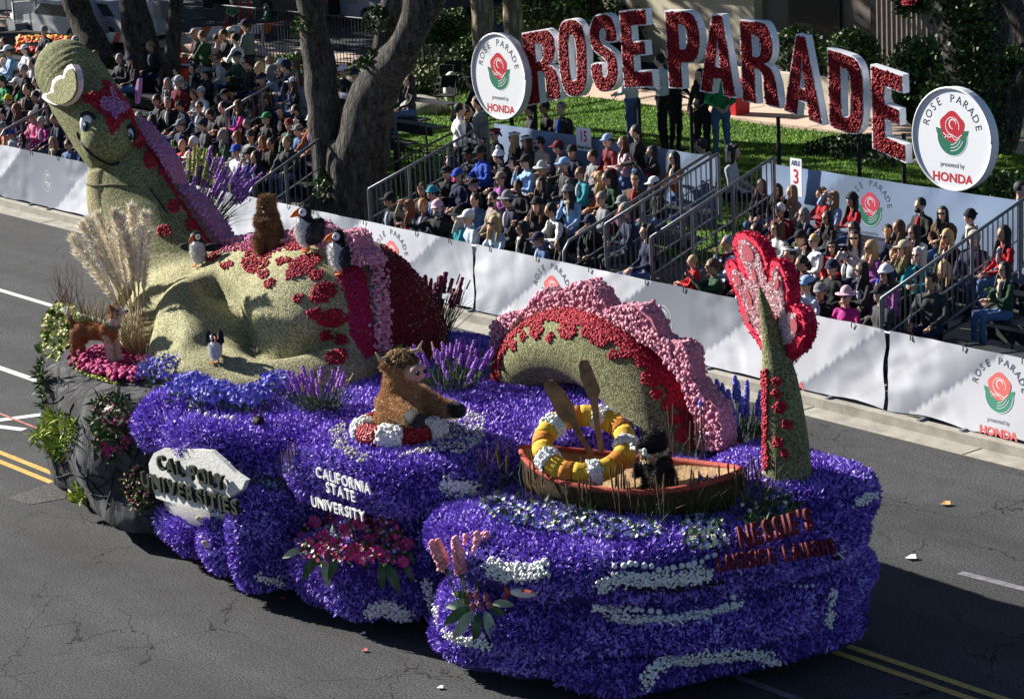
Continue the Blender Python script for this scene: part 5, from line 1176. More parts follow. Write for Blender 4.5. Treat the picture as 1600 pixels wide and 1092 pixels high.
# ================================================================== BARRIER, STANDS, SIGN
m_rail = M('rail_steel', (.20, .21, .23), rough=.45, metal=.6, nz=(8, .2)); m_railp = M('rail_grey', (.22, .23, .25), rough=.5, metal=.3)
m_ink = M('print_black', (.02, .02, .025)); m_rosered = M('print_rose_red', (.45, .012, .03)); m_rgreen = M('print_green', (.01, .15, .09)); m_hred = M('print_red', (.48, .01, .02)); m_pw = M('print_white', (.78, .8, .82))
m_palered = M('print_pale_red', (.72, .16, .15)); m_pgreen = M('print_pale_green', (.06, .28, .19))
def arc_pts(cx, cy, r, a0, a1, n=10): return [(cx + r * math.cos(R(a0 + (a1 - a0) * i / n)), cy + r * math.sin(R(a0 + (a1 - a0) * i / n))) for i in range(n + 1)]
def stroke2(pts, w):
    pts = [Vector(p) for p in pts]; L_, R_ = [], []
    for i, p in enumerate(pts):
        d = (pts[min(i + 1, len(pts) - 1)] - pts[max(i - 1, 0)]); d = d.normalized() if d.length > 1e-9 else Vector((1, 0)); n = Vector((-d.y, d.x)) * w / 2
        L_.append(tuple(p + n)); R_.append(tuple(p - n))
    return R_ + L_[::-1]
def emblem(parent, org, ux, uy, S, red, green, ink, white, hred, mono=False, words=True):
    """rose emblem with curved title above and sponsor line below; S = radius of the title arc"""
    org, ux, uy = Vector(org), Vector(ux).normalized(), Vector(uy).normalized(); uz = ux.cross(uy).normalized()
    def lay(name, polys, mat, z):
        mb = MB()
        for q in polys: mb.prism([q], org + uz * z * 1.0, ux, uy, .0006, uz=uz, both=False)
        mb.build(name, mat, parent)
    rose = [(math.cos(t) * .45 * (1 + .06 * math.sin(5 * t)) * S + .0, (.22 + math.sin(t) * .43 * (1 + .07 * math.cos(4 * t))) * S) for t in [2 * PI * i / 40 for i in range(40)]]
    leafs = [[(.05 * S, -.55 * S)] + [(x * S, y * S) for x, y in arc_pts(0, -.06, .5, -85, 5)] + [(.2 * S, .0), (.1 * S, -.15 * S)], [(-.02 * S, -.15 * S)] + [(x * S, y * S) for x, y in arc_pts(0, -.06, .5, 178, 268)]]
    z0 = .001
    if not mono:
        lay('emblem_green', [[(x * S, y * S) for x, y in arc_pts(0, -.06, .56, -178, -2, 24)] + [(.62 * S, .16 * S), (.36 * S, .12 * S), (-.36 * S, .12 * S), (-.62 * S, .16 * S)]], green, z0)
        lay('emblem_rose', [rose], red, z0 + .0012)
    lines = [stroke2([(x * S, y * S) for x, y in arc_pts(.02, .3, .12 + .02 * k, 40 * k, 40 * k + 230, 12)], .022 * S) for k in range(2)]
    lines += [stroke2([(x * S, y * S) for x, y in arc_pts(0, .24, .25, -20 + 100 * k, 75 + 100 * k, 8)], .022 * S) for k in range(3)]
    lines += [stroke2([(x * S, y * S) for x, y in [(-.34, .02), (-.15, -.1), (.05, -.04), (.2, -.1), (.36, .02)]], .025 * S), stroke2([(x * S, y * S) for x, y in [(-.3, -.12), (-.1, .0), (.1, -.16), (.28, -.1)]], .022 * S)]
    lines += [stroke2([(x * S, y * S) for x, y in arc_pts(-.05, -.02, .28 + .09 * k, -92, -18, 8)], .02 * S) for k in range(3)]
    lines += [stroke2([(x * S, y * S) for x, y in arc_pts(0, -.06, .56, 175, 365, 24)], .02 * S)]
    if mono: lines += [stroke2([rose[i] for i in range(40)] + [rose[0]], .02 * S)]
    lay('emblem_lines', lines, white, z0 + .0024)
    if not words: return
    title = 'ROSE PARADE'
    for i, ch in enumerate(title):
        if ch == ' ': continue
        t = R(172 - 164 * (i + .5) / len(title)); r_ = 1.0 * S; c = org + ux * r_ * math.cos(t) + uy * (r_ * math.sin(t) * 1.02) + uz * .002
        tx = ux * math.sin(t) - uy * math.cos(t); ty = ux * math.cos(t) + uy * math.sin(t)
        me = text_mesh(ch, .33 * S, 0, 0, 1.0); place(me, 'letter', ink, parent, frame(c - ty * .1 * S, tx, ty))
    place(text_mesh('presented by', .2 * S, 0, 0, .85), 'letter', ink, parent, frame(org - uy * .95 * S + uz * .002, ux, uy))
    place(text_mesh('HONDA', .36 * S, 0, .006, 1.12), 'letter', hred, parent, frame(org - uy * 1.38 * S + uz * .002, ux, uy))

# barrier banner: wrinkled cloth with a diagonal print
m_cloth = M('banner_cloth', (.8, .8, .82), rough=.7, vcol=True, spec=.2)
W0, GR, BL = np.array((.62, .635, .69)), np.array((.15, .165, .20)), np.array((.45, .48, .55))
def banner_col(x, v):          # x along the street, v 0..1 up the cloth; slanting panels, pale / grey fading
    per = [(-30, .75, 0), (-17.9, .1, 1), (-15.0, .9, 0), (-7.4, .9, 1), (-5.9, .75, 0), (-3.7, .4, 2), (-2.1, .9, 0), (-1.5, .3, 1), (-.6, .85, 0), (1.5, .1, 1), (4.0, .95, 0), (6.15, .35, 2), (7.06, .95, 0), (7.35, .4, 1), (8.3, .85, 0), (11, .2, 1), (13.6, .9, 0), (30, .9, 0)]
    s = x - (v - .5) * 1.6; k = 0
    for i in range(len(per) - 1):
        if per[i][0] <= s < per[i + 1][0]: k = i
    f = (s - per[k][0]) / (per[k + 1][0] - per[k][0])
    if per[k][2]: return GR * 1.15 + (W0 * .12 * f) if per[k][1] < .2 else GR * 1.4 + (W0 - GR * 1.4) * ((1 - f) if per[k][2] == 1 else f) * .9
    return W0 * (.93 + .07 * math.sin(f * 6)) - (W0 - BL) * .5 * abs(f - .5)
def banner(name, x0, x1, y, z0, z1, label, wr=.03, seed=0, colf=banner_col, ny=14, step=.045, group=None, flats=()):
    n = int((x1 - x0) / step); vs, cs = [], []
    root = empty(name, ((x0 + x1) / 2, y, z0), label, 'banner', group)
    for j in range(ny + 1):
        v = j / ny
        for i in range(n + 1):
            x = x0 + (x1 - x0) * i / n; w = noise.noise(Vector((x * 1.1 + seed, v * 3.2 + x * .8, seed))) * 1.2 + .6 * noise.noise(Vector((x * 2.8, v * 7 - x * 1.7, seed + 3))); e = min(1, (x - x0) / .25, (x1 - x) / .25)
            w += .35 * abs(noise.noise(Vector((x * 5 + v * 3, v * 1.5, seed + 8)))) - .25 * abs(noise.noise(Vector((x * 2.2 - v * 6, v * 4, seed + 11))))
            for fx in flats: w *= min(1, max(0, (abs(x - fx) - .56) / .4))
            edge = (1 - max(0, e)) * .018 * math.sin(v * 9)
            sag = .03 * abs(math.sin((x - x0) * 2.1)) * (1 - v) + .012 * math.sin(x * 5)
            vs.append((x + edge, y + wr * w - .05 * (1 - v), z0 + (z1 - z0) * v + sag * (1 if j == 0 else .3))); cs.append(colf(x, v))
    fs = [(j * (n + 1) + i, j * (n + 1) + i + 1, (j + 1) * (n + 1) + i + 1, (j + 1) * (n + 1) + i) for j in range(ny) for i in range(n)]
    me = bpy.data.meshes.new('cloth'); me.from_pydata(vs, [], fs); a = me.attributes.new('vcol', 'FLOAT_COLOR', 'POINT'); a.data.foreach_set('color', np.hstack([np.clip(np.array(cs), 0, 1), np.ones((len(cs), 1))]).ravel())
    me.polygons.foreach_set('use_smooth', [True] * len(fs)); me.materials.append(m_cloth); link('cloth', me, root, world_xf=True); return root
BY = .58
names = [(-34, -22.1, 'far left pale barrier banner at the frame edge'), (-22, -10.2, 'pale and grey barrier banner with a white rose outline left of the serpent neck'), (-10.1, -2.02, 'barrier banner with a red rose emblem left of the hump'), (-1.96, 7.02, 'long barrier banner behind the hump with a grey panel and rose emblems'), (7.1, 16.5, 'barrier banner at the right edge with the complete rose emblem')]
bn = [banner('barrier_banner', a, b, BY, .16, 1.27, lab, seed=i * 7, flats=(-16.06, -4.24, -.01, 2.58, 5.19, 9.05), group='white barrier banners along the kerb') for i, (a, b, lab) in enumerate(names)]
pal = (m_palered, m_pgreen, M('print_grey', (.09, .11, .14)), m_pw, m_palered)
for x, k, mono in [(-16.06, 1, True), (-4.24, 2, False), (-.01, 3, False), (2.58, 3, True), (5.19, 3, False), (9.05, 4, False)]:
    emblem(bn[k], (x, BY - .0262, .74 if not mono else .70), (1, 0, 0), (0, .045, 1), .42 if not mono else .34, *pal, mono=mono, words=not mono)
for k, (a, b, lab) in enumerate(names):
    x = a + .4
    while x < b: mb = MB(); mb.tube([(x, BY - .015, 1.2), (x + .01, BY - .02, 1.275), (x, BY + .05, 1.285), (x, BY + .1, 1.2)], .008, 4); mb.build('tie', m_ink, bn[k]); x += random.uniform(.8, 1.5)
# steel crowd barriers behind the cloth
BLAB = ['far left, out at the frame edge', 'far left next after the outermost', 'left of the child in the blue cap', 'below the two children by the serpent head', 'hidden by the serpent head', 'hidden by the serpent neck', 'behind the pink crest of the neck',
        'behind the dark purple spikes', 'behind the beaver', 'left of the forked tree', 'in front of the forked tree', 'left of the dark jacketed man', 'below the teal sweater woman', 'below the man in the black vest',
        'at the foot of the middle aisle', 'below the child in red with the tablet', 'behind the serpent tail fluke', 'below the woman in the flower hat', 'right of the rightmost banner seam']
for i in range(19):
    x0 = -31 + i * 2.45; root = empty('crowd_barrier', (x0 + 1.2, .68, .12), 'grey steel crowd barrier behind the white banner, ' + BLAB[i], 'barrier', 'steel barriers along the kerb')
    mb = MB(); mb.tube([(x0, .68, .2), (x0, .68, 1.14), (x0 + .06, .68, 1.2), (x0 + 2.3, .68, 1.2), (x0 + 2.36, .68, 1.14), (x0 + 2.36, .68, .2)], .02, 6); mb.tube([(x0, .68, .3), (x0 + 2.36, .68, .3)], .015, 6); mb.build('frame', m_rail, root)
    for k in (0, 1): mb = MB(); mb.box((x0 + .3 + k * 1.7, .68, .15), (.05, .5, .04)); mb.build('foot', m_railp, root)

# grandstands
NR, RY, RD, RZ = 5, 1.62, .7, .22
def row_y(k): return RY + RD * k
def seat_z(k): return .50 + RZ * k
m_plank = M('bleacher_alu', (.07, .072, .075), rough=.5, metal=.4, nz=(5, .3)); m_scaf = M('scaffold', (.10, .10, .11), rough=.6, metal=.3)
def stand(x0, x1, label, nr=NR):
    root = empty('grandstand', ((x0 + x1) / 2, 3, .12), label, 'grandstand', 'aluminium grandstands behind the barrier')
    for k in range(nr):
        mb = MB(); mb.box(((x0 + x1) / 2, row_y(k), seat_z(k) - .02), (x1 - x0, .27, .04)); mb.build('seat_plank', m_plank, root)
        mb = MB(); mb.box(((x0 + x1) / 2, row_y(k) - .36, seat_z(k) - .44), (x1 - x0, .34, .04)); mb.build('foot_plank', m_plank, root)
        if k: mb = MB(); mb.box(((x0 + x1) / 2, row_y(k) - .54, seat_z(k) - .5), (x1 - x0, .02, .18)); mb.build('riser', m_plank, root)
    n = max(2, int((x1 - x0) / 1.8))
    for i in range(n + 1):
        x = x0 + (x1 - x0) * i / n
        mb = MB(); mb.tube([(x, RY - .4, .12), (x, row_y(nr - 1) + .3, seat_z(nr - 1) - .5)], .025, 5)
        for k in range(nr): mb.tube([(x, row_y(k), .12), (x, row_y(k), seat_z(k) - .04)], .022, 5)
        mb.build('support_frame', m_scaf, root)
    return root
stand(-27.5, -10.1, 'crowded grandstand behind the serpent neck and the beaver', 8)
stand(-6.0, -.35, 'crowded grandstand between the forked trees and the first middle aisle')
stand(1.75, 5.85, 'crowded grandstand left of the right hand aisle')
stand(6.6, 11, 'nearly empty shaded grandstand behind the railing at the right edge')
m_shade = M('stand_shadow_cloth', (.03, .03, .035), rough=.9)
for a, b in ((-27.5, -10.1), (-6.0, 11)):      # dark skirt under the last rows
    pass
# railings with their balusters
bal = MB().tube([(0, 0, 0), (0, 0, 1)], .012, 5, cap=False).mesh('baluster'); bal.materials.append(m_rail)
def railing(x, y0, y1, z0, z1, h, label, n, mid=True, loop=False, posts=(0, 1)):
    root = empty('railing', (x, y0, z0 - h), label, 'railing'); sl = (z1 - z0) / (y1 - y0)
    mb = MB(); pts = [(x, y0, z0), (x, y1, z1)]
    if loop: pts = [(x, y0 - .12, z0 - .75), (x, y0 - .12, z0 - .15), (x, y0, z0)] + pts[1:]
    mb.tube(pts, .026, 8); mb.build('top_rail', m_rail, root, smooth=True)
    if mid: mb = MB(); mb.tube([(x, y0, z0 - h * .55), (x, y1, z1 - h * .55)], .016, 6); mb.build('middle_rail', m_rail, root)
    mb = MB(); mb.tube([(x, y0, z0 - h), (x, y1, z1 - h)], .02, 6); mb.build('bottom_rail', m_rail, root)
    for t in posts:
        y = y0 + (y1 - y0) * t; z = z0 + (z1 - z0) * t; mb = MB(); mb.tube([(x, y, z), (x, y, .12 if z - h < .5 else z - h - .15)], .028, 8); mb.build('post', m_rail, root)
    for i in range(n):
        t = (i + .5) / n; y = y0 + (y1 - y0) * t; z = z0 + (z1 - z0) * t
        o = link('baluster', bal, root, world_xf=True); o.location = (x, y, z - h); o.scale = (1, 1, h)
    return root
railing(-6.05, 1.45, 4.2, 1.56, 2.36, .95, 'railing left of the stand beside the forked tree', 25, posts=(0, .33, .66, 1))
railing(-.55, 1.4, 4.55, 1.36, 2.33, .8, 'curved end handrail closing the right side of the middle stand', 3, loop=True, posts=(.5, 1))
railing(.12, 1.6, 4.1, 1.68, 2.45, 1.0, 'tall railing right of the bearded man in the navy jacket', 22, posts=(0, .33, .66, 1))
railing(1.3, 1.5, 4.2, 1.64, 2.5, 1.05, 'tall railing with wire mesh left of the right hand stand', 24, posts=(0, .33, .66, 1))
railing(6.2, 1.4, 4.6, 1.42, 2.4, 1.0, 'railing rising at the right edge of the crowd', 29, posts=(0, .3, .6, .93))
railing(-9.75, 1.45, 3.3, 1.2, 1.98, .95, 'railing left of the forked tree beside the left stand', 13, posts=(0, .4, .8), loop=True)
railing(-19.55, 1.5, 4.2, 1.3, 2.2, .95, 'railing just left of the serpent neck', 16, loop=True, posts=(0, .5, 1)); railing(-13.6, 3.4, 5.2, 2.0, 2.6, .9, 'railing crossing the left stand above the white haired spectators', 12, posts=(0, .5, 1))
# wire mesh behind the third railing
mb = MB()
for i in range(26):
    y = 1.5 + i * .11
    mb.tube([(1.34, y, .3), (1.34, min(y + .8, 4.3), 1.1)], .004, 3, cap=False); mb.tube([(1.34, y, 1.1), (1.34, min(y + .8, 4.3), .3)], .004, 3, cap=False)
tag(tag(mb.build('wire_mesh', m_rail), 'diamond wire mesh panel hung inside the aisle beside the child in red', 'mesh'), kind='stuff')
# ground level lawn fence seen through the first railing
def fence(p0, p1, h, label, n, mat=None, hr=.02):
    a, b = Vector(p0), Vector(p1); root = empty('fence', a, label, 'fence'); d = b - a
    for zz, nm in ((h, 'top_rail'), (.12, 'bottom_rail')): mb = MB(); mb.tube([a + Vector((0, 0, zz)), b + Vector((0, 0, zz))], hr, 6); mb.build(nm, mat or m_rail, root)
    for i in range(n): o = link('baluster', bal if mat is None else bal_dark, root, world_xf=True); o.location = a + d * (i + .5) / n + Vector((0, 0, .12)); o.scale = (1, 1, h - .12)
    for t in (0, .5, 1): mb = MB(); q = a + d * t; mb.tube([q, q + Vector((0, 0, h + .05))], hr * 1.4, 6); mb.build('post', mat or m_rail, root)
    return root
m_iron = M('black_iron', (.02, .02, .022), rough=.5); bal_dark = MB().tube([(0, 0, 0), (0, 0, 1)], .012, 4, cap=False).mesh('baluster'); bal_dark.materials.append(m_iron)
fence((-11.3, 5.9, .1), (-7.6, 5.6, .1), 1.05, 'low steel fence on the lawn right of the forked tree', 26, m_iron)
fence((-20.3, 5.6, .1), (-16.5, 5.4, .1), 1.05, 'steel fence at the back of the left stand beside the serpent crest', 26)
fence((-33.5, 15.9, .1), (-24.0, 16.3, .1), 1.5, 'tall black iron fence between the hedges and the car park', 64, m_iron, .025)
# back banners with their printed panels, shade put into the blue grey colour
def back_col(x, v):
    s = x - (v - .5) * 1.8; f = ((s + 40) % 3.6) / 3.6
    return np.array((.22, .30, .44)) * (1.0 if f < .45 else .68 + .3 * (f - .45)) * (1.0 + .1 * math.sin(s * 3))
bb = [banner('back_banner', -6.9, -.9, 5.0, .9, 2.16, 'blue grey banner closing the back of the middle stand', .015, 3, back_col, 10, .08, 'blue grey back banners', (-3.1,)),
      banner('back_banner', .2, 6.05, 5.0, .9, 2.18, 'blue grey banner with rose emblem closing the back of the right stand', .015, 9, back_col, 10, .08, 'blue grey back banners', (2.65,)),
      banner('back_banner', -14.6, -11.9, 5.6, P(482, 162, 5.6).z - .42, P(482, 162, 5.6).z + .34, 'white back banner seen left and right of the forked tree', .015, 12, lambda x, v: np.array((.5, .53, .6)), 6, .1, 'blue grey back banners')]
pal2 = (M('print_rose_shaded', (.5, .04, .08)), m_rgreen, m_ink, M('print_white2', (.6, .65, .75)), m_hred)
emblem(bb[1], (2.65, 4.979, 1.68), (1, 0, 0), (0, .039, 1), .42, *pal2); emblem(bb[0], (-3.1, 4.9765, 1.6), (1, 0, 0), (0, .039, 1), .4, *pal2)
def placard(label, x, y, z, w, h, rows, mat=None):
    root = empty('placard', (x, y, z), label, 'sign'); mb = MB(); mb.box((x, y, z), (w, .012, h)); mb.build('board', mat or m_pw, root)
    for t, dz, s, mt, sx in rows: place(text_mesh(t, s, 0, .004, sx), 'letter', mt, root, frame((x, y - .0085, z + dz), (1, 0, 0), (0, 0, 1)))
m_navy = M('print_navy', (.03, .05, .2))
A_ = P(912, 218, 4.9); placard('white sign with red number 15 on the back banner of the middle stand', A_.x, 4.9, A_.z, .40, .42, [('15', -.03, .27, m_hred, .8), ('Orange Grove', -.17, .085, m_rgreen, .75)])
A_ = P(1244, 268, 4.9); placard('white aisle 3 sign on the back banner of the right stand', A_.x, 4.9, A_.z - .1, .26, .62, [('AISLE', .2, .11, m_navy, .75), ('3', -.1, .34, m_hred, .85)])
A_ = P(482, 162, 5.5); placard('white sign with red number 15 left of the forked tree', A_.x, 5.5, A_.z, .62, .56, [('15', .02, .26, m_hred, .8), ('Orange Grove', -.14, .1, m_rgreen, .75)])
A_ = P(545, 175, 5.5); placard('white aisle 2 sign right of the leaning tree trunk', A_.x, 5.5, A_.z - .05, .4, .75, [('AISLE', .22, .13, m_navy, .75), ('2', -.12, .42, m_hred, .85)])

# ------------------------------------------------------------------ the big sign
SY = 6.4
def sp(x, y): p = P(x, y, SY); return p.x, p.z
m_rim = M('sign_white', (.72, .74, .78), rough=.5); m_face = M('sign_field_red', (.13, .003, .007), rough=.9)
m_rose = M('sign_roses', (.3, .01, .02), tint=[(.2, .003, .007), (.30, .006, .012), (.40, .010, .02)], rough=.6)
sign = empty('parade_sign', (-2.7, SY, .1), 'huge arched sign of letters filled with dark red roses and rimmed in white', 'sign')
def rnd(pts, n=5): return [tuple(v)[:2] for v in catmull([(a, b, 0) for a, b in pts], n, True)]
# glyphs in a unit box, width 1, height 1
S_ = .27
def bowl(x0, x1, y0, y1, n=10):   # right-side bowl going down from y1 to y0
    cx = x1 - min((y1 - y0) / 2, .42); ry = (y1 - y0) / 2; cy = (y0 + y1) / 2
    return [(cx + (x1 - cx) * math.cos(R(90 - 180 * i / n)), cy + ry * math.sin(R(90 - 180 * i / n))) for i in range(n + 1)]
G = {}
G['E'] = ([(0, 0), (1, 0), (1, .22), (.42, .22), (.42, .41), (.85, .41), (.85, .60), (.42, .60), (.42, .79), (.97, .79), (.97, 1), (0, 1)], [])
G['P'] = ([(0, 0), (.42, 0), (.42, .33)] + bowl(.42, 1, .33, 1)[::-1] + [(0, 1)], [[(.40, .52)] + [(a, b) for a, b in bowl(.4, .62, .52, .81)][::-1] + [(.40, .81)]])
G['R'] = ([(0, 0), (.40, 0), (.40, .42), (.5, .42), (.6, .36), (.62, 0), (1.03, 0), (1.0, .3), (.93, .42), (.84, .48)] + bowl(.42, .99, .50, 1)[::-1] + [(0, 1)], [[(.38, .58)] + bowl(.38, .60, .58, .82)[::-1] + [(.38, .82)]])
G['A'] = ([(0, 0), (.36, 0), (.41, .19), (.62, .19), (.66, 0), (1.02, 0), (.72, 1), (.30, 1)], [[(.455, .36), (.575, .36), (.515, .70)]])
G['D'] = ([(0, 0)] + [(.5 + .5 * math.cos(R(a)) ** (1 if a > -90 else 1), .5 + .5 * math.sin(R(a))) if False else (.45 + .55 * abs(math.cos(R(a))) ** .6, .5 + .5 * math.copysign(abs(math.sin(R(a))) ** .6, math.sin(R(a)))) for a in range(-90, 91, 12)] + [(0, 1)],
          [[(.38, .2)] + [(.42 + .2 * abs(math.cos(R(a))) ** .6, .5 + .3 * math.copysign(abs(math.sin(R(a))) ** .6, math.sin(R(a)))) for a in range(-90, 91, 15)] + [(.38, .8)]])
def sup(cx, cy, rx, ry, e=.7, n=28): return [(cx + rx * math.copysign(abs(math.cos(t)) ** e, math.cos(t)), cy + ry * math.copysign(abs(math.sin(t)) ** e, math.sin(t))) for t in [2 * PI * i / n for i in range(n)]]
G['O'] = (sup(.5, .5, .5, .51), [sup(.5, .5, .12, .29)])
G['S'] = ([tuple(v)[:2] for v in catmull([(a, b, 0) for a, b in [(.97, .64), (.97, .82), (.80, .98), (.5, 1.02), (.2, .98), (.03, .82), (.03, .66), (.16, .53), (.46, .43), (.58, .36), (.58, .24), (.5, .19), (.41, .24), (.40, .36), (.03, .36), (.03, .18), (.2, .02), (.5, -.02), (.8, .02), (.97, .18), (.97, .36), (.84, .50), (.54, .60), (.42, .67), (.42, .77), (.5, .82), (.59, .77), (.60, .64)]], 3, True)], [])
quads = [('R', (815, 52), (866, 43), (825, 166), (876, 155)), ('O', (868, 32), (915, 30), (877, 152), (920, 150)), ('S', (918, 26), (963, 22), (925, 143), (968, 140)), ('E', (967, 18), (1010, 14), (975, 138), (1022, 137)), ('P', (1038, 17), (1092, 17), (1045, 138), (1100, 142)),
         ('A', (1100, 23), (1140, 23), (1093, 143), (1150, 154)), ('R', (1155, 31), (1205, 35), (1160, 158), (1218, 170)), ('A', (1232, 52), (1270, 58), (1225, 173), (1285, 196)), ('D', (1292, 75), (1350, 92), (1296, 198), (1350, 218)), ('E', (1360, 101), (1412, 118), (1363, 232), (1416, 256))]
rd_all = []
for ch, tl, tr, bl, br in quads:
    TL, TR, BL_, BR = [Vector(sp(*q)) for q in (tl, tr, bl, br)]
    def mp(u, v, g=0): a = BL_.lerp(BR, u); b = TL.lerp(TR, u); return tuple(a.lerp(b, v))
    outer, holes = G[ch]; O_ = [mp(*p) for p in outer]; H_ = [[mp(*p) for p in h] for h in holes]
    mb = MB(); mb.prism([O_] + H_, (0, SY, 0), (1, 0, 0), (0, 0, 1), .15, uz=(0, -1, 0)); lo = mb.build('letter', m_rim, sign)
    def inset(poly, d, ccw_out=True):
        pts = [Vector(p) for p in poly]; N = len(pts); A = sum(pts[i].x * pts[(i + 1) % N].y - pts[(i + 1) % N].x * pts[i].y for i in range(N)); sg = 1 if A > 0 else -1; out = []
        for i in range(N):
            e1 = (pts[i] - pts[i - 1]).normalized(); e2 = (pts[(i + 1) % N] - pts[i]).normalized(); n1 = Vector((-e1.y, e1.x)) * sg; n2 = Vector((-e2.y, e2.x)) * sg; b = (n1 + n2)
            b = b.normalized() if b.length > 1e-6 else n1; k = d / max(.45, b.dot(n1)); out.append(tuple(pts[i] + b * k))
        return out
    I_ = inset(O_, .026); J_ = [inset(h, -.024) for h in H_]
    fm = MB(); fm.prism([I_] + J_, (0, SY - .006, 0), (1, 0, 0), (0, 0, 1), .004, uz=(0, -1, 0), both=False); fo = fm.build('rose_field', m_face, lo)
    v, t = fm.arrays(); t = t[np.abs(np.cross(v[t[:, 1]] - v[t[:, 0]], v[t[:, 2]] - v[t[:, 0]])[:, 1]) > 1e-9]
    p, q = pts_on(v, t, int(area_of(v, t) * 900)); q[:] = (0, -1, 0); scatter('roses', p, q, T_PUFF, (.035, .055), .3, m_rose, fo, lift=.1)
for x in (-7.6, -4.6, -3.2, -1.0, .9, 1.9): mb = MB(); zt = 2.6; mb.tube([(x, SY + .2, .05), (x, SY + .2, zt)], .035, 8); mb.build('post', m_black, sign)
for cx_, cy_, lab in [(780, 120, 'round white rose emblem disc at the left end of the big sign'), (1488, 218, 'round white rose emblem disc at the right end of the big sign')]:
    c = P(cx_, cy_, SY - .15 if cx_ < 900 else SY - .05); root = empty('sign_disc', c, lab, 'sign'); Rr = .82
    mb = MB(); n = 48; prof = [(0, .0), (Rr, .0), (Rr + .012, -.012), (Rr + .012, -.15), (Rr, -.16), (0, -.16)]
    vs = []; 
    for r0, yy in prof[1:-1]: vs += [(c.x + r0 * math.cos(2 * PI * i / n), c.y - yy, c.z + r0 * math.sin(2 * PI * i / n)) for i in range(n)]
    mb.add(vs, [(k * n + i, k * n + (i + 1) % n, (k + 1) * n + (i + 1) % n, (k + 1) * n + i) for k in range(3) for i in range(n)] + [tuple(range(n)), tuple(3 * n + i for i in range(n))[::-1]]); mb.build('disc', M('disc_white', (.74, .76, .80), rough=.4), root)
    mb = MB(); mb.tube([(c.x + (Rr + .005) * math.cos(2 * PI * i / n), c.y - .012, c.z + (Rr + .005) * math.sin(2 * PI * i / n)) for i in range(n + 1)], .022, 6); mb.build('rim', m_rim, root, smooth=True)
    emblem(root, c + Vector((0, -.0, .08)), (1, 0, 0), (0, 0, 1), .56, m_rosered, m_rgreen, m_ink, m_pw, m_hred)
    mb = MB(); mb.tube([(c.x, c.y + .25, .05), (c.x, c.y + .25, c.z)], .04, 8); mb.build('post', m_black, root)
# ================================================================== TREES AND BACKGROUND
m_bark = bark_mat('bark_grey', (.085, .078, .068), (.15, .135, .12), 6); m_barkd = bark_mat('bark_dark', (.06, .052, .045), (.10, .088, .075), 6); m_barkp = bark_mat('bark_pale', (.42, .34, .25), (.25, .19, .14), 3)
m_leafd = M('leaf_dark', (.03, .06, .015), tint=[(.012, .03, .008), (.035, .075, .018), (.08, .13, .035)], rough=.5); m_leafh = M('leaf_hedge', (.05, .1, .02), tint=[(.02, .05, .01), (.06, .12, .025), (.16, .24, .07)], rough=.5)
def limb(mb, px, Y, n=14, rough=.06):
    pts = [P(a, b, Y if not hasattr(Y, '__len__') else Y[i]) for i, (a, b, r) in enumerate(px)]; rr = [r / pxm(p) for (a, b, r), p in zip(px, pts)]
    cp = catmull(pts, 6); cr = [c.x for c in catmull([(r, 0, 0) for r in rr], 6)]; o = len(mb.v); mb.tube(cp, cr, n)
    for i in range(o, len(mb.v)):
        v = Vector(mb.v[i]); mb.v[i] = tuple(v + Vector((noise.noise(v * 2.2), noise.noise(v * 2.2 + Vector((9, 0, 0))), 0)) * rough)
    return cp
def crown(root, blobs, n, size=(.16, .3), mat=None):
    """leaf cards spread through the volume of several overlapping clumps, so gaps stay open"""
    P_, Q_ = [], []; tot = sum(b[1][0] * b[1][1] for b in blobs)
    for c, r in blobs:
        k = int(n * r[0] * r[1] / tot); d = rng.normal(0, 1, (k, 3)); d /= np.linalg.norm(d, axis=1)[:, None]; rad = rng.uniform(.45, 1, k) ** .6
        p = np.array(c)[None] + d * rad[:, None] * np.array(r)[None]
        w = np.array([noise.noise(Vector(x) * .9) for x in p]); keep = w > -.12; P_.append(p[keep]); Q_.append(d[keep])
    return scatter('crown', np.concatenate(P_), np.concatenate(Q_), T_LEAF, size, .8, mat or m_leafd, root, width=1.3)
def tree(label, base, build, mat, blobs, n=5000, size=(.2, .36), cat='tree', lm=None):
    root = empty('tree', base, label, cat); mb = MB(); tops = build(mb) or []; mb.build('trunk', mat, root, smooth=True)
    lb = MB()
    for c, r in blobs[:5]:      # limbs up into the crown
        if tops:
            t0 = random.choice(tops); m_ = (Vector(t0) + Vector(c)) / 2 + Vector((0, 0, .4)); lb.tube(catmull([t0, m_, c], 5), [.14, .12, .1, .09, .08, .07, .06, .05, .04, .03, .02], 7)
    if lb.v: lb.build('branch', mat, root, smooth=True)
    crown(root, blobs, n, size, lm)
    return root
# forked tree between the stands
def tb_(mb):
    a = limb(mb, [(560, 345, 64), (556, 300, 56), (552, 255, 50), (545, 215, 40)], 3.6, 20, .10)
    b = limb(mb, [(520, 345, 26), (518, 290, 27), (512, 230, 28), (505, 160, 26), (497, 90, 24), (488, 30, 22), (478, -40, 20), (470, -120, 17)], 3.3, 16)
    c = limb(mb, [(560, 290, 40), (566, 230, 42), (578, 170, 38), (596, 125, 34), (618, 95, 30), (640, 60, 24), (652, 20, 24), (650, -30, 22), (645, -110, 18)], 3.6, 16)
    d = limb(mb, [(605, 115, 22), (602, 60, 20), (612, 10, 18), (610, -60, 15)], 3.8, 12); limb(mb, [(640, 70, 20), (662, 30, 16), (690, -10, 13), (720, -60, 9)], 3.7, 10)
    limb(mb, [(545, 345, 60), (540, 330, 66), (536, 342, 72)], 3.6, 16, .12)
    return [b[-1], c[-1], d[-1]]
fb = P(556, 345, 3.5); fb.z = .1
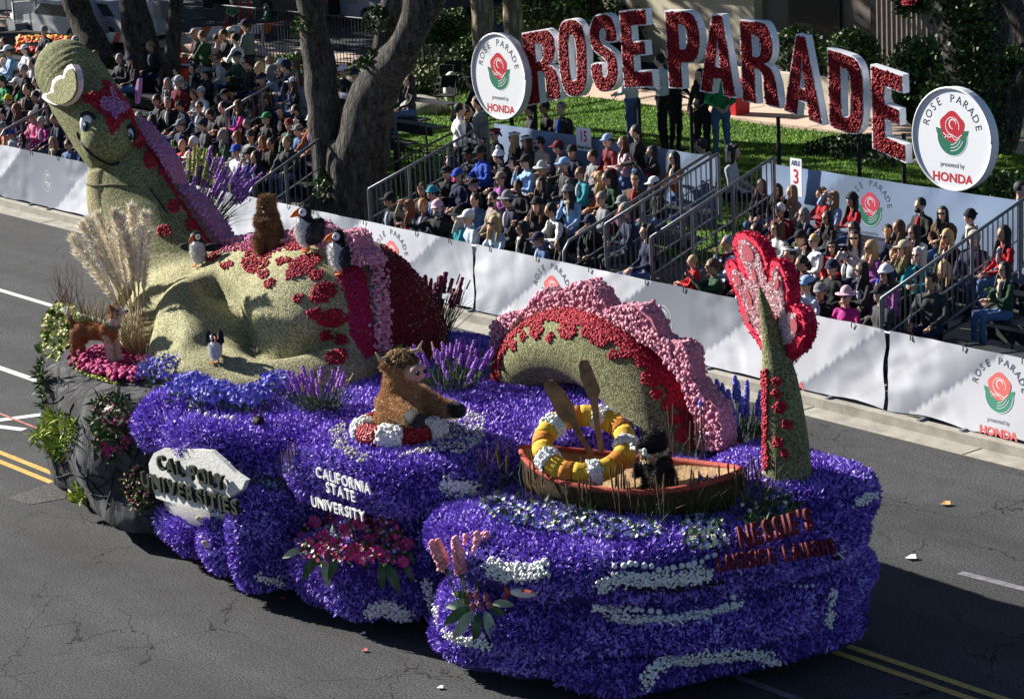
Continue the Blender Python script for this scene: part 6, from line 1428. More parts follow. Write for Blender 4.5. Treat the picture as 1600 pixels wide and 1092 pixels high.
tree('great forked grey tree standing between the left and middle stands', fb, tb_, m_bark, [((-12.5, 5, 9.5), (3.4, 3.2, 1.8)), ((-8.6, 6.8, 9.8), (3.2, 3, 1.7)), ((-10.5, 9.5, 10.3), (3.4, 3, 1.8)), ((-15.2, 7.5, 9.5), (3, 2.8, 1.5)), ((-6.5, 10, 9.5), (2.6, 2.6, 1.5))], 5200)
def tb2(mb):
    a = limb(mb, [(240, 250, 36), (238, 200, 33), (236, 160, 32), (228, 110, 30), (218, 60, 26), (208, 10, 23), (198, -40, 21), (188, -110, 18)], 5.9, 16)
    c = limb(mb, [(252, 180, 20), (262, 130, 18), (270, 80, 14), (274, 20, 12), (282, -50, 10)], 5.9, 12); return [a[-1], c[-1]]
tree('dark rugged tree standing behind the serpent crest in the left stand', (*P(240, 260, 5.9).to_2d(), .1), tb2, m_barkd, [((-20, 11.5, 8.6), (3.2, 3, 1.5)), ((-16.5, 13, 8.8), (3, 3, 1.6)), ((-23, 14.5, 9.0), (3.2, 3, 1.5)), ((-20, 4, 9.4), (2.2, 1.4, .9))], 4600)
def tb3(mb):
    a = limb(mb, [(215, 190, 22), (196, 160, 24), (172, 118, 24), (150, 78, 23), (132, 40, 22), (118, 0, 20), (100, -50, 17)], 6.4, 14); return [a[-1]]
tree('dark leaning tree trunk just right of the serpent head', (*P(215, 190, 6.4).to_2d(), .1), tb3, m_barkd, [((-27, 7.4, 9.5), (2.2, 1.5, .9)), ((-33, 16, 9), (3.4, 3.2, 1.6)), ((-30, 19, 9.2), (3.4, 3, 1.6))], 3800)
def tb4(mb): a = limb(mb, [(758, 170, 19), (757, 110, 18), (755, 50, 18), (752, -10, 17), (750, -90, 15)], 11.5, 14, .03); return [a[-1]]
def tb5(mb): a = limb(mb, [(812, 150, 16), (808, 90, 15), (802, 30, 15), (798, -30, 14), (794, -90, 12)], 12.5, 14, .03); return [a[-1]]
tree('pale peeling eucalyptus trunk behind the left sign disc', (*P(758, 172, 11.5).to_2d(), .1), tb4, m_barkp, [((-15, 13, 9.2), (3, 3, 1.6)), ((-12, 14.5, 9.8), (3, 2.8, 1.6))], 2600)
tree('second pale eucalyptus trunk just right of the first', (*P(812, 152, 12.5).to_2d(), .1), tb5, m_barkp, [((-11, 17, 9.8), (3.2, 3, 1.7)), ((-17.5, 17, 9.6), (3, 3, 1.6))], 2600)
def tb6(mb):
    a = limb(mb, [(1542, 245, 40), (1530, 190, 40), (1518, 130, 40), (1515, 80, 40), (1500, 30, 36), (1480, -20, 30), (1460, -80, 24)], 12.5, 18, .08); c = limb(mb, [(1525, 120, 26), (1548, 60, 26), (1552, 0, 22), (1560, -60, 18)], 12.5, 14, .08); limb(mb, [(1560, 230, 26), (1576, 180, 22), (1600, 130, 20), (1640, 80, 16)], 12.3, 12)
    limb(mb, [(1606, 70, 16), (1592, 30, 15), (1578, -5, 14), (1565, -50, 12)], 11.0, 12); return [a[-1], c[-1]]
t6 = tree('dark ivy grown tree at the upper right before the tan wall', (*P(1542, 250, 12.5).to_2d(), .1), tb6, m_barkd, [((-3, 13, 9.6), (3.2, 3, 1.7)), ((1, 12, 9.9), (3, 3, 1.6)), ((-5.5, 16, 10), (3, 3, 1.6))], 3800)
lv = []; lq = []
for i in range(2600):
    y = random.uniform(-10, 240); x = 1520 + (y - 100) * .1 + random.gauss(0, 24); p_ = P(x, y, 12.1 + random.uniform(-.2, .2)); lv.append(p_); lq.append((random.gauss(0, .6), -1, random.gauss(0, .6)))
scatter('ivy', arr(lv), arr(lq), T_LEAF, (.06, .12), .5, m_leafd, t6, width=1.5)
# shoots on the forked tree
def shrub(name, label, c, r, n, size, mat=None, core=True, cat='shrub', group=None):
    root = empty(name, (c[0], c[1], max(.1, c[2] - r[2])), label, cat, group)
    if core:
        mb = MB(); mb.ell(c, [q * .86 for q in r], nu=18, nv=12)
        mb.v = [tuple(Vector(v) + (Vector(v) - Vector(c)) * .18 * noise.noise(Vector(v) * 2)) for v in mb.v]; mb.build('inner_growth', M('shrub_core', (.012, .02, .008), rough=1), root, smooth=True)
    d = rng.normal(0, 1, (n, 3)); d /= np.linalg.norm(d, axis=1)[:, None]; d[:, 2] = np.where(d[:, 2] < -.3, -d[:, 2], d[:, 2])
    w = np.array([1 + .22 * noise.noise(Vector(x) * 2.6 + Vector(c)) for x in d]); p = np.array(c)[None] + d * np.array(r)[None] * (w * rng.uniform(.84, 1.05, n))[:, None]
    scatter('foliage', p, d, T_LEAF, size, .6, mat or m_leafh, root, width=1.5); return root
for x, y, Y, lab in [(476, 50, 3.1, 'tuft of young leaves sprouting on the left limb of the forked tree'), (508, 300, 3.0, 'dry shoots at the foot of the forked tree'), (590, 40, 3.5, 'leafy ivy tuft between the limbs of the forked tree'), (585, 105, 3.4, 'lower leafy ivy tuft in the fork of the big tree')]:
    shrub('ivy_tuft', lab, P(x, y, Y), (.22, .2, .3), 170, (.06, .12), m_leafh if Y < 3.3 else m_leafd, False, 'plant')
# ground cover bank and hedges behind the lawn
def mound(name, label, poly, z0, h, n, size, mat, cat='hedge', edge=.8, kind=None):
    """a bank of clipped foliage over a ground polygon"""
    pts = [at(a, b, Z=z0) for a, b in poly]; root = empty(name, sum(pts, Vector()) / len(pts), label, cat); x0, x1 = min(p.x for p in pts), max(p.x for p in pts); y0, y1 = min(p.y for p in pts), max(p.y for p in pts)
    pl = [(p.x, p.y) for p in pts]
    def dist(x, y):
        d = 9
        for i in range(len(pl)):
            a, b = Vector(pl[i]), Vector(pl[(i + 1) % len(pl)]); ab = b - a; t = max(0, min(1, (Vector((x, y)) - a).dot(ab) / ab.dot(ab))); d = min(d, (Vector((x, y)) - a - ab * t).length)
        return d if inpoly(x, y, pl) else -d
    def hz(x, y): d = dist(x, y); return z0 + h * min(1, max(0, d / edge)) ** .5 * (1 + .12 * noise.noise(Vector((x, y, 0)))) if d > 0 else z0 - .1
    nx = max(8, int((x1 - x0) / .3)); ny = max(8, int((y1 - y0) / .3)); mb = MB()
    for j in range(ny + 1):
        for i in range(nx + 1): x, y = x0 + (x1 - x0) * i / nx, y0 + (y1 - y0) * j / ny; mb.v.append((x, y, hz(x, y) - .05))
    for j in range(ny):
        for i in range(nx): a = j * (nx + 1) + i; mb.f.append((a, a + 1, a + nx + 2, a + nx + 1)); mb.m.append(0); mb.t.append(.5)
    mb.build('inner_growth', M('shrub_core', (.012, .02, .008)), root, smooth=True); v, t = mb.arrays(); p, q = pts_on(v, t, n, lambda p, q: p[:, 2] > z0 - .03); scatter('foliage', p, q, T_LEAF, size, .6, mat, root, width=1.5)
    return root
m_gc = M('ground_cover', (.1, .12, .05), tint=[(.04, .06, .015), (.12, .14, .05), (.24, .25, .12)], rough=.7)
mound('ground_cover_bank', 'broad bank of olive ground cover rising behind the lawn', [(520, 125), (560, 100), (640, 92), (735, 84), (742, 128), (735, 145), (640, 158), (560, 168), (525, 160)], .1, .45, 9000, (.07, .13), m_gc)
mound('clipped_hedge', 'clipped box hedge before the car park left of the pale trunk', [(655, 96), (625, 84), (700, 72), (742, 68), (742, 88), (700, 92)], .1, 1.1, 7000, (.06, .12), m_leafh, edge=.3)
mound('clipped_hedge', 'dark hedge seen through the gap above the letter R', [(820, 100), (830, 84), (920, 90), (925, 110), (840, 120)], .1, 1.2, 5000, (.06, .12), m_leafh, edge=.3)
for x, y, Y, r, lab in [(462, 118, 13.5, (.9, .7, .5), 'round shrub with reddish tips left of the forked tree'), (478, 135, 12.4, (.9, .7, .5), 'light green shrub just above the red 15 sign'), (475, 152, 11.6, (.8, .6, .45), 'lower shrub touching the standing man in navy'), (742, 95, 15.5, (.6, .5, .6), 'small bright shrub left of the left sign disc'), (845, 20, 19, (1.3, 1, .8), 'green bush above the first letters of the sign'), (885, 18, 20, (1.2, 1, 1.0), 'lime leaved bush between letters O and S'),
                       (1432, 130, 16.0, (.62, .6, .95), 'cone shaped dark shrub right of the last letter'), (1500, 165, 14.6, (.8, .7, .75), 'rounded shrub behind the right sign disc'), (1590, 125, 13.6, (.7, .6, .55), 'clipped light green shrub at the right frame edge'), (1330, 90, 18.5, (.7, .6, .6), 'shrub seen through the letter D'), (1245, 100, 19.5, (.8, .7, .8), 'shrub seen between letters R and A'), (1120, 140, 19.8, (.7, .6, .6), 'bush behind the letter P at the path'), (1560, 320, 9, (.9, .6, .5), 'low dark shrub behind the right stand banner'), (985, 60, 22, (1, .8, 1.0), 'dark shrub against the house corner')]:
    shrub('shrub', lab, P(x, y, Y), r, int(1500 * r[0]), (.06, .12), m_leafh if Y < 20 else m_leafd)
mound('planting_mound', 'dark mulched mound with low ivy below the last letter', [(1250, 232), (1330, 224), (1400, 226), (1440, 262), (1420, 285), (1300, 262), (1240, 250)], .05, .35, 3800, (.06, .1), m_leafd)
for x, y, s, lab, c_ in [(545, 147, (.75, .45, .42), 'large tan boulder beside the aisle 2 sign', (.35, .28, .2)), (572, 152, (.5, .35, .3), 'smaller pale boulder right of the tan boulder', (.5, .45, .38)), (662, 168, (.8, .5, .3), 'grey boulder lying on the lawn', (.3, .27, .24)), (680, 108, (.4, .25, .12), 'pale flat rock on the ground cover bank', (.35, .34, .3)), (1452, 258, (.5, .3, .2), 'dark stone under the right sign disc', (.2, .19, .17))]:
    c = at(x, y + 8, Z=.1); mb = MB(); mb.ell(c + Vector((0, 0, s[2] * .4)), s, nu=18, nv=12); mb.v = [tuple(Vector(v) + (Vector(v) - c) * .25 * noise.noise(Vector(v) * 1.7)) for v in mb.v]; o = mb.build('boulder', M('boulder%d' % x, c_, rough=.9, nz=(3, .35), bump=(9, .6)), smooth=True); tag(o, lab, 'boulder')
# low wall, building
m_creamw = M('cream_stucco', (.55, .5, .38), rough=.9, nz=(2, .15), bump=(50, .4)); m_siding = M('tan_siding', (.30, .26, .215), rough=.85, nz=(1.5, .15)); m_dark = M('dark_glass', (.015, .016, .018), rough=.25); m_trim = M('brown_trim', (.07, .06, .05), rough=.8)
mb = MB(); mb.box((-8.5, 18.5, .5), (16, .25, .85)); lw = mb.build('garden_wall', m_creamw); tag(lw, 'low cream stucco garden wall along the peach path', 'wall')
hs = empty('house', (-4, 24, .1), 'low tan clad house with vertical siding and dark windows at the top right', 'building')
bY = 21.5
def wpx(x0, x1, z0, z1, nm, mat, y=bY, th=.3, parent=None): mb = MB(); mb.box(((x0 + x1) / 2, y + th / 2, (z0 + z1) / 2), (x1 - x0, th, z1 - z0)); return mb.build(nm, mat, parent or hs)
A1, A2, A3 = P(1368, 80, bY).x, P(1488, 80, bY).x, P(1330, 80, bY).x
wpx(A3 + .9, A2 - .1, .1, 5.2, 'siding_wall', m_siding); wpx(P(1560, 60, bY).x, P(1560, 60, bY).x + 8, .1, 5.2, 'siding_wall', m_siding); x = A3 + .9
k = 0
while x < A2 - .12:
    mb = MB(); mb.box((x, bY - .018, 2.6), (.03, .03, 5.0)); mb.build('batten', m_siding, hs); x += .16
x = P(1560, 60, bY).x
while x < P(1560, 60, bY).x + 3: mb = MB(); mb.box((x, bY - .018, 2.6), (.03, .03, 5.0)); mb.build('batten', m_siding, hs); x += .16
wpx(A2 - .1, P(1560, 60, bY).x, .1, 5.2, 'recess', m_dark, bY + .8); wpx(P(1165, 20, bY).x, A3 + .9, .1, 5.2, 'window_wall', M('shaded_panel', (.16, .14, .12), rough=.9), bY + .6)
wpx(P(1345, 60, bY).x + .05, P(1365, 60, bY).x + .1, .1, 5.2, 'window', m_dark, bY + .3); wpx(P(1210, 30, bY).x, P(1290, 30, bY).x, 1.2, 4.4, 'window', m_dark, bY + .5, .08)
xa, xb = P(925, 20, bY).x, P(1165, 20, bY).x; wpx(xa, xb, .1, 2.2, 'stucco_wall', m_creamw, bY + .3); wpx(xa, xb + .1, 3.0, 5.2, 'fascia', m_siding, bY - .4)
for k in range(7): mb = MB(); mb.box(((xa + xb) / 2, bY - .41, 3.1 + k * .3), (xb - xa, .02, .012)); mb.build('board_joint', m_trim, hs)
wpx(xa, xb, 2.2, 3.0, 'shade_gap', m_dark, bY + .5)
mb = MB(); mb.box((-2, 26, 5.3), (30, 11, .25)); mb.build('roof', m_trim, hs)
wr_ = empty('flower_wreath', P(1440, 2, bY - .3), 'hanging green wreath with red bow on the tan siding', 'wreath'); p_ = arr([P(1425 + random.gauss(0, 14), 4 + random.gauss(0, 8), bY - .25) for i in range(500)]); scatter('leaves', p_, np.tile((0, -1., .2), (500, 1)), T_LEAF, (.08, .16), .7, m_leafd, wr_, width=1.2)
p_ = arr([P(1418 + random.gauss(0, 5), 2 + random.gauss(0, 3), bY - .4) for i in range(60)]); scatter('blossoms', p_, np.tile((0, -1., .2), (60, 1)), T_PUFF, (.06, .1), .4, m_red, wr_)
# chairs, bin on the lawn
def chair(base, rz, s=1.0, label='', mat=None):
    root = empty('folding_chair', base, label, 'chair', 'dark folding chairs on the lawn', rz)
    def pt(nm, mb, m=mat or m_black): me = mb.mesh(nm); me.materials.append(m); o = bpy.data.objects.new(nm, me); COL.objects.link(o); o.parent = root
    mb = MB(); mb.box((0, 0, .45), (.45, .42, .03)); pt('seat', mb); mb = MB(); mb.box((0, .22, .75), (.45, .03, .3)); pt('backrest', mb)
    for sx in (-1, 1):
        for a, b in (((sx * .2, -.25, 0), (sx * .2, .22, .9)), ((sx * .2, .25, 0), (sx * .2, -.2, .45))): mb = MB(); mb.tube([a, b], .014, 5); pt('leg', mb)
for x, y, rz, lab in [(695, 160, .4, 'dark folding chair stacked against others on the lawn beside the pale coat'), (708, 152, .8, 'folding chair under the pale draped coat on the lawn'), (700, 178, .5, 'nearest folding chair on the lawn left of the left disc'), (735, 150, -.2, 'folding chair closest to the left sign disc')]: b = at(x, y, Z=.2); chair(b, rz, 1, lab)
mb = MB(); c = at(706, 125, Z=.95); mb.ell(c, (.2, .16, .2), nu=16, nv=10); mb.ell(c + Vector((.05, -.1, -.25)), (.2, .16, .35), nu=14, nv=8); mb.v = [tuple(Vector(v) * 1.0 + Vector((noise.noise(Vector(v) * 6), noise.noise(Vector(v) * 6 + Vector((5, 5, 5))), 0)) * .06) for v in mb.v]; tag(tag(mb.build('draped_coat', M('coat_cream', (.6, .57, .5), rough=.9), smooth=True), 'pale coat draped over a folding chair on the lawn', 'coat'))
b = at(1150, 178, Z=.17); bn_ = empty('rubbish_bin', b, 'square red plastic bin on the path behind the letter A', 'bin'); mb = MB(); mb.add([(b.x + i * .26 * s, b.y + j * .26 * s, b.z + z) for z, s in ((0, .85), (.75, 1)) for i, j in ((-1, -1), (1, -1), (1, 1), (-1, 1))], [(0, 1, 5, 4), (1, 2, 6, 5), (2, 3, 7, 6), (3, 0, 4, 7), (3, 2, 1, 0), (4, 5, 6, 7)]); mb.build('body', M('bin_red', (.55, .02, .03), rough=.5), bn_); mb = MB(); mb.box((b.x, b.y, b.z + .77), (.58, .58, .05)); mb.build('lid', MATS['bin_red'], bn_)
# street furniture and vehicles of the car park
lp = at(243, 95, Z=0); lamp = empty('lamp_post', lp, 'grey steel post with a small box behind the dark tree', 'post'); q = P(243, 95, lp.y); mb = MB(); mb.tube([lp, lp + Vector((0, 0, 6.5))], .12, 12); mb.build('pole', M('pole_grey', (.42, .44, .47), rough=.5), lamp); c = P(252, 16, lp.y - .1); mb = MB(); mb.box(c, (.42, .3, .5)); mb.build('box', M('box_grey', (.14, .14, .13), rough=.6), lamp)
m_orange = M('barricade_orange', (.65, .13, .03), rough=.6)
def barricade(x0, y0, x1, y1, Zc, label):
    a, b = at(x0, y0, Z=Zc), at(x1, y1, Z=Zc); root = empty('barricade', (a + b) / 2, label, 'barricade', 'orange and white street barricades'); d = b - a; L = d.length; n = max(4, int(L / .28)); u = d.normalized(); nrm = Vector((u.y, -u.x, 0))
    if nrm.dot(-FWD) < 0: nrm = -nrm
    for i in range(n):
        s0, s1 = L * i / n, L * (i + 1) / n; k = .16; mb = MB(); mb.prism([[(s0, -.14), (s1, -.14), (s1 + k, .14), (s0 + k, .14)]], a, u, (0, 0, 1), .03, uz=nrm); mb.build('stripe', m_orange if i % 2 else m_white, root)
    for t in (.08, .92):
        q = a + d * t; mb = MB(); mb.tube([(q.x, q.y, .02), (q.x, q.y, Zc + .1)], .04, 6); mb.build('leg', m_white, root)
barricade(290, 52, 420, 45, .95, 'long striped barricade behind the standing spectators'); barricade(165, 58, 205, 60, .9, 'short striped barricade between the two dark trunks'); barricade(205, 66, 240, 60, .8, 'striped barricade beside the grey post')
def cone(x, y, label, h=.9, r=.28, Z=0): 
    b = at(x, y, Z=Z); root = empty('traffic_cone', b, label, 'cone', 'red orange cones and posts'); mb = MB(); mb.tube([b, b + Vector((0, 0, .04))], r * 1.2, 4); mb.build('base', m_orange, root); mb = MB(); mb.tube([b + Vector((0, 0, .04)), b + Vector((0, 0, h))], [r * .8, .04], 12); mb.build('body', M('cone_red', (.6, .04, .02), rough=.5), root, smooth=True)
    if r < .2:
        for t in (.7, .82): mb = MB(); mb.tube([b + Vector((0, 0, h * t)), b + Vector((0, 0, h * t + .09))], r * .5, 10); mb.build('white_band', m_white, root)
for x, y, lab, h, r in [(378, 42, 'left tall red delineator post with white bands', 1.2, .1), (390, 42, 'right tall red delineator post with white bands', 1.2, .1), (357, 44, 'orange cone at the feet of the walking man in green', .5, .2)]: cone(x, y, lab, h, r)
tc_ = at(284, 115, Z=1.0); mb = MB(); mb.tube([tc_ + Vector((0, 0, -.6)), tc_, tc_ + Vector((0, 0, .75))], [.16, .22, .03], 10); o = mb.build('folded_umbrella', M('umbrella_red', (.5, .015, .02), rough=.6), smooth=True); tag(o, 'folded red umbrella standing behind the left stand', 'umbrella')
def car(label, x, y, rz, col, L=4.6, kind='car', badge=False, suv=False):
    b = at(x, y, Z=0); root = empty('parked_car', b, label, 'car', None, rz); H = 1.75 if suv else 1.45
    def pt(nm, mb, m, sm=False):
        me = mb.mesh(nm, sm); me.materials.append(m); o = bpy.data.objects.new(nm, me); COL.objects.link(o); o.parent = root; return o
    prof = [(-L / 2, .35), (L / 2, .35), (L / 2 + .02, .7), (L / 2 - .25, .86), (L * .22, .98), (L * .08, H - .03), (-L * .3 if not suv else -L * .42, H), (-L * .42 if not suv else -L * .48, 1.0), (-L / 2, .95)]
    mb = MB(); mb.prism([prof], (0, -.88, 0), (1, 0, 0), (0, 0, 1), 1.76, uz=(0, -1, 0)); pt('body', mb, M('paint%d' % int(x), col, rough=.25, spec=.6))
    for s_ in (-1, 1):
        mb = MB(); mb.prism([[(L * .19, 1.0), (L * .075, H - .12), (-L * .28, H - .1), (-L * .38, 1.0)]], (0, s_ * .90 if s_ < 0 else .885, 0), (1, 0, 0), (0, 0, 1), .015, uz=(0, -1, 0)); pt('side_window', mb, m_dark)
        for wx in (-L * .31, L * .31):
            mb = MB(); mb.tube([(wx, s_ * .7, .34), (wx, s_ * .91, .34)], .34, 18); w = pt('wheel', mb, m_black); mb = MB(); mb.tube([(wx, s_ * .9, .34), (wx, s_ * .925, .34)], .19, 10); o = pt('rim', mb, m_rail)
            o.parent = w
        mb = MB(); mb.box((L / 2 - .03, s_ * .65, .72), (.1, .3, .14)); pt('headlight', mb, M('lamp_glass', (.6, .62, .65), rough=.2)); mb = MB(); mb.box((-L / 2, s_ * .68, .85), (.08, .2, .2)); pt('tail_light', mb, m_lred)
    mb = MB(); mb.add([(L * .225, -.78, 1.0), (L * .225, .78, 1.0), (L * .09, .7, H - .06), (L * .09, -.7, H - .06)], [(0, 1, 2, 3)]); pt('windscreen', mb, m_dark)
    if badge:
        mb = MB(); st = [(math.cos(R(90 + 36 * i)) * (.17 if i % 2 == 0 else .08), math.sin(R(90 + 36 * i)) * (.17 if i % 2 == 0 else .08)) for i in range(10)]; mb.prism([st], (-.45, -.895, .78), (1, 0, 0), (0, 0, 1), .006, uz=(0, -1, 0)); pt('star', mb, M('badge_gold', (.5, .35, .08)))
        o = place(text_mesh('SHERIFF', .26, 0, .004, .9), 'letter', M('print_gold', (.35, .27, .12)), None, Matrix.Identity(4)); o.parent = root; o.matrix_local = frame((.55, -.897, .74), (1, 0, 0), (0, 0, 1))
    return root
car('white car facing left between the leaning trunk and the serpent head', 118, 68, R(180), (.3, .31, .33)); car('white car partly hidden behind the dark tree and barricade', 185, 66, R(175), (.28, .29, .3)); car('black and white patrol vehicle with a gold star behind the forked tree', 575, 36, R(-5), (.3, .3, .33), badge=True, suv=True); car('dark parked car at the top edge left of the hedge', 490, 30, R(178), (.012, .013, .015)); car('dark car behind the fence above the hedge', 665, 22, R(175), (.01, .01, .012)); car('black car in deep shade above the letter R', 845, 4, R(170), (.01, .01, .012))
# golf carts behind the flower display
for i, (x, y) in enumerate([(45, 62), (80, 62)]):
    b = at(x, y, Z=0); root = empty('golf_cart', b, ['grey golf cart nearest the left frame edge', 'grey golf cart beside the white car'][i], 'cart', None, R(160)); 
    for nm, c, d, m_ in [('body', (0, 0, .45), (2.2, 1.1, .4), m_rail), ('seat', (-.2, 0, .8), (.6, 1.0, .15), m_white), ('backrest', (-.5, 0, 1.05), (.1, 1.0, .45), m_white), ('roof', (0, 0, 1.85), (1.8, 1.15, .06), m_scaf)]:
        mb = MB(); mb.box(c, d); me = mb.mesh(nm); me.materials.append(m_); o = bpy.data.objects.new(nm, me); COL.objects.link(o); o.parent = root
    for sx in (-.8, .8):
        for sy in (-.5, .5):
            mb = MB(); mb.tube([(sx, sy, .6), (sx * .95, sy, 1.85)], .02, 5); mb2 = MB(); mb2.tube([(sx * .9, sy * .9, .22), (sx * .9, sy * 1.1, .22)], .22, 12)
            for nm, m3, mt in (('post', mb, m_rail), ('wheel', mb2, m_black)): me = m3.mesh(nm); me.materials.append(mt); o = bpy.data.objects.new(nm, me); COL.objects.link(o); o.parent = root
# flower display at the upper left
fd = empty('flower_display', at(70, 75, Z=.8), 'bank of red, orange and yellow flowers behind the upper left spectators', 'flowers'); P_ = arr([at(random.uniform(28, 110), random.uniform(58, 80), Z=1.0 + random.random() * .4) for i in range(1500)]); mc = M('display_mix', (.6, .1, .05), tint=[(.5, .01, .02), (.6, .02, .05), (.62, .06, .04), (.7, .3, .03), (.7, .5, .05), (.55, .05, .2)], rough=.6)
scatter('blossoms', P_, np.tile((.3, -.5, .8), (1500, 1)), T_PUFF, (.12, .2), .5, mc, fd, tint=np.clip((1 - (P_[:, 0] - P_[:, 0].min()) / np.ptp(P_[:, 0])) * .6 + rng.random(1500) * .5, 0, 1)); scatter('foliage', P_[:500] - np.array([0, 0, .15]), np.tile((.3, -.5, .8), (500, 1)), T_LEAF, (.15, .3), .7, m_green, fd)
mb = MB(); c = at(70, 82, Z=.5); mb.box(c, (4.6, 1.2, .9), rz=.0); mb.build('planter', m_black, fd)
for i, (bx_, by_) in enumerate([(-47, 11), (-52, 18), (-46, 24), (-56, 26), (-60, 14), (-41, 31)]):  # trees added beyond the view so their crowns shade the car park
    c = Vector((bx_, by_, 0)); root = empty('tree', c, ['spreading dark tree beyond the golf carts', 'second dark tree at the car park edge', 'dark tree shading the parked cars', 'far dark tree behind the car park', 'outermost dark street tree', 'dark tree behind the walking man'][i], 'tree'); mb = MB(); mb.tube(catmull([c, c + Vector((.3, 0, 3.5)), c + Vector((0, .4, 7))], 4), [.4, .38, .35, .33, .3, .28, .26, .24, .2], 10); mb.build('trunk', m_barkd, root, smooth=True); crown(root, [(c + Vector((0, 0, 8)), (5, 4.6, 2.6)), (c + Vector((4, 2, 7.5)), (4, 4, 2)), (c + Vector((-3, -2, 8)), (4, 4, 2))], 2600, (.35, .6))
c = Vector((-33, 5.5, 0)); root = empty('tree', c, 'street tree just outside the frame shading the left stand', 'tree'); mb = MB(); mb.tube(catmull([c, c + Vector((.6, -.6, 4)), c + Vector((1.5, -1, 8.5))], 4), [.4, .38, .35, .33, .3, .28, .26, .24, .2], 10); mb.build('trunk', m_barkd, root, smooth=True); crown(root, [((-28, 1.2, 9.2), (2.6, 1.7, 1)), ((-25.5, 3.2, 9.6), (2.6, 1.8, 1)), ((-31, 3, 9.3), (2.5, 2, 1.1)), ((-24, 6, 10.4), (2.6, 1.8, 1)), ((-28.5, 5, 9.8), (2.4, 1.8, 1))], 2300, (.3, .5))
# far dark shrubbery and building edge closing the view at the top left
tag(grid_sheet('far_street', -200, -24, 60, 130, .0, m_asph2), kind='structure')
for i, (x, y, lab) in enumerate([(60, 14, 'dark tree mass beyond the golf carts'), (330, -8, 'dark tree mass beyond the car park left of the forked tree'), (440, -8, 'dark foliage mass behind the walking man')]):
    c = at(x, y + 20, Z=0); root = empty('tree', c, lab, 'tree'); mb = MB(); mb.tube([c, c + Vector((0, 0, 5))], [.3, .2], 8); mb.build('trunk', m_barkd, root); crown(root, [(c + Vector((0, 2, 4)), (6, 3, 3.5)), (c + Vector((-4, 3, 6)), (5, 3, 3)), (c + Vector((4, 3, 6)), (5, 3, 3))], 2600, (.3, .5))
# ================================================================== PEOPLE
m_skin = [M('skin_light', (.62, .38, .28), rough=.6), M('skin_tan', (.48, .28, .18), rough=.6), M('skin_brown', (.2, .10, .06), rough=.6)]
m_lip = M('lips', (.35, .12, .1)); m_glassb = M('sunglass_black', (.008, .008, .01), rough=.1, spec=.7); m_shoe = M('shoe_dark', (.03, .03, .032), rough=.6)
CC = {'black': (.012, .012, .014), 'dark': (.02, .02, .024), 'charcoal': (.035, .037, .04), 'grey': (.2, .21, .22), 'light grey': (.45, .46, .48), 'white': (.72, .73, .75), 'cream': (.6, .56, .47), 'beige': (.42, .36, .27), 'tan': (.30, .22, .14), 'brown': (.1, .055, .03), 'taupe': (.26, .21, .17),
      'navy': (.014, .02, .055), 'blue': (.02, .07, .42), 'light blue': (.26, .42, .66), 'pale blue': (.4, .5, .62), 'denim blue': (.07, .13, .26), 'teal': (.02, .26, .32), 'green': (.015, .2, .07), 'dark green': (.015, .05, .025), 'olive': (.07, .075, .035), 'sage': (.24, .26, .2),
      'red': (.42, .012, .02), 'dark red': (.14, .008, .014), 'maroon': (.08, .01, .02), 'pink': (.62, .16, .28), 'pale pink': (.64, .42, .5), 'magenta': (.45, .03, .22), 'purple': (.28, .08, .3), 'lavender': (.4, .36, .62), 'yellow': (.6, .5, .04), 'orange': (.5, .14, .03), 'rust': (.28, .09, .03),
      'blond': (.5, .36, .16), 'auburn': (.2, .07, .025), 'silver': (.5, .5, .49), 'ginger': (.42, .17, .04), 'dark blond': (.25, .17, .09)}
def cm(c): return M('cloth_' + c.replace(' ', '_'), CC[c], rough=.85, nz=(9, .2), bump=(14, .35, 'noise', .03))
def hm_(c): return M('hair_' + c.replace(' ', '_'), CC[c], rough=.6, nz=(60, .5), bump=(90, .5))
# arm poses: (elbow, wrist) of left then right arm, x to the side, -y forward, z above the seat
ARMS = {'lap': (((.24, -.04, .27), (.09, -.27, .17)), ((.24, -.04, .27), (.07, -.29, .19))), 'knees': (((.25, -.1, .28), (.15, -.36, .18)), ((.25, -.1, .28), (.15, -.36, .18))),
        'clasp': (((.25, -.1, .3), (.03, -.29, .28)), ((.25, -.1, .3), (.03, -.28, .31))), 'phone': (((.23, -.22, .42), (.07, -.34, .60)), ((.23, -.22, .42), (.05, -.34, .59))),
        'brow': (((.3, -.18, .6), (.09, -.16, .79)), ((.24, -.06, .27), (.08, -.28, .19))), 'chin': (((.2, -.2, .33), (.05, -.2, .58)), ((.24, -.06, .27), (.02, -.27, .26))),
        'point': (((.25, -.25, .46), (.28, -.52, .56)), ((.24, -.05, .27), (.08, -.27, .19))), 'high': (((.24, -.28, .55), (.14, -.42, .74)), ((.22, -.24, .5), (.06, -.38, .66)))}
_pm = {}
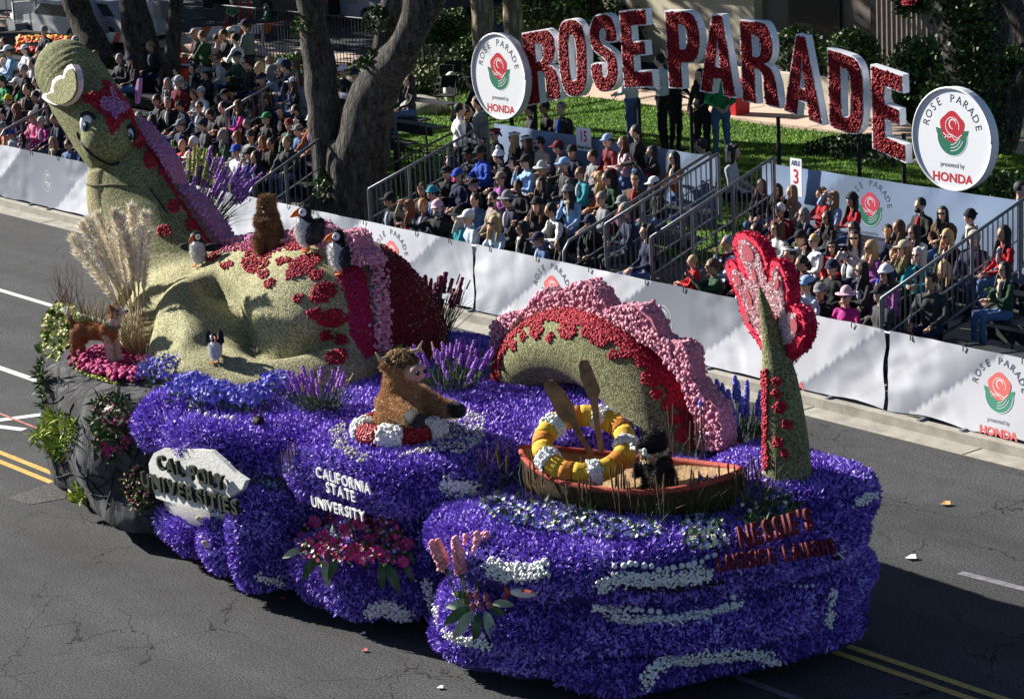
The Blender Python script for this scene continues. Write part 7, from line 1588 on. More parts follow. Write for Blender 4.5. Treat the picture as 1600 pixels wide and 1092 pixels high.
def person_mesh(pose, sit, female, bulk, yaw):
    key = (pose, sit, female, bulk, yaw)
    if key in _pm: return _pm[key]
    mb = MB(); b = bulk; f = .92 if female else 1.0
    z0 = 0 if sit else .0
    mb.mi = 1
    mb.ell((0, 0, .22), (.155 * b, .115 * b, .17), nu=14, nv=8); mb.ell((0, .01, .42), (.18 * b * f, .12 * b, .15), nu=14, nv=8); mb.cap((-.14 * f, .01, .505), (.14 * f, .01, .505), .065 * b, .065 * b, 8)
    mb.cap((0, .0, .53), (0, -.01, .585), .06, .055, 8)
    for i, sx in enumerate((-1, 1)):
        e, w = ARMS[pose][i]; e = Vector((e[0] * sx * f, e[1], e[2])); w = Vector((w[0] * sx, w[1], w[2])); sh = Vector((sx * .185 * f, .01, .49))
        mb.cap(sh, e, .056 * b, .046 * b, 8); mb.cap(e, w, .045 * b, .033 * b, 8)
    mb.mi = 2; mb.ell((0, 0, .07), (.17, .14, .1), nu=14, nv=8)
    if sit:
        for sx in (-1, 1): mb.cap((sx * .09, -.02, .07), (sx * .12, -.42, .08), .085, .06, 8); mb.cap((sx * .12, -.42, .06), (sx * .12, -.40, -.36), .055, .04, 8)
        mb.mi = 3
        for sx in (-1, 1): mb.ell((sx * .12, -.46, -.40), (.045, .12, .04), nu=8, nv=6)
    else:
        for sx in (-1, 1): mb.cap((sx * .09, 0, .03), (sx * .10, -.02, -.40), .09, .06, 8); mb.cap((sx * .10, -.02, -.40), (sx * .11, .02, -.80), .058, .042, 8)
        mb.mi = 3
        for sx in (-1, 1): mb.ell((sx * .11, -.05, -.84), (.045, .12, .04), nu=8, nv=6)
    mb.mi = 0; mb.cap((0, -.005, .58), (0, -.02, .65), .05, .05, 8)
    Rz = Matrix.Translation((0, -.03, .735)) @ Matrix.Rotation(yaw, 4, 'Z')
    def hd(v): return Rz @ Vector(v)
    q = Matrix.Rotation(yaw, 3, 'Z'); mb.ell(hd((0, .0, .02)), (.075, .092, .10), rot=q, nu=14, nv=10); mb.ell(hd((0, -.03, -.055)), (.052, .058, .052), rot=q, nu=10, nv=8); mb.cap(hd((0, -.085, .02)), hd((0, -.112, -.018)), .012, .017, 6)
    for sx in (-1, 1):
        mb.ell(hd((sx * .078, .01, .0)), (.012, .022, .03), rot=q, nu=8, nv=6)
        e, w = ARMS[pose][0 if sx < 0 else 1]; e = Vector((e[0] * sx * f, e[1], e[2])); w = Vector((w[0] * sx, w[1], w[2])); d = (w - e).normalized(); mb.cap(w, w + d * .055, .03, .032, 6)
    me = remesh(mb, .0235, 2, 'person', None, .5)
    for v in me.vertices:      # folds of the clothes
        if v.co.z < .56: v.co += v.normal * (.02 * noise.noise(v.co * 12 + Vector((bulk * 9, 0, 0))))
    # fingers: five thin bent rods on each palm, part of the same mesh
    fb_ = MB()
    for sx in (-1, 1):
        e, w = ARMS[pose][0 if sx < 0 else 1]; e = Vector((e[0] * sx * f, e[1], e[2])); w = Vector((w[0] * sx, w[1], w[2])); d = (w - e).normalized(); side = d.cross(Vector((0, 0, 1))).normalized() if abs(d.z) < .9 else Vector((1, 0, 0)); nn = side.cross(d).normalized()
        for k, L in enumerate((.055, .065, .07, .062, .05)):
            if k == 0: a0 = w + d * .04 - side * .025 * sx; p1 = a0 - side * .03 * sx + d * .02; p2 = p1 + d * .028
            else: a0 = w + d * .07 + side * (.018 * (k - 2.5)) ; p1 = a0 + d * L * .55 - nn * .006; p2 = p1 + d * L * .4 - nn * .022
            fb_.tube([a0, p1, p2], [.0095, .009, .007], 5)
    for sx in (-1, 1): fb_.ell(hd((sx * .03, -.078, .018)), (.013, .008, .008), nu=6, nv=4, mi=4)
    fb_.ell(hd((0, -.083, -.06)), (.024, .008, .007), nu=6, nv=4, mi=5)
    vs = [tuple(v.co) for v in me.vertices]; fs = [tuple(p.vertices) for p in me.polygons]; mi = [p.material_index for p in me.polygons]; o = len(vs)
    me2 = bpy.data.meshes.new('person'); me2.from_pydata(vs + fb_.v, [], fs + [tuple(i + o for i in f_) for f_ in fb_.f]); me2.polygons.foreach_set('material_index', mi + fb_.m); me2.polygons.foreach_set('use_smooth', [True] * len(me2.polygons))
    for m in (m_skin[0], cm('black'), cm('denim blue'), m_shoe, m_eyeb, m_lip): me2.materials.append(m)
    bpy.data.meshes.remove(me); _pm[key] = me2
    return me2
_hm = {}
def hair_mesh(st):
    if st in _hm: return _hm[st]
    mb = MB(); c = (0, .014, .032)
    if st != 'thin': mb.ell(c, (.086, .095, .098), nu=14, nv=10)
    else: mb.ell((0, .03, .0), (.085, .075, .07), nu=14, nv=10)
    if st in ('long', 'curly', 'bob'):
        zb = {'long': -.27, 'curly': -.12, 'bob': -.1}[st]; w = .045 if st != 'curly' else .06
        for sx in (-1, 1): mb.cap((sx * .07, .01, .03), (sx * .085, -.0, zb), w * .8, w * .75, 8); mb.cap((sx * .045, .06, .03), (sx * .05, .06, zb - .02), w, w * .9, 8)
        if st == 'long':
            for sx in (-1, 1): mb.cap((sx * .09, -.02, -.1), (sx * .085, -.085, -.27), .03, .022, 6)
    if st == 'curly':
        for i in range(14): a = i * 2.4; mb.ell((.08 * math.cos(a), .03 + .07 * math.sin(a), .05 + .05 * math.sin(i)), .038, nu=8, nv=6)
    if st == 'pony': mb.cap((0, .1, .05), (0, .17, -.06), .03, .02, 8)
    if st == 'bun': mb.ell((0, .06, .13), .04, nu=8, nv=6)
    me = remesh(mb, .016, 2, 'hair', None); 
    import bmesh
    bm = bmesh.new(); bm.from_mesh(me)     # open the face
    kill = [f for f in bm.faces if f.calc_center_median().y < -.04 and f.calc_center_median().z < .078 and f.calc_center_median().z > -.09 and abs(f.calc_center_median().x) < .062]
    bmesh.ops.delete(bm, geom=kill, context='FACES'); bm.to_mesh(me); bm.free(); me.materials.append(hm_('black')); _hm[st] = me; return me
def hat_mesh(kind):
    k = 'hat_' + kind
    if k in _hm: return _hm[k]
    mb = MB()
    def dome(r, h, z0, n=14, m=6):
        vs = []; 
        for j in range(m):
            t = j / m * PI / 2; vs += [(r[0] * math.cos(t) * math.cos(2 * PI * i / n), .01 + r[1] * math.cos(t) * math.sin(2 * PI * i / n), z0 + h * math.sin(t)) for i in range(n)]
        vs.append((0, .01, z0 + h)); L = len(vs) - 1; mb.add(vs, [(j * n + i, j * n + (i + 1) % n, (j + 1) * n + (i + 1) % n, (j + 1) * n + i) for j in range(m - 1) for i in range(n)] + [((m - 1) * n + i, (m - 1) * n + (i + 1) % n, L) for i in range(n)])
    if kind == 'cap':
        dome((.093, .103), .088, .05); vs = []
        for j in range(2):
            for i in range(7): a = R(-65 + 130 * i / 6); rr = (.098, .175)[j] if j == 0 else .1 + .085 * math.cos(a) ** .6; vs.append((math.sin(a) * (.09 if j == 0 else .085), -math.cos(a) * (.095 if j == 0 else rr), .055 - (0 if j == 0 else .018) - .012 * abs(math.sin(a))))
        mb.add(vs, [(i, i + 1, 8 + i, 7 + i) for i in range(6)]); mb.add([(v[0], v[1], v[2] - .006) for v in vs], [(i, 7 + i, 8 + i, i + 1) for i in range(6)])
    elif kind in ('beanie', 'pompom'):
        dome((.096, .106), .115, .045); mb.tube([(.097 * math.cos(2 * PI * i / 14), .01 + .107 * math.sin(2 * PI * i / 14), .055) for i in range(15)], .018, 6)
        if kind == 'pompom': mb.ell((0, .01, .185), .042, nu=10, nv=7)
    elif kind == 'band': mb.tube([(.092 * math.cos(2 * PI * i / 14), .014 + .102 * math.sin(2 * PI * i / 14), .085 - .0 * i) for i in range(15)], .018, 6)
    else:      # brimmed hats: fedora, sun hat
        dome((.088, .098), .11, .06); n = 18; w = .075; vs = []
        for r_, z in ((.086, .062), (.086 + w, .045), (.086 + w, .039), (.086, .055)): vs += [(r_ * math.cos(2 * PI * i / n), .01 + (r_ + .01) * math.sin(2 * PI * i / n), z) for i in range(n)]
        mb.add(vs, [(a * n + i, a * n + (i + 1) % n, ((a + 1) % 4) * n + (i + 1) % n, ((a + 1) % 4) * n + i) for a in range(4) for i in range(n)])
    me = mb.mesh('hat', True); me.materials.append(cm('black')); _hm[k] = me; return me
mb = MB()
for sx in (-1, 1): mb.ell((sx * .033, -.090, .016), (.028, .010, .021), nu=10, nv=6); mb.tube([(sx * .06, -.084, .02), (sx * .082, .0, .02)], .004, 4)
mb.tube([(-.01, -.098, .02), (.01, -.098, .02)], .004, 4); glass_me = mb.mesh('sunglasses', True); glass_me.materials.append(m_glassb)
mb = MB()
for sx in (-1, 1): mb.tube([(sx * .034 + .024 * math.cos(a), -.098 + abs(math.cos(a)) * .004, .014 + .018 * math.sin(a)) for a in [2 * PI * i / 10 for i in range(11)]], .0035, 4); mb.tube([(sx * .06, -.09, .02), (sx * .082, .0, .02)], .003, 4)
spec_me = mb.mesh('glasses'); spec_me.materials.append(m_eyeb)
mb = MB(); mb.ell((0, -.052, -.07), (.055, .056, .05), nu=10, nv=7); beard_me = mb.mesh('beard', True); beard_me.materials.append(hm_('dark'))
vm = MB(); vm.ell((0, .012, .38), (.195, .15, .21), nu=16, nv=10); vm.cap((-.13, .012, .5), (.13, .012, .5), .078, .078, 8); vest_me = remesh(vm, .025, 3, 'vest', None); vest_me.materials.append(cm('black'))
phone_me = MB().box((0, 0, 0), (.15, .012, .078)).mesh('phone'); phone_me.materials.append(M('phone_black', (.01, .01, .012), rough=.2))
mb = MB(); mb.ell((0, -.085, .43), (.05, .05, .13), rot=Matrix.Rotation(-.12, 3, 'X'), nu=10, nv=8); shirt_me = mb.mesh('shirt', True); shirt_me.materials.append(cm('white'))
mb = MB(); mb.tube([(.075 * math.cos(a), -.01 + .08 * math.sin(a), .565) for a in [2 * PI * i / 12 for i in range(13)]], .032, 7); mb.cap((.03, -.1, .54), (.05, -.13, .38), .03, .025, 6); scarf_me = mb.mesh('scarf', True); scarf_me.materials.append(cm('grey'))
ROWN = ['front row', 'second row', 'third row', 'fourth row', 'top row', 'sixth row', 'seventh row', 'eighth row', 'rear row']
seen = {}
def person(x, y, s, hair, hat, top, fl='', pose=None, turn=None, note='', k=None, ground=None, pants=None):
    child = s in 'cb'; female = s in 'wc' ; sit = 'S' not in fl; sc = 1.0 * (.96 if female else 1.02) * (.78 if child else 1)
    hz = .735 * sc
    if ground is not None:
        Y, zg = ground; p = P(x, y, Y) ; base = Vector((p.x, Y, 0)); H = p.z - zg; sc = max(.6, min(1.15, H / (.735 + .86 if sit is False else .735 + .45))); base.z = p.z - .735 * sc; place_ = note
    else:
        best = None
        kr = range(8) if x < 500 else range(5)
        for kk in ([k] if k is not None else kr):
            p = P(x, y, row_y(kk)); want = seat_z(kk) + hz + (.42 if not sit else 0)
            if best is None or abs(p.z - want) < best[0]: best = (abs(p.z - want), kk, p, want)
        kk, p, want = best[1:]; err = max(-.12, min(.12, p.z - want)) if k is None else p.z - want
        base = Vector((p.x, row_y(kk), p.z - hz)); 
        if sit and child is False: sc *= 1 + max(-.06, min(.1, (p.z - want) * .6)); base.z = p.z - .735 * sc
        stn = 'left stand' if x < 500 else 'middle stand' if x < 1030 else 'by the aisle' if x < 1140 else 'right stand'
        place_ = note or (ROWN[min(kk, 8)] + (' of ' if stn[0] != 'b' else ' ') + stn)
    hc, hs = hair if isinstance(hair, tuple) else (hair, 'short'); yaw_key = random.choice((-.3, 0, .3)) if turn is None else 0
    pose = pose or random.choice(('lap', 'lap', 'knees', 'clasp')); bulk = 1.18 if 'P' in fl else (1.04 if not female else .95)
    me = person_mesh(pose, sit, female, bulk, yaw_key); o = bpy.data.objects.new('person', me); COL.objects.link(o)
    rz = turn if turn is not None else R(random.uniform(-28, 22)); o.location = base; o.rotation_euler = (R(random.uniform(-4, 5)) if sit else 0, 0, rz); o.scale = (sc, sc, sc)
    tc, ti = top; pc = pants or random.choice(('denim blue', 'black', 'navy', 'charcoal', 'denim blue', 'dark'))
    sk = m_skin[2] if 'D' in fl else random.choice((m_skin[0], m_skin[0], m_skin[1]))
    for i, m in ((0, sk), (1, cm(tc)), (2, cm(pc))): o.material_slots[i].link = 'OBJECT'; o.material_slots[i].material = m
    HM = Matrix.Translation((0, -.03, .735)) @ Matrix.Rotation(yaw_key, 4, 'Z')
    def kid(nm, me_, mat, mtx=HM):
        c = bpy.data.objects.new(nm, me_); COL.objects.link(c); c.parent = o; c.matrix_local = mtx
        if mat: c.material_slots[0].link = 'OBJECT'; c.material_slots[0].material = mat
        return c
    if hs != 'bald': kid('hair', hair_mesh(hs), hm_(hc))
    if hat: kid('hat', hat_mesh(hat[0]), cm(hat[1]))
    if 'g' in fl: kid('sunglasses', glass_me, None)
    if 'e' in fl: kid('glasses', spec_me, None)
    if 'b' in fl: kid('beard', beard_me, hm_(hc if hc != 'brown' else 'dark'))
    if 'V' in fl: kid('vest', vest_me, cm('black'), Matrix.Identity(4))
    if 'V' not in fl and random.random() < .38: kid('shirt', shirt_me, cm(random.choice(('white', 'light grey', 'pale blue', 'black', 'red', 'cream', 'blue', 'charcoal'))), Matrix.Identity(4))
    if random.random() < .12 and female: kid('scarf', scarf_me, cm(random.choice(('grey', 'beige', 'maroon', 'navy', 'cream'))), Matrix.Identity(4))
    if 'p' in fl:
        q = bpy.data.objects.new('phone', phone_me); COL.objects.link(q); bpy.context.view_layer.update(); w = Vector((0, -.42 if pose != 'high' else -.48, .66 if pose == 'phone' else .8)); q.matrix_world = Matrix.LocRotScale(base, o.rotation_euler.to_quaternion(), Vector((sc,) * 3)) @ Matrix.Translation(w)
        tag(q, 'dark phone held up by the %s in %s, %s' % ({'m': 'man', 'w': 'woman', 'c': 'girl', 'b': 'boy'}[s], top[1] if len(top[1]) < 16 else tc, place_), 'phone', 'phones and cameras held by spectators')
    who = {'m': 'man', 'w': 'woman', 'c': 'child', 'b': 'boy'}[s]
    hd_ = ('%s hair' % ((hc + ' ' + hs) if hs not in ('short', 'thin') else hc)) if hs != 'bald' else 'bald head'
    ht = (' under %s %s' % (hat[1], {'band': 'headband', 'pompom': 'pompom beanie', 'fedora': 'brimmed hat'}.get(hat[0], hat[0]))) if hat else ''
    lab = '%s with %s%s%s in %s, %s' % (who, hd_, ht, ', sunglasses' if 'g' in fl else '', top[1], place_)
    w = lab.split()
    if len(w) > 16: lab = lab.replace(' with ' + hd_, '').replace(' of middle stand', ', middle stand'); 
    if lab in seen: lab = lab.replace(who + ' ', who + random.choice((' leaning', ' upright', ' glancing aside')) + ' ', 1) if len(lab.split()) < 15 else lab
    for extra in ('slim', 'broad', 'quiet', 'watchful', 'relaxed'):
        if lab in seen: lab = extra + ' ' + lab.split(' ', 1)[1] if lab.split(' ', 1)[0] in ('slim', 'broad', 'quiet', 'watchful', 'relaxed') else extra + ' ' + lab
    seen[lab] = 1
    tag(o, ' '.join(lab.split()[:16]).rstrip(','), 'person', 'spectators watching from the stands' if ground is None else 'people standing behind the stands')
    return o
b1 = 'black'; L_ = 'long'
PP = [
 # left stand, left of the serpent head
 (41, 109, 'm', 'grey', '', (b1, 'black suit jacket')), (7, 127, 'm', b1, ('beanie', 'dark green'), ('green', 'green hoodie')), (25, 130, 'm', 'dark', ('cap', 'white'), ('green', 'green sweatshirt'), ''), (43, 140, 'm', b1, '', ('dark', 'dark shirt')), (12, 157, 'w', 'brown', ('beanie', 'yellow'), ('navy', 'navy jacket'), 'P'),
 (53, 182, 'm', 'silver', '', ('pink', 'pink shirt'), 'e', 'clasp'), (67, 190, 'w', 'silver', '', ('magenta', 'magenta jacket'), 'g'), (18, 210, 'b', 'brown', ('cap', 'blue'), ('light grey', 'pale hoodie')), (35, 215, 'c', (b1, L_), '', ('pale pink', 'pale pink jacket')), (42, 162, 'm', 'dark', '', (b1, 'black jacket')),
 (86, 186, 'm', 'brown', '', ('navy', 'navy top')), (9, 96, 'm', ('dark', 'bald'), '', ('white', 'white shirt')), (17, 80, 'm', 'dark', ('cap', 'white'), ('light blue', 'light blue shirt')), (40, 78, 'm', 'dark', ('cap', 'white'), ('white', 'white T-shirt')), (63, 80, 'm', b1, '', ('pale blue', 'pale blue top')), (120, 64, 'm', 'grey', ('cap', 'light grey'), ('yellow', 'yellow jacket')), (3, 178, 'm', b1, '', ('dark', 'dark coat')), (0, 150, 'w', 'dark', '', (b1, 'black jacket')), (28, 170, 'w', ('brown', L_), '', ('charcoal', 'charcoal jacket')), (22, 105, 'w', ('brown', L_), '', ('cream', 'cream top')), (60, 150, 'm', 'dark', '', ('dark', 'dark jacket')), (75, 168, 'w', ('dark', L_), '', ('navy', 'navy coat')), (3, 200, 'm', 'grey', '', ('orange', 'orange jacket')), (52, 100, 'w', 'brown', '', ('light grey', 'pale sweater')),
 # left stand, right of the crest
 (280, 128, 'm', 'grey', ('cap', 'light grey'), ('dark red', 'red jersey')), (277, 112, 'c', 'dark', '', ('white', 'white top')), (323, 114, 'm', 'dark', ('cap', 'grey'), (b1, 'black jacket'), '', 'brow'), (344, 92, 'w', ('brown', 'bun'), '', ('light grey', 'pale striped top'), 'g'), (302, 148, 'w', 'brown', '', ('taupe', 'tan coat')), (313, 145, 'm', 'grey', ('cap', 'light grey'), ('white', 'white shirt')), (357, 148, 'w', ('ginger', 'pony'), ('cap', b1), (b1, 'black sweater')), (341, 156, 'w', ('dark', L_), '', ('dark', 'dark jacket')), (391, 102, 'm', b1, '', (b1, 'black leather jacket'), 'g'),
 (284, 227, 'm', ('grey', 'bald'), '', ('red', 'red shirt')), (309, 222, 'm', 'white', '', ('dark red', 'dark red checked shirt'), ''), (297, 248, 'w', 'grey', ('fedora', 'cream'), ('beige', 'beige top')), (325, 248, 'm', 'dark', ('cap', 'grey'), ('charcoal', 'charcoal top')), (335, 236, 'w', (b1, L_), '', (b1, 'black jacket')), (353, 211, 'w', ('grey', L_), '', ('dark green', 'dark green jersey')), (369, 214, 'w', ('auburn', L_), '', ('white', 'white fleece'), 'g'), (372, 236, 'm', 'dark', ('cap', 'blue'), ('white', 'white hoodie')), (391, 241, 'm', 'dark', ('cap', b1), ('navy', 'navy baseball jacket'), 'g', 'chin'), (393, 213, 'm', 'dark', ('cap', 'charcoal'), ('grey', 'grey jacket')),
 (338, 264, 'w', ('grey', 'curly'), '', (b1, 'black coat')), (356, 268, 'm', 'silver', '', ('charcoal', 'charcoal coat'), 'g'), (288, 262, 'm', 'grey', '', ('navy', 'navy jacket')), (414, 221, 'w', ('auburn', L_), '', (b1, 'black sweater')), (426, 224, 'm', 'dark', '', (b1, 'black jacket over grey hood'), 'e'), (452, 195, 'm', 'dark', ('cap', 'dark red'), ('dark green', 'dark green jacket')), (467, 204, 'm', 'dark', ('cap', 'grey'), ('denim blue', 'denim jacket')), (489, 188, 'w', 'grey', ('cap', 'light grey'), ('rust', 'rose jacket')), (466, 172, 'm', b1, '', (b1, 'black sweater'), 'b'), (415, 186, 'm', 'dark', ('cap', 'green'), ('dark', 'dark shirt')), (390, 193, 'w', 'grey', '', ('charcoal', 'charcoal scarf')), (375, 180, 'w', ('dark', L_), '', ('maroon', 'maroon top')), (402, 245, 'w', (b1, L_), '', ('dark', 'dark fleece')), (440, 175, 'w', 'brown', '', (b1, 'black fleece')), (330, 178, 'm', 'dark', '', ('dark', 'dark polo')), (318, 195, 'm', b1, ('cap', 'navy'), ('charcoal', 'charcoal shirt')), (350, 168, 'm', b1, '', ('dark', 'dark uniform shirt')), (372, 166, 'w', ('brown', L_), '', ('magenta', 'magenta scarf')),
 # middle stand
 (611, 313, 'm', 'dark', ('cap', b1), ('charcoal', 'dark patterned jacket'), 'g'), (644, 322, 'w', ('auburn', L_), '', ('sage', 'sage and white jacket'), 'g', 'brow'), (663, 321, 'w', 'ginger', '', ('navy', 'navy puffer jacket'), 'P'), (685, 325, 'm', 'grey', ('cap', 'pale pink'), (b1, 'black jacket'), 'gb', 'point'), (659, 296, 'm', 'brown', '', (b1, 'black jacket'), 'e'), (681, 301, 'w', 'dark', ('beanie', 'teal'), ('denim blue', 'denim jacket')), (699, 270, 'm', 'dark', ('cap', b1), (b1, 'black jacket')), (721, 273, 'm', 'grey', ('cap', 'blue'), ('navy', 'navy jacket'), 'g'),
 (716, 338, 'w', ('silver', L_), ('fedora', b1), ('teal', 'teal sweater')), (734, 340, 'm', 'silver', ('cap', 'white'), ('pale blue', 'pale blue jacket')), (743, 312, 'w', 'dark', '', ('denim blue', 'blue cardigan'), '', 'lap'), (743, 289, 'm', 'grey', ('cap', b1), ('charcoal', 'charcoal coat')), (777, 210, 'w', ('dark', 'pony'), ('band', 'red'), ('navy', 'navy sweater with pale collar'), 'g'), (803, 216, 'w', ('blond', L_), ('band', 'white'), (b1, 'black coat'), 'g'), (824, 221, 'w', ('brown', L_), ('band', 'white'), ('dark green', 'dark green jacket'), 'g'), (848, 223, 'm', 'dark', '', ('beige', 'tan jacket'), 'gb'), (878, 230, 'm', 'dark', ('cap', 'dark red'), ('dark', 'dark jacket')),
 (755, 238, 'm', 'dark', ('cap', b1), ('blue', 'bright blue fleece'), 'D'), (787, 245, 'w', 'dark', ('pompom', 'white'), (b1, 'black coat')), (800, 256, 'w', ('dark', L_), '', (b1, 'black top')), (823, 253, 'm', 'dark', ('cap', b1), ('light blue', 'light blue shirt'), 'g', 'chin'), (851, 264, 'm', 'grey', ('fedora', 'light grey'), ('dark green', 'dark green shirt')), (733, 241, 'm', b1, ('cap', b1), (b1, 'black jacket'), 'D'), (779, 265, 'w', 'dark', '', (b1, 'black fleece')), (782, 280, 'w', 'dark', ('cap', 'taupe'), ('purple', 'purple vest'), ''), (710, 252, 'w', ('dark', L_), '', ('magenta', 'magenta jacket')),
 (773, 311, 'm', 'dark', '', ('taupe', 'taupe puffer jacket'), 'gPb'), (798, 312, 'm', 'dark', ('fedora', 'grey'), ('navy', 'navy jacket')), (775, 348, 'w', ('blond', L_), '', ('pale blue', 'pale denim jacket'), 'g'), (816, 357, 'w', ('dark', L_), '', (b1, 'black shirt'), 'g', 'brow'), (839, 322, 'w', ('brown', L_), ('beanie', b1), (b1, 'black jacket')), (869, 327, 'm', 'dark', '', ('white', 'white hoodie and black vest'), 'V', 'clasp'), (893, 299, 'w', ('dark', L_), ('pompom', 'grey'), ('light blue', 'light blue jacket'), 'g'), (908, 271, 'w', 'brown', '', ('teal', 'teal jacket'), 'g'), (846, 288, 'w', ('dark', L_), '', (b1, 'black puffer jacket'), 'P'), (815, 290, 'm', b1, '', ('dark', 'dark sweatshirt'), 'D'),
 (895, 237, 'm', 'dark', ('cap', b1), ('navy', 'navy jacket')), (882, 258, 'm', 'grey', ('cap', 'light blue'), ('charcoal', 'charcoal shirt'), 'b'), (930, 243, 'm', 'dark', '', ('grey', 'grey checked shirt')), (939, 278, 'w', ('blond', L_), '', ('rust', 'copper jacket'), 'g'), (953, 278, 'm', 'dark', '', ('dark green', 'dark green sweater'), 'g'), (985, 328, 'm', 'grey', '', ('navy', 'navy club jacket'), 'b', 'clasp', R(-25), 'behind the tall railing', 1), (1010, 362, 'w', (b1, 'curly'), '', ('navy', 'navy top'), '', 'lap', R(-20), 'low behind the aisle railing', 0),
 (1055, 247, 'w', (b1, L_), '', ('rust', 'orange shirt and black coat'), 'gS', 'clasp', R(-10), 'against the end of the back banner', 4), (1021, 238, 'w', ('dark', L_), '', (b1, 'black coat'), 'eSp', 'phone', R(-30), 'top row beside the tall man', 4),
 (951, 220, 'w', ('dark', 'pony'), ('cap', 'light blue'), ('dark red', 'dark red and black jacket'), 'S', 'lap', None, 'standing in the top row', 4), (976, 223, 'w', ('brown', L_), '', ('pale pink', 'pale pink fleece'), 'S', 'clasp', R(-35), 'standing near the top row', 4), (996, 206, 'm', 'dark', '', (b1, 'black track jacket'), 'S', 'lap', R(-50), 'standing tall in blue jeans', 4),
 # aisle and right stand
 (1082, 408, 'b', ('blond', 'short'), '', ('red', 'red sweater'), '', 'clasp', R(-40), 'leaning at the banner by the aisle', 0), (1117, 416, 'w', ('brown', 'pony'), '', ('dark green', 'dark rain jacket'), 'gp', 'phone', R(-35), 'photographing at the banner', 0), (1138, 380, 'w', 'grey', '', ('pale blue', 'pale blue and purple top'), '', 'chin', R(-30), 'behind the photographer', 1), (1185, 359, 'm', b1, '', ('charcoal', 'charcoal sweater'), 'g'), (1204, 401, 'm', b1, ('cap', b1), ('charcoal', 'charcoal top')),
 (1190, 290, 'w', ('brown', L_), '', (b1, 'black jacket and blue jeans'), '', 'lap'), (1217, 296, 'w', ('dark', L_), '', (b1, 'black fleece'), 'g'), (1241, 299, 'w', ('dark blond', L_), '', ('taupe', 'taupe sweater'), '', 'chin'), (1282, 303, 'w', ('dark blond', 'bob'), '', ('red', 'red football jersey'), '', 'clasp'), (1224, 327, 'm', 'white', '', ('dark red', 'dark red jacket'), 'g'), (1257, 335, 'w', ('grey', L_), '', ('navy', 'navy puffer jacket'), 'gP'), (1217, 357, 'w', ('brown', 'curly'), '', ('light grey', 'light grey sweater'), 'g'), (1278, 376, 'w', 'blond', '', ('white', 'white jacket'), 'g', 'chin'), (1294, 340, 'w', ('dark', L_), '', (b1, 'black jacket'), 'g'),
 (1302, 309, 'w', ('dark blond', L_), '', ('light blue', 'light denim jacket'), 'g', 'brow'), (1334, 313, 'w', (b1, L_), ('beanie', b1), ('red', 'red football jersey'), ''), (1335, 356, 'w', ('dark', L_), '', ('lavender', 'lavender top'), 'g'), (1300, 386, 'b', (b1, 'curly'), '', ('red', 'red shirt'), 'g'), (1336, 372, 'w', ('dark', L_), '', ('light grey', 'pale zip sweater'), 'gp', 'phone'), (1368, 386, 'w', ('blond', L_), '', ('purple', 'purple sweater'), 'g'), (1442, 320, 'm', b1, '', (b1, 'black sweatshirt'), 'b', 'knees', R(-10)), (1433, 361, 'w', ('dark', L_), '', ('white', 'white tank top'), 'g'), (1411, 389, 'w', ('dark blond', L_), ('cap', 'beige'), ('olive', 'olive shirt'), 'g', 'chin'), (1435, 399, 'w', ('silver', 'curly'), '', ('teal', 'teal scarf'), 'g'),
 (1233, 398, 'w', 'dark', ('band', 'white'), ('navy', 'navy jersey'), 'p', 'phone'), (1262, 444, 'w', 'dark', ('cap', 'light blue'), ('pale blue', 'pale blue fleece'), 'gp', 'high'), (1282, 456, 'm', 'dark', ('cap', 'grey'), (b1, 'black jacket')), (1303, 418, 'm', 'dark', ('cap', 'navy'), (b1, 'black rain jacket')), (1354, 421, 'w', (b1, L_), '', ('dark', 'dark floral blouse'), 'g', 'clasp'), (1393, 427, 'w', ('dark', L_), ('beanie', 'white'), ('purple', 'dark purple jacket'), 'g'), (1321, 464, 'w', 'dark', ('fedora', 'pale pink'), ('magenta', 'magenta jacket'), 'g', 'clasp'), (1347, 468, 'c', 'brown', ('cap', b1), ('pink', 'pink hoodie'), '', 'point'), (1375, 459, 'm', 'grey', ('cap', b1), ('charcoal', 'charcoal jacket'), ''),
 (1476, 332, 'w', ('dark', L_), '', ('brown', 'brown fur coat'), 'gP'), (1522, 339, 'w', b1, ('beanie', b1), (b1, 'black coat')), (1484, 368, 'w', ('blond', L_), '', (b1, 'black top'), 'g'), (1522, 373, 'm', 'grey', ('cap', 'beige'), ('navy', 'navy jacket')), (1568, 365, 'w', (b1, L_), '', ('red', 'red jersey')), (1478, 417, 'w', ('blond', L_), '', ('dark', 'dark jacket')), (1455, 440, 'm', 'dark', '', ('charcoal', 'charcoal jacket')), (1388, 300 + 62, 'm', 'dark', '', ('navy', 'navy fleece')), (1322, 398, 'c', 'dark', '', (b1, 'black jacket')), (1250, 372, 'm', 'dark', ('cap', b1), (b1, 'black jacket')), (1170, 388, 'm', 'grey', '', ('maroon', 'maroon top')), (1404, 355, 'w', ('brown', L_), '', ('dark', 'dark shirt')), (1262, 410, 'm', 'dark', '', ('maroon', 'maroon jacket')), (1395, 398, 'b', 'brown', '', ('blue', 'blue jacket'))]
for e in PP:
    x, y, s, h, ht, tp = e[:6]; fl = e[6] if len(e) > 6 else ''; ps = e[7] if len(e) > 7 else None; tn = e[8] if len(e) > 8 else None; nt = e[9] if len(e) > 9 else ''; kk = e[10] if len(e) > 10 else None
    person(x, y, s, h, ht, tp, fl, ps, tn, nt, kk, pants='denim blue' if x in (996, 1190, 976) else None)
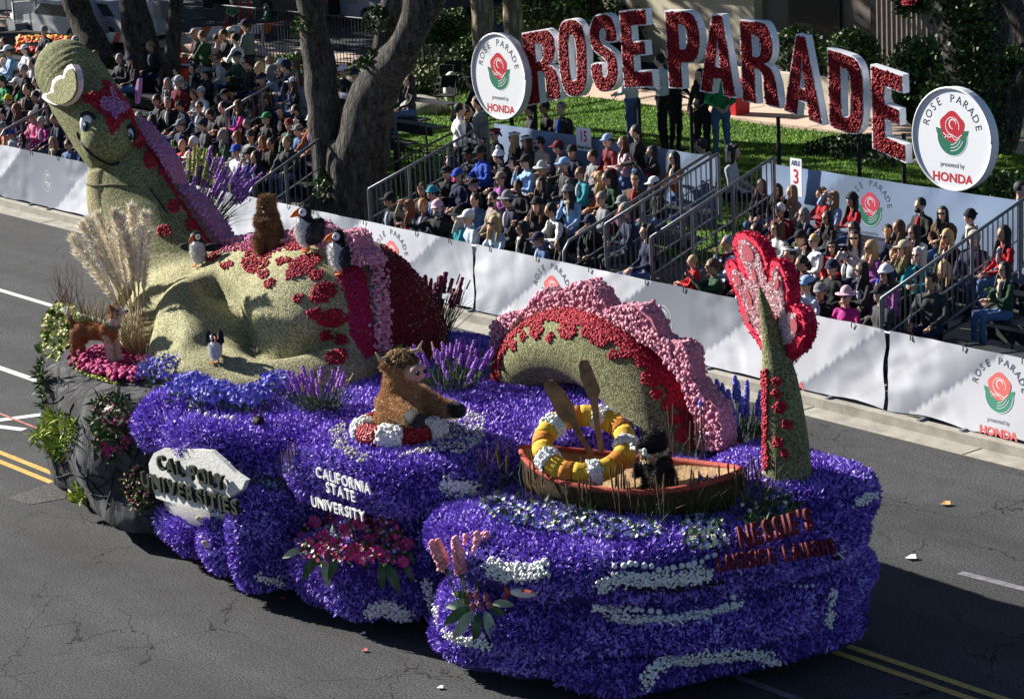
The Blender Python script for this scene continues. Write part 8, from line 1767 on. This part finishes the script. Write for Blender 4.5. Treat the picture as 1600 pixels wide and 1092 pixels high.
# the rest of the dense crowd: spectators in clothes kept dark to stand in for shade, filling the gaps between the ones above
OCC = [tuple(o.location) + (o['label'].split(' in ')[-1].split(',')[0],) for o in bpy.data.objects if o.get('category') == 'person']
TOPS = [('black', 'black jacket'), ('dark', 'dark sweater'), ('navy', 'navy jacket'), ('charcoal', 'charcoal fleece'), ('black', 'black hoodie'), ('maroon', 'maroon fleece'), ('denim blue', 'denim jacket'), ('grey', 'grey sweater'), ('black', 'black coat'), ('dark green', 'dark green coat'), ('charcoal', 'charcoal hoodie'), ('brown', 'brown jacket'), ('dark', 'dark rain jacket'), ('black', 'black fleece')]
for (xa, xb, ks) in ((-26.5, -19.9, range(1, 7)), (-17.6, -10.4, range(0, 7)), (-5.7, -.7, range(0, 5)), (1.9, 5.6, range(0, 5)), (7.0, 9.0, range(2, 5))):
    for kk in ks:
        X = xa + random.uniform(0, .3)
        while X < xb:
            Yk = row_y(kk); zz = seat_z(kk) + .735; near = min(OCC, key=lambda o: (o[0] - X) ** 2 + (o[1] - Yk) ** 2 * 1.4) if OCC else None
            if ((near[0] - X) ** 2 + (near[1] - Yk) ** 2 * .5) ** .5 > .46 and random.random() < (.93 if X > -9 or kk < 4 else .62):
                sx, sy = proj((X, Yk, zz)); 
                if -20 < sx < 1610 and sy > -10:
                    tp = random.choice(TOPS); fem = random.random() < .5; side = 'right of' if X > near[0] else 'left of'
                    o = person(sx, sy, 'w' if fem else 'm', (random.choice(('dark', 'brown', 'black', 'grey', 'dark blond')), 'long' if fem else 'short'), ('cap', random.choice(('black', 'navy', 'grey', 'white'))) if random.random() < .3 else '', tp, random.choice(('', 'g', 'e')), None, None, side + ' the ' + near[3], kk)
                    OCC.append(tuple(o.location) + (tp[1],))
            X += random.uniform(.5, .62)
# people standing on the ground behind the stands: ground=(Y, ground height)
GP = [(306, 53, 'm', ('grey', 'bald'), '', ('dark', 'dark T-shirt'), 'gS', 'clasp', 9.5, -30, 'left of the pair by the red umbrella'), (318, 56, 'm', 'brown', '', ('dark green', 'green printed T-shirt'), 'S', 'clasp', 9.2, -60, 'reading beside the bald man'), (338, 62, 'm', 'dark', '', ('light grey', 'pale hoodie'), 'S', 'lap', 9.6, 120, 'turned away near the barricade'), (351, 54, 'm', 'dark', '', (b1, 'black clothes'), 'S', 'clasp', 9.6, -20, 'before the striped barricade'), (362, 52, 'w', 'dark', ('cap', 'white'), (b1, 'black top'), 'S', 'lap', 9.9, -20, 'behind the white shirt'), (369, 61, 'm', b1, '', ('white', 'white shirt and khaki trousers'), 'S', 'clasp', 9.2, -60, 'right of the standing group'), (385, 40, 'm', 'dark', ('cap', 'navy'), ('grey', 'grey T-shirt with backpack'), 'S', 'lap', 9.6, -60, 'tallest of the standing group'),
      (362, 4, 'm', 'dark', '', ('green', 'green polo shirt'), 'S', 'lap', 19.0, 60, 'walking beyond the barricade'), (416, 14, 'm', 'dark', '', ('green', 'green T-shirt'), 'S', 'lap', 19.5, -40, 'walking behind the black fence'),
      (388, 99, 'm', b1, '', (b1, 'black coat'), 'gS', 'lap', 5.6, -20, 'tall at the top of the left stand'), (408, 106, 'w', ('blond', L_), '', (b1, 'black coat'), 'gS', 'lap', 5.5, -25, 'beside the tall man in black'), (424, 112, 'w', ('grey', 'curly'), '', ('light blue', 'light blue fleece'), 'gS', 'clasp', 5.4, -60, 'top of the left stand'), (449, 105, 'm', 'dark', ('cap', 'navy'), ('navy', 'navy rain jacket and jeans'), 'S', 'chin', 5.3, -50, 'beside the red 15 sign'),
      (716, 172, 'm', b1, '', ('white', 'white and red colour block jacket'), 'S', 'lap', 5.6, 150, 'seen from behind at the railing top'), (727, 176, 'm', 'dark', '', ('dark', 'dark jacket'), 'S', 'lap', 5.9, 150, 'right behind the colour block jacket'), (748, 160, 'm', 'dark', '', ('grey', 'grey jacket'), 'S', 'lap', 6.6, -60, 'standing under the left sign disc'),
      (1101, 228, 'm', 'dark', '', ('pale blue', 'pale grey hoodie and jeans'), '', 'knees', 5.9, -60, 'sitting outside behind the banner end'), (1141, 238, 'w', ('dark', 'curly'), '', ('light grey', 'grey shirt'), '', 'lap', 6.0, 120, 'looking right behind the railings'), (1592, 297, 'm', 'dark', '', ('grey', 'grey hoodie'), 'S', 'lap', 5.9, 100, 'at the right frame edge behind the banner'),
      (985, 100, 'm', 'dark', '', ('white', 'pale shirt and blue jeans'), 'S', 'lap', 10.5, -70, 'on the lawn behind the letter E'), (1033, 95, 'm', b1, '', ('white', 'white T-shirt holding a coat'), 'S', 'clasp', 10.2, -60, 'on the lawn between E and P'), (1052, 100, 'm', 'dark', '', ('black', 'dark clothes'), 'S', 'lap', 11.2, 100, 'striding behind the letter P'), (1095, 118, 'w', ('dark', L_), '', (b1, 'black coat over green'), 'S', 'lap', 10.2, 10, 'on the lawn under the first letter A'), (1124, 115, 'm', 'dark', '', ('green', 'green sweatshirt and jeans'), 'S', 'lap', 10.4, 60, 'on the lawn beside the black coat'),
      (825, 172, 'm', 'dark', '', ('dark', 'dark jacket'), '', 'clasp', 8.2, -30, 'sitting on the lawn under letter R'), (850, 168, 'w', 'dark', '', ('dark', 'dark coat'), '', 'lap', 8.6, -30, 'sitting on the lawn under letter O'), (876, 170, 'm', 'grey', '', ('charcoal', 'charcoal jacket'), '', 'lap', 8.4, 10, 'sitting on the lawn below O and S'), (742, 130, 'm', 'dark', '', ('dark', 'dark jacket'), '', 'knees', 9.6, -60, 'sitting in a chair beside the disc')]
for x, y, s, h, ht, tp, fl, ps, Y, tn, nt in GP: person(x, y, s, h, ht, tp, fl, ps, R(tn), nt, None, (Y, .15 if Y < 15 else 0), pants='denim blue' if 'jeans' in tp[1] else 'beige' if 'khaki' in tp[1] else 'black')
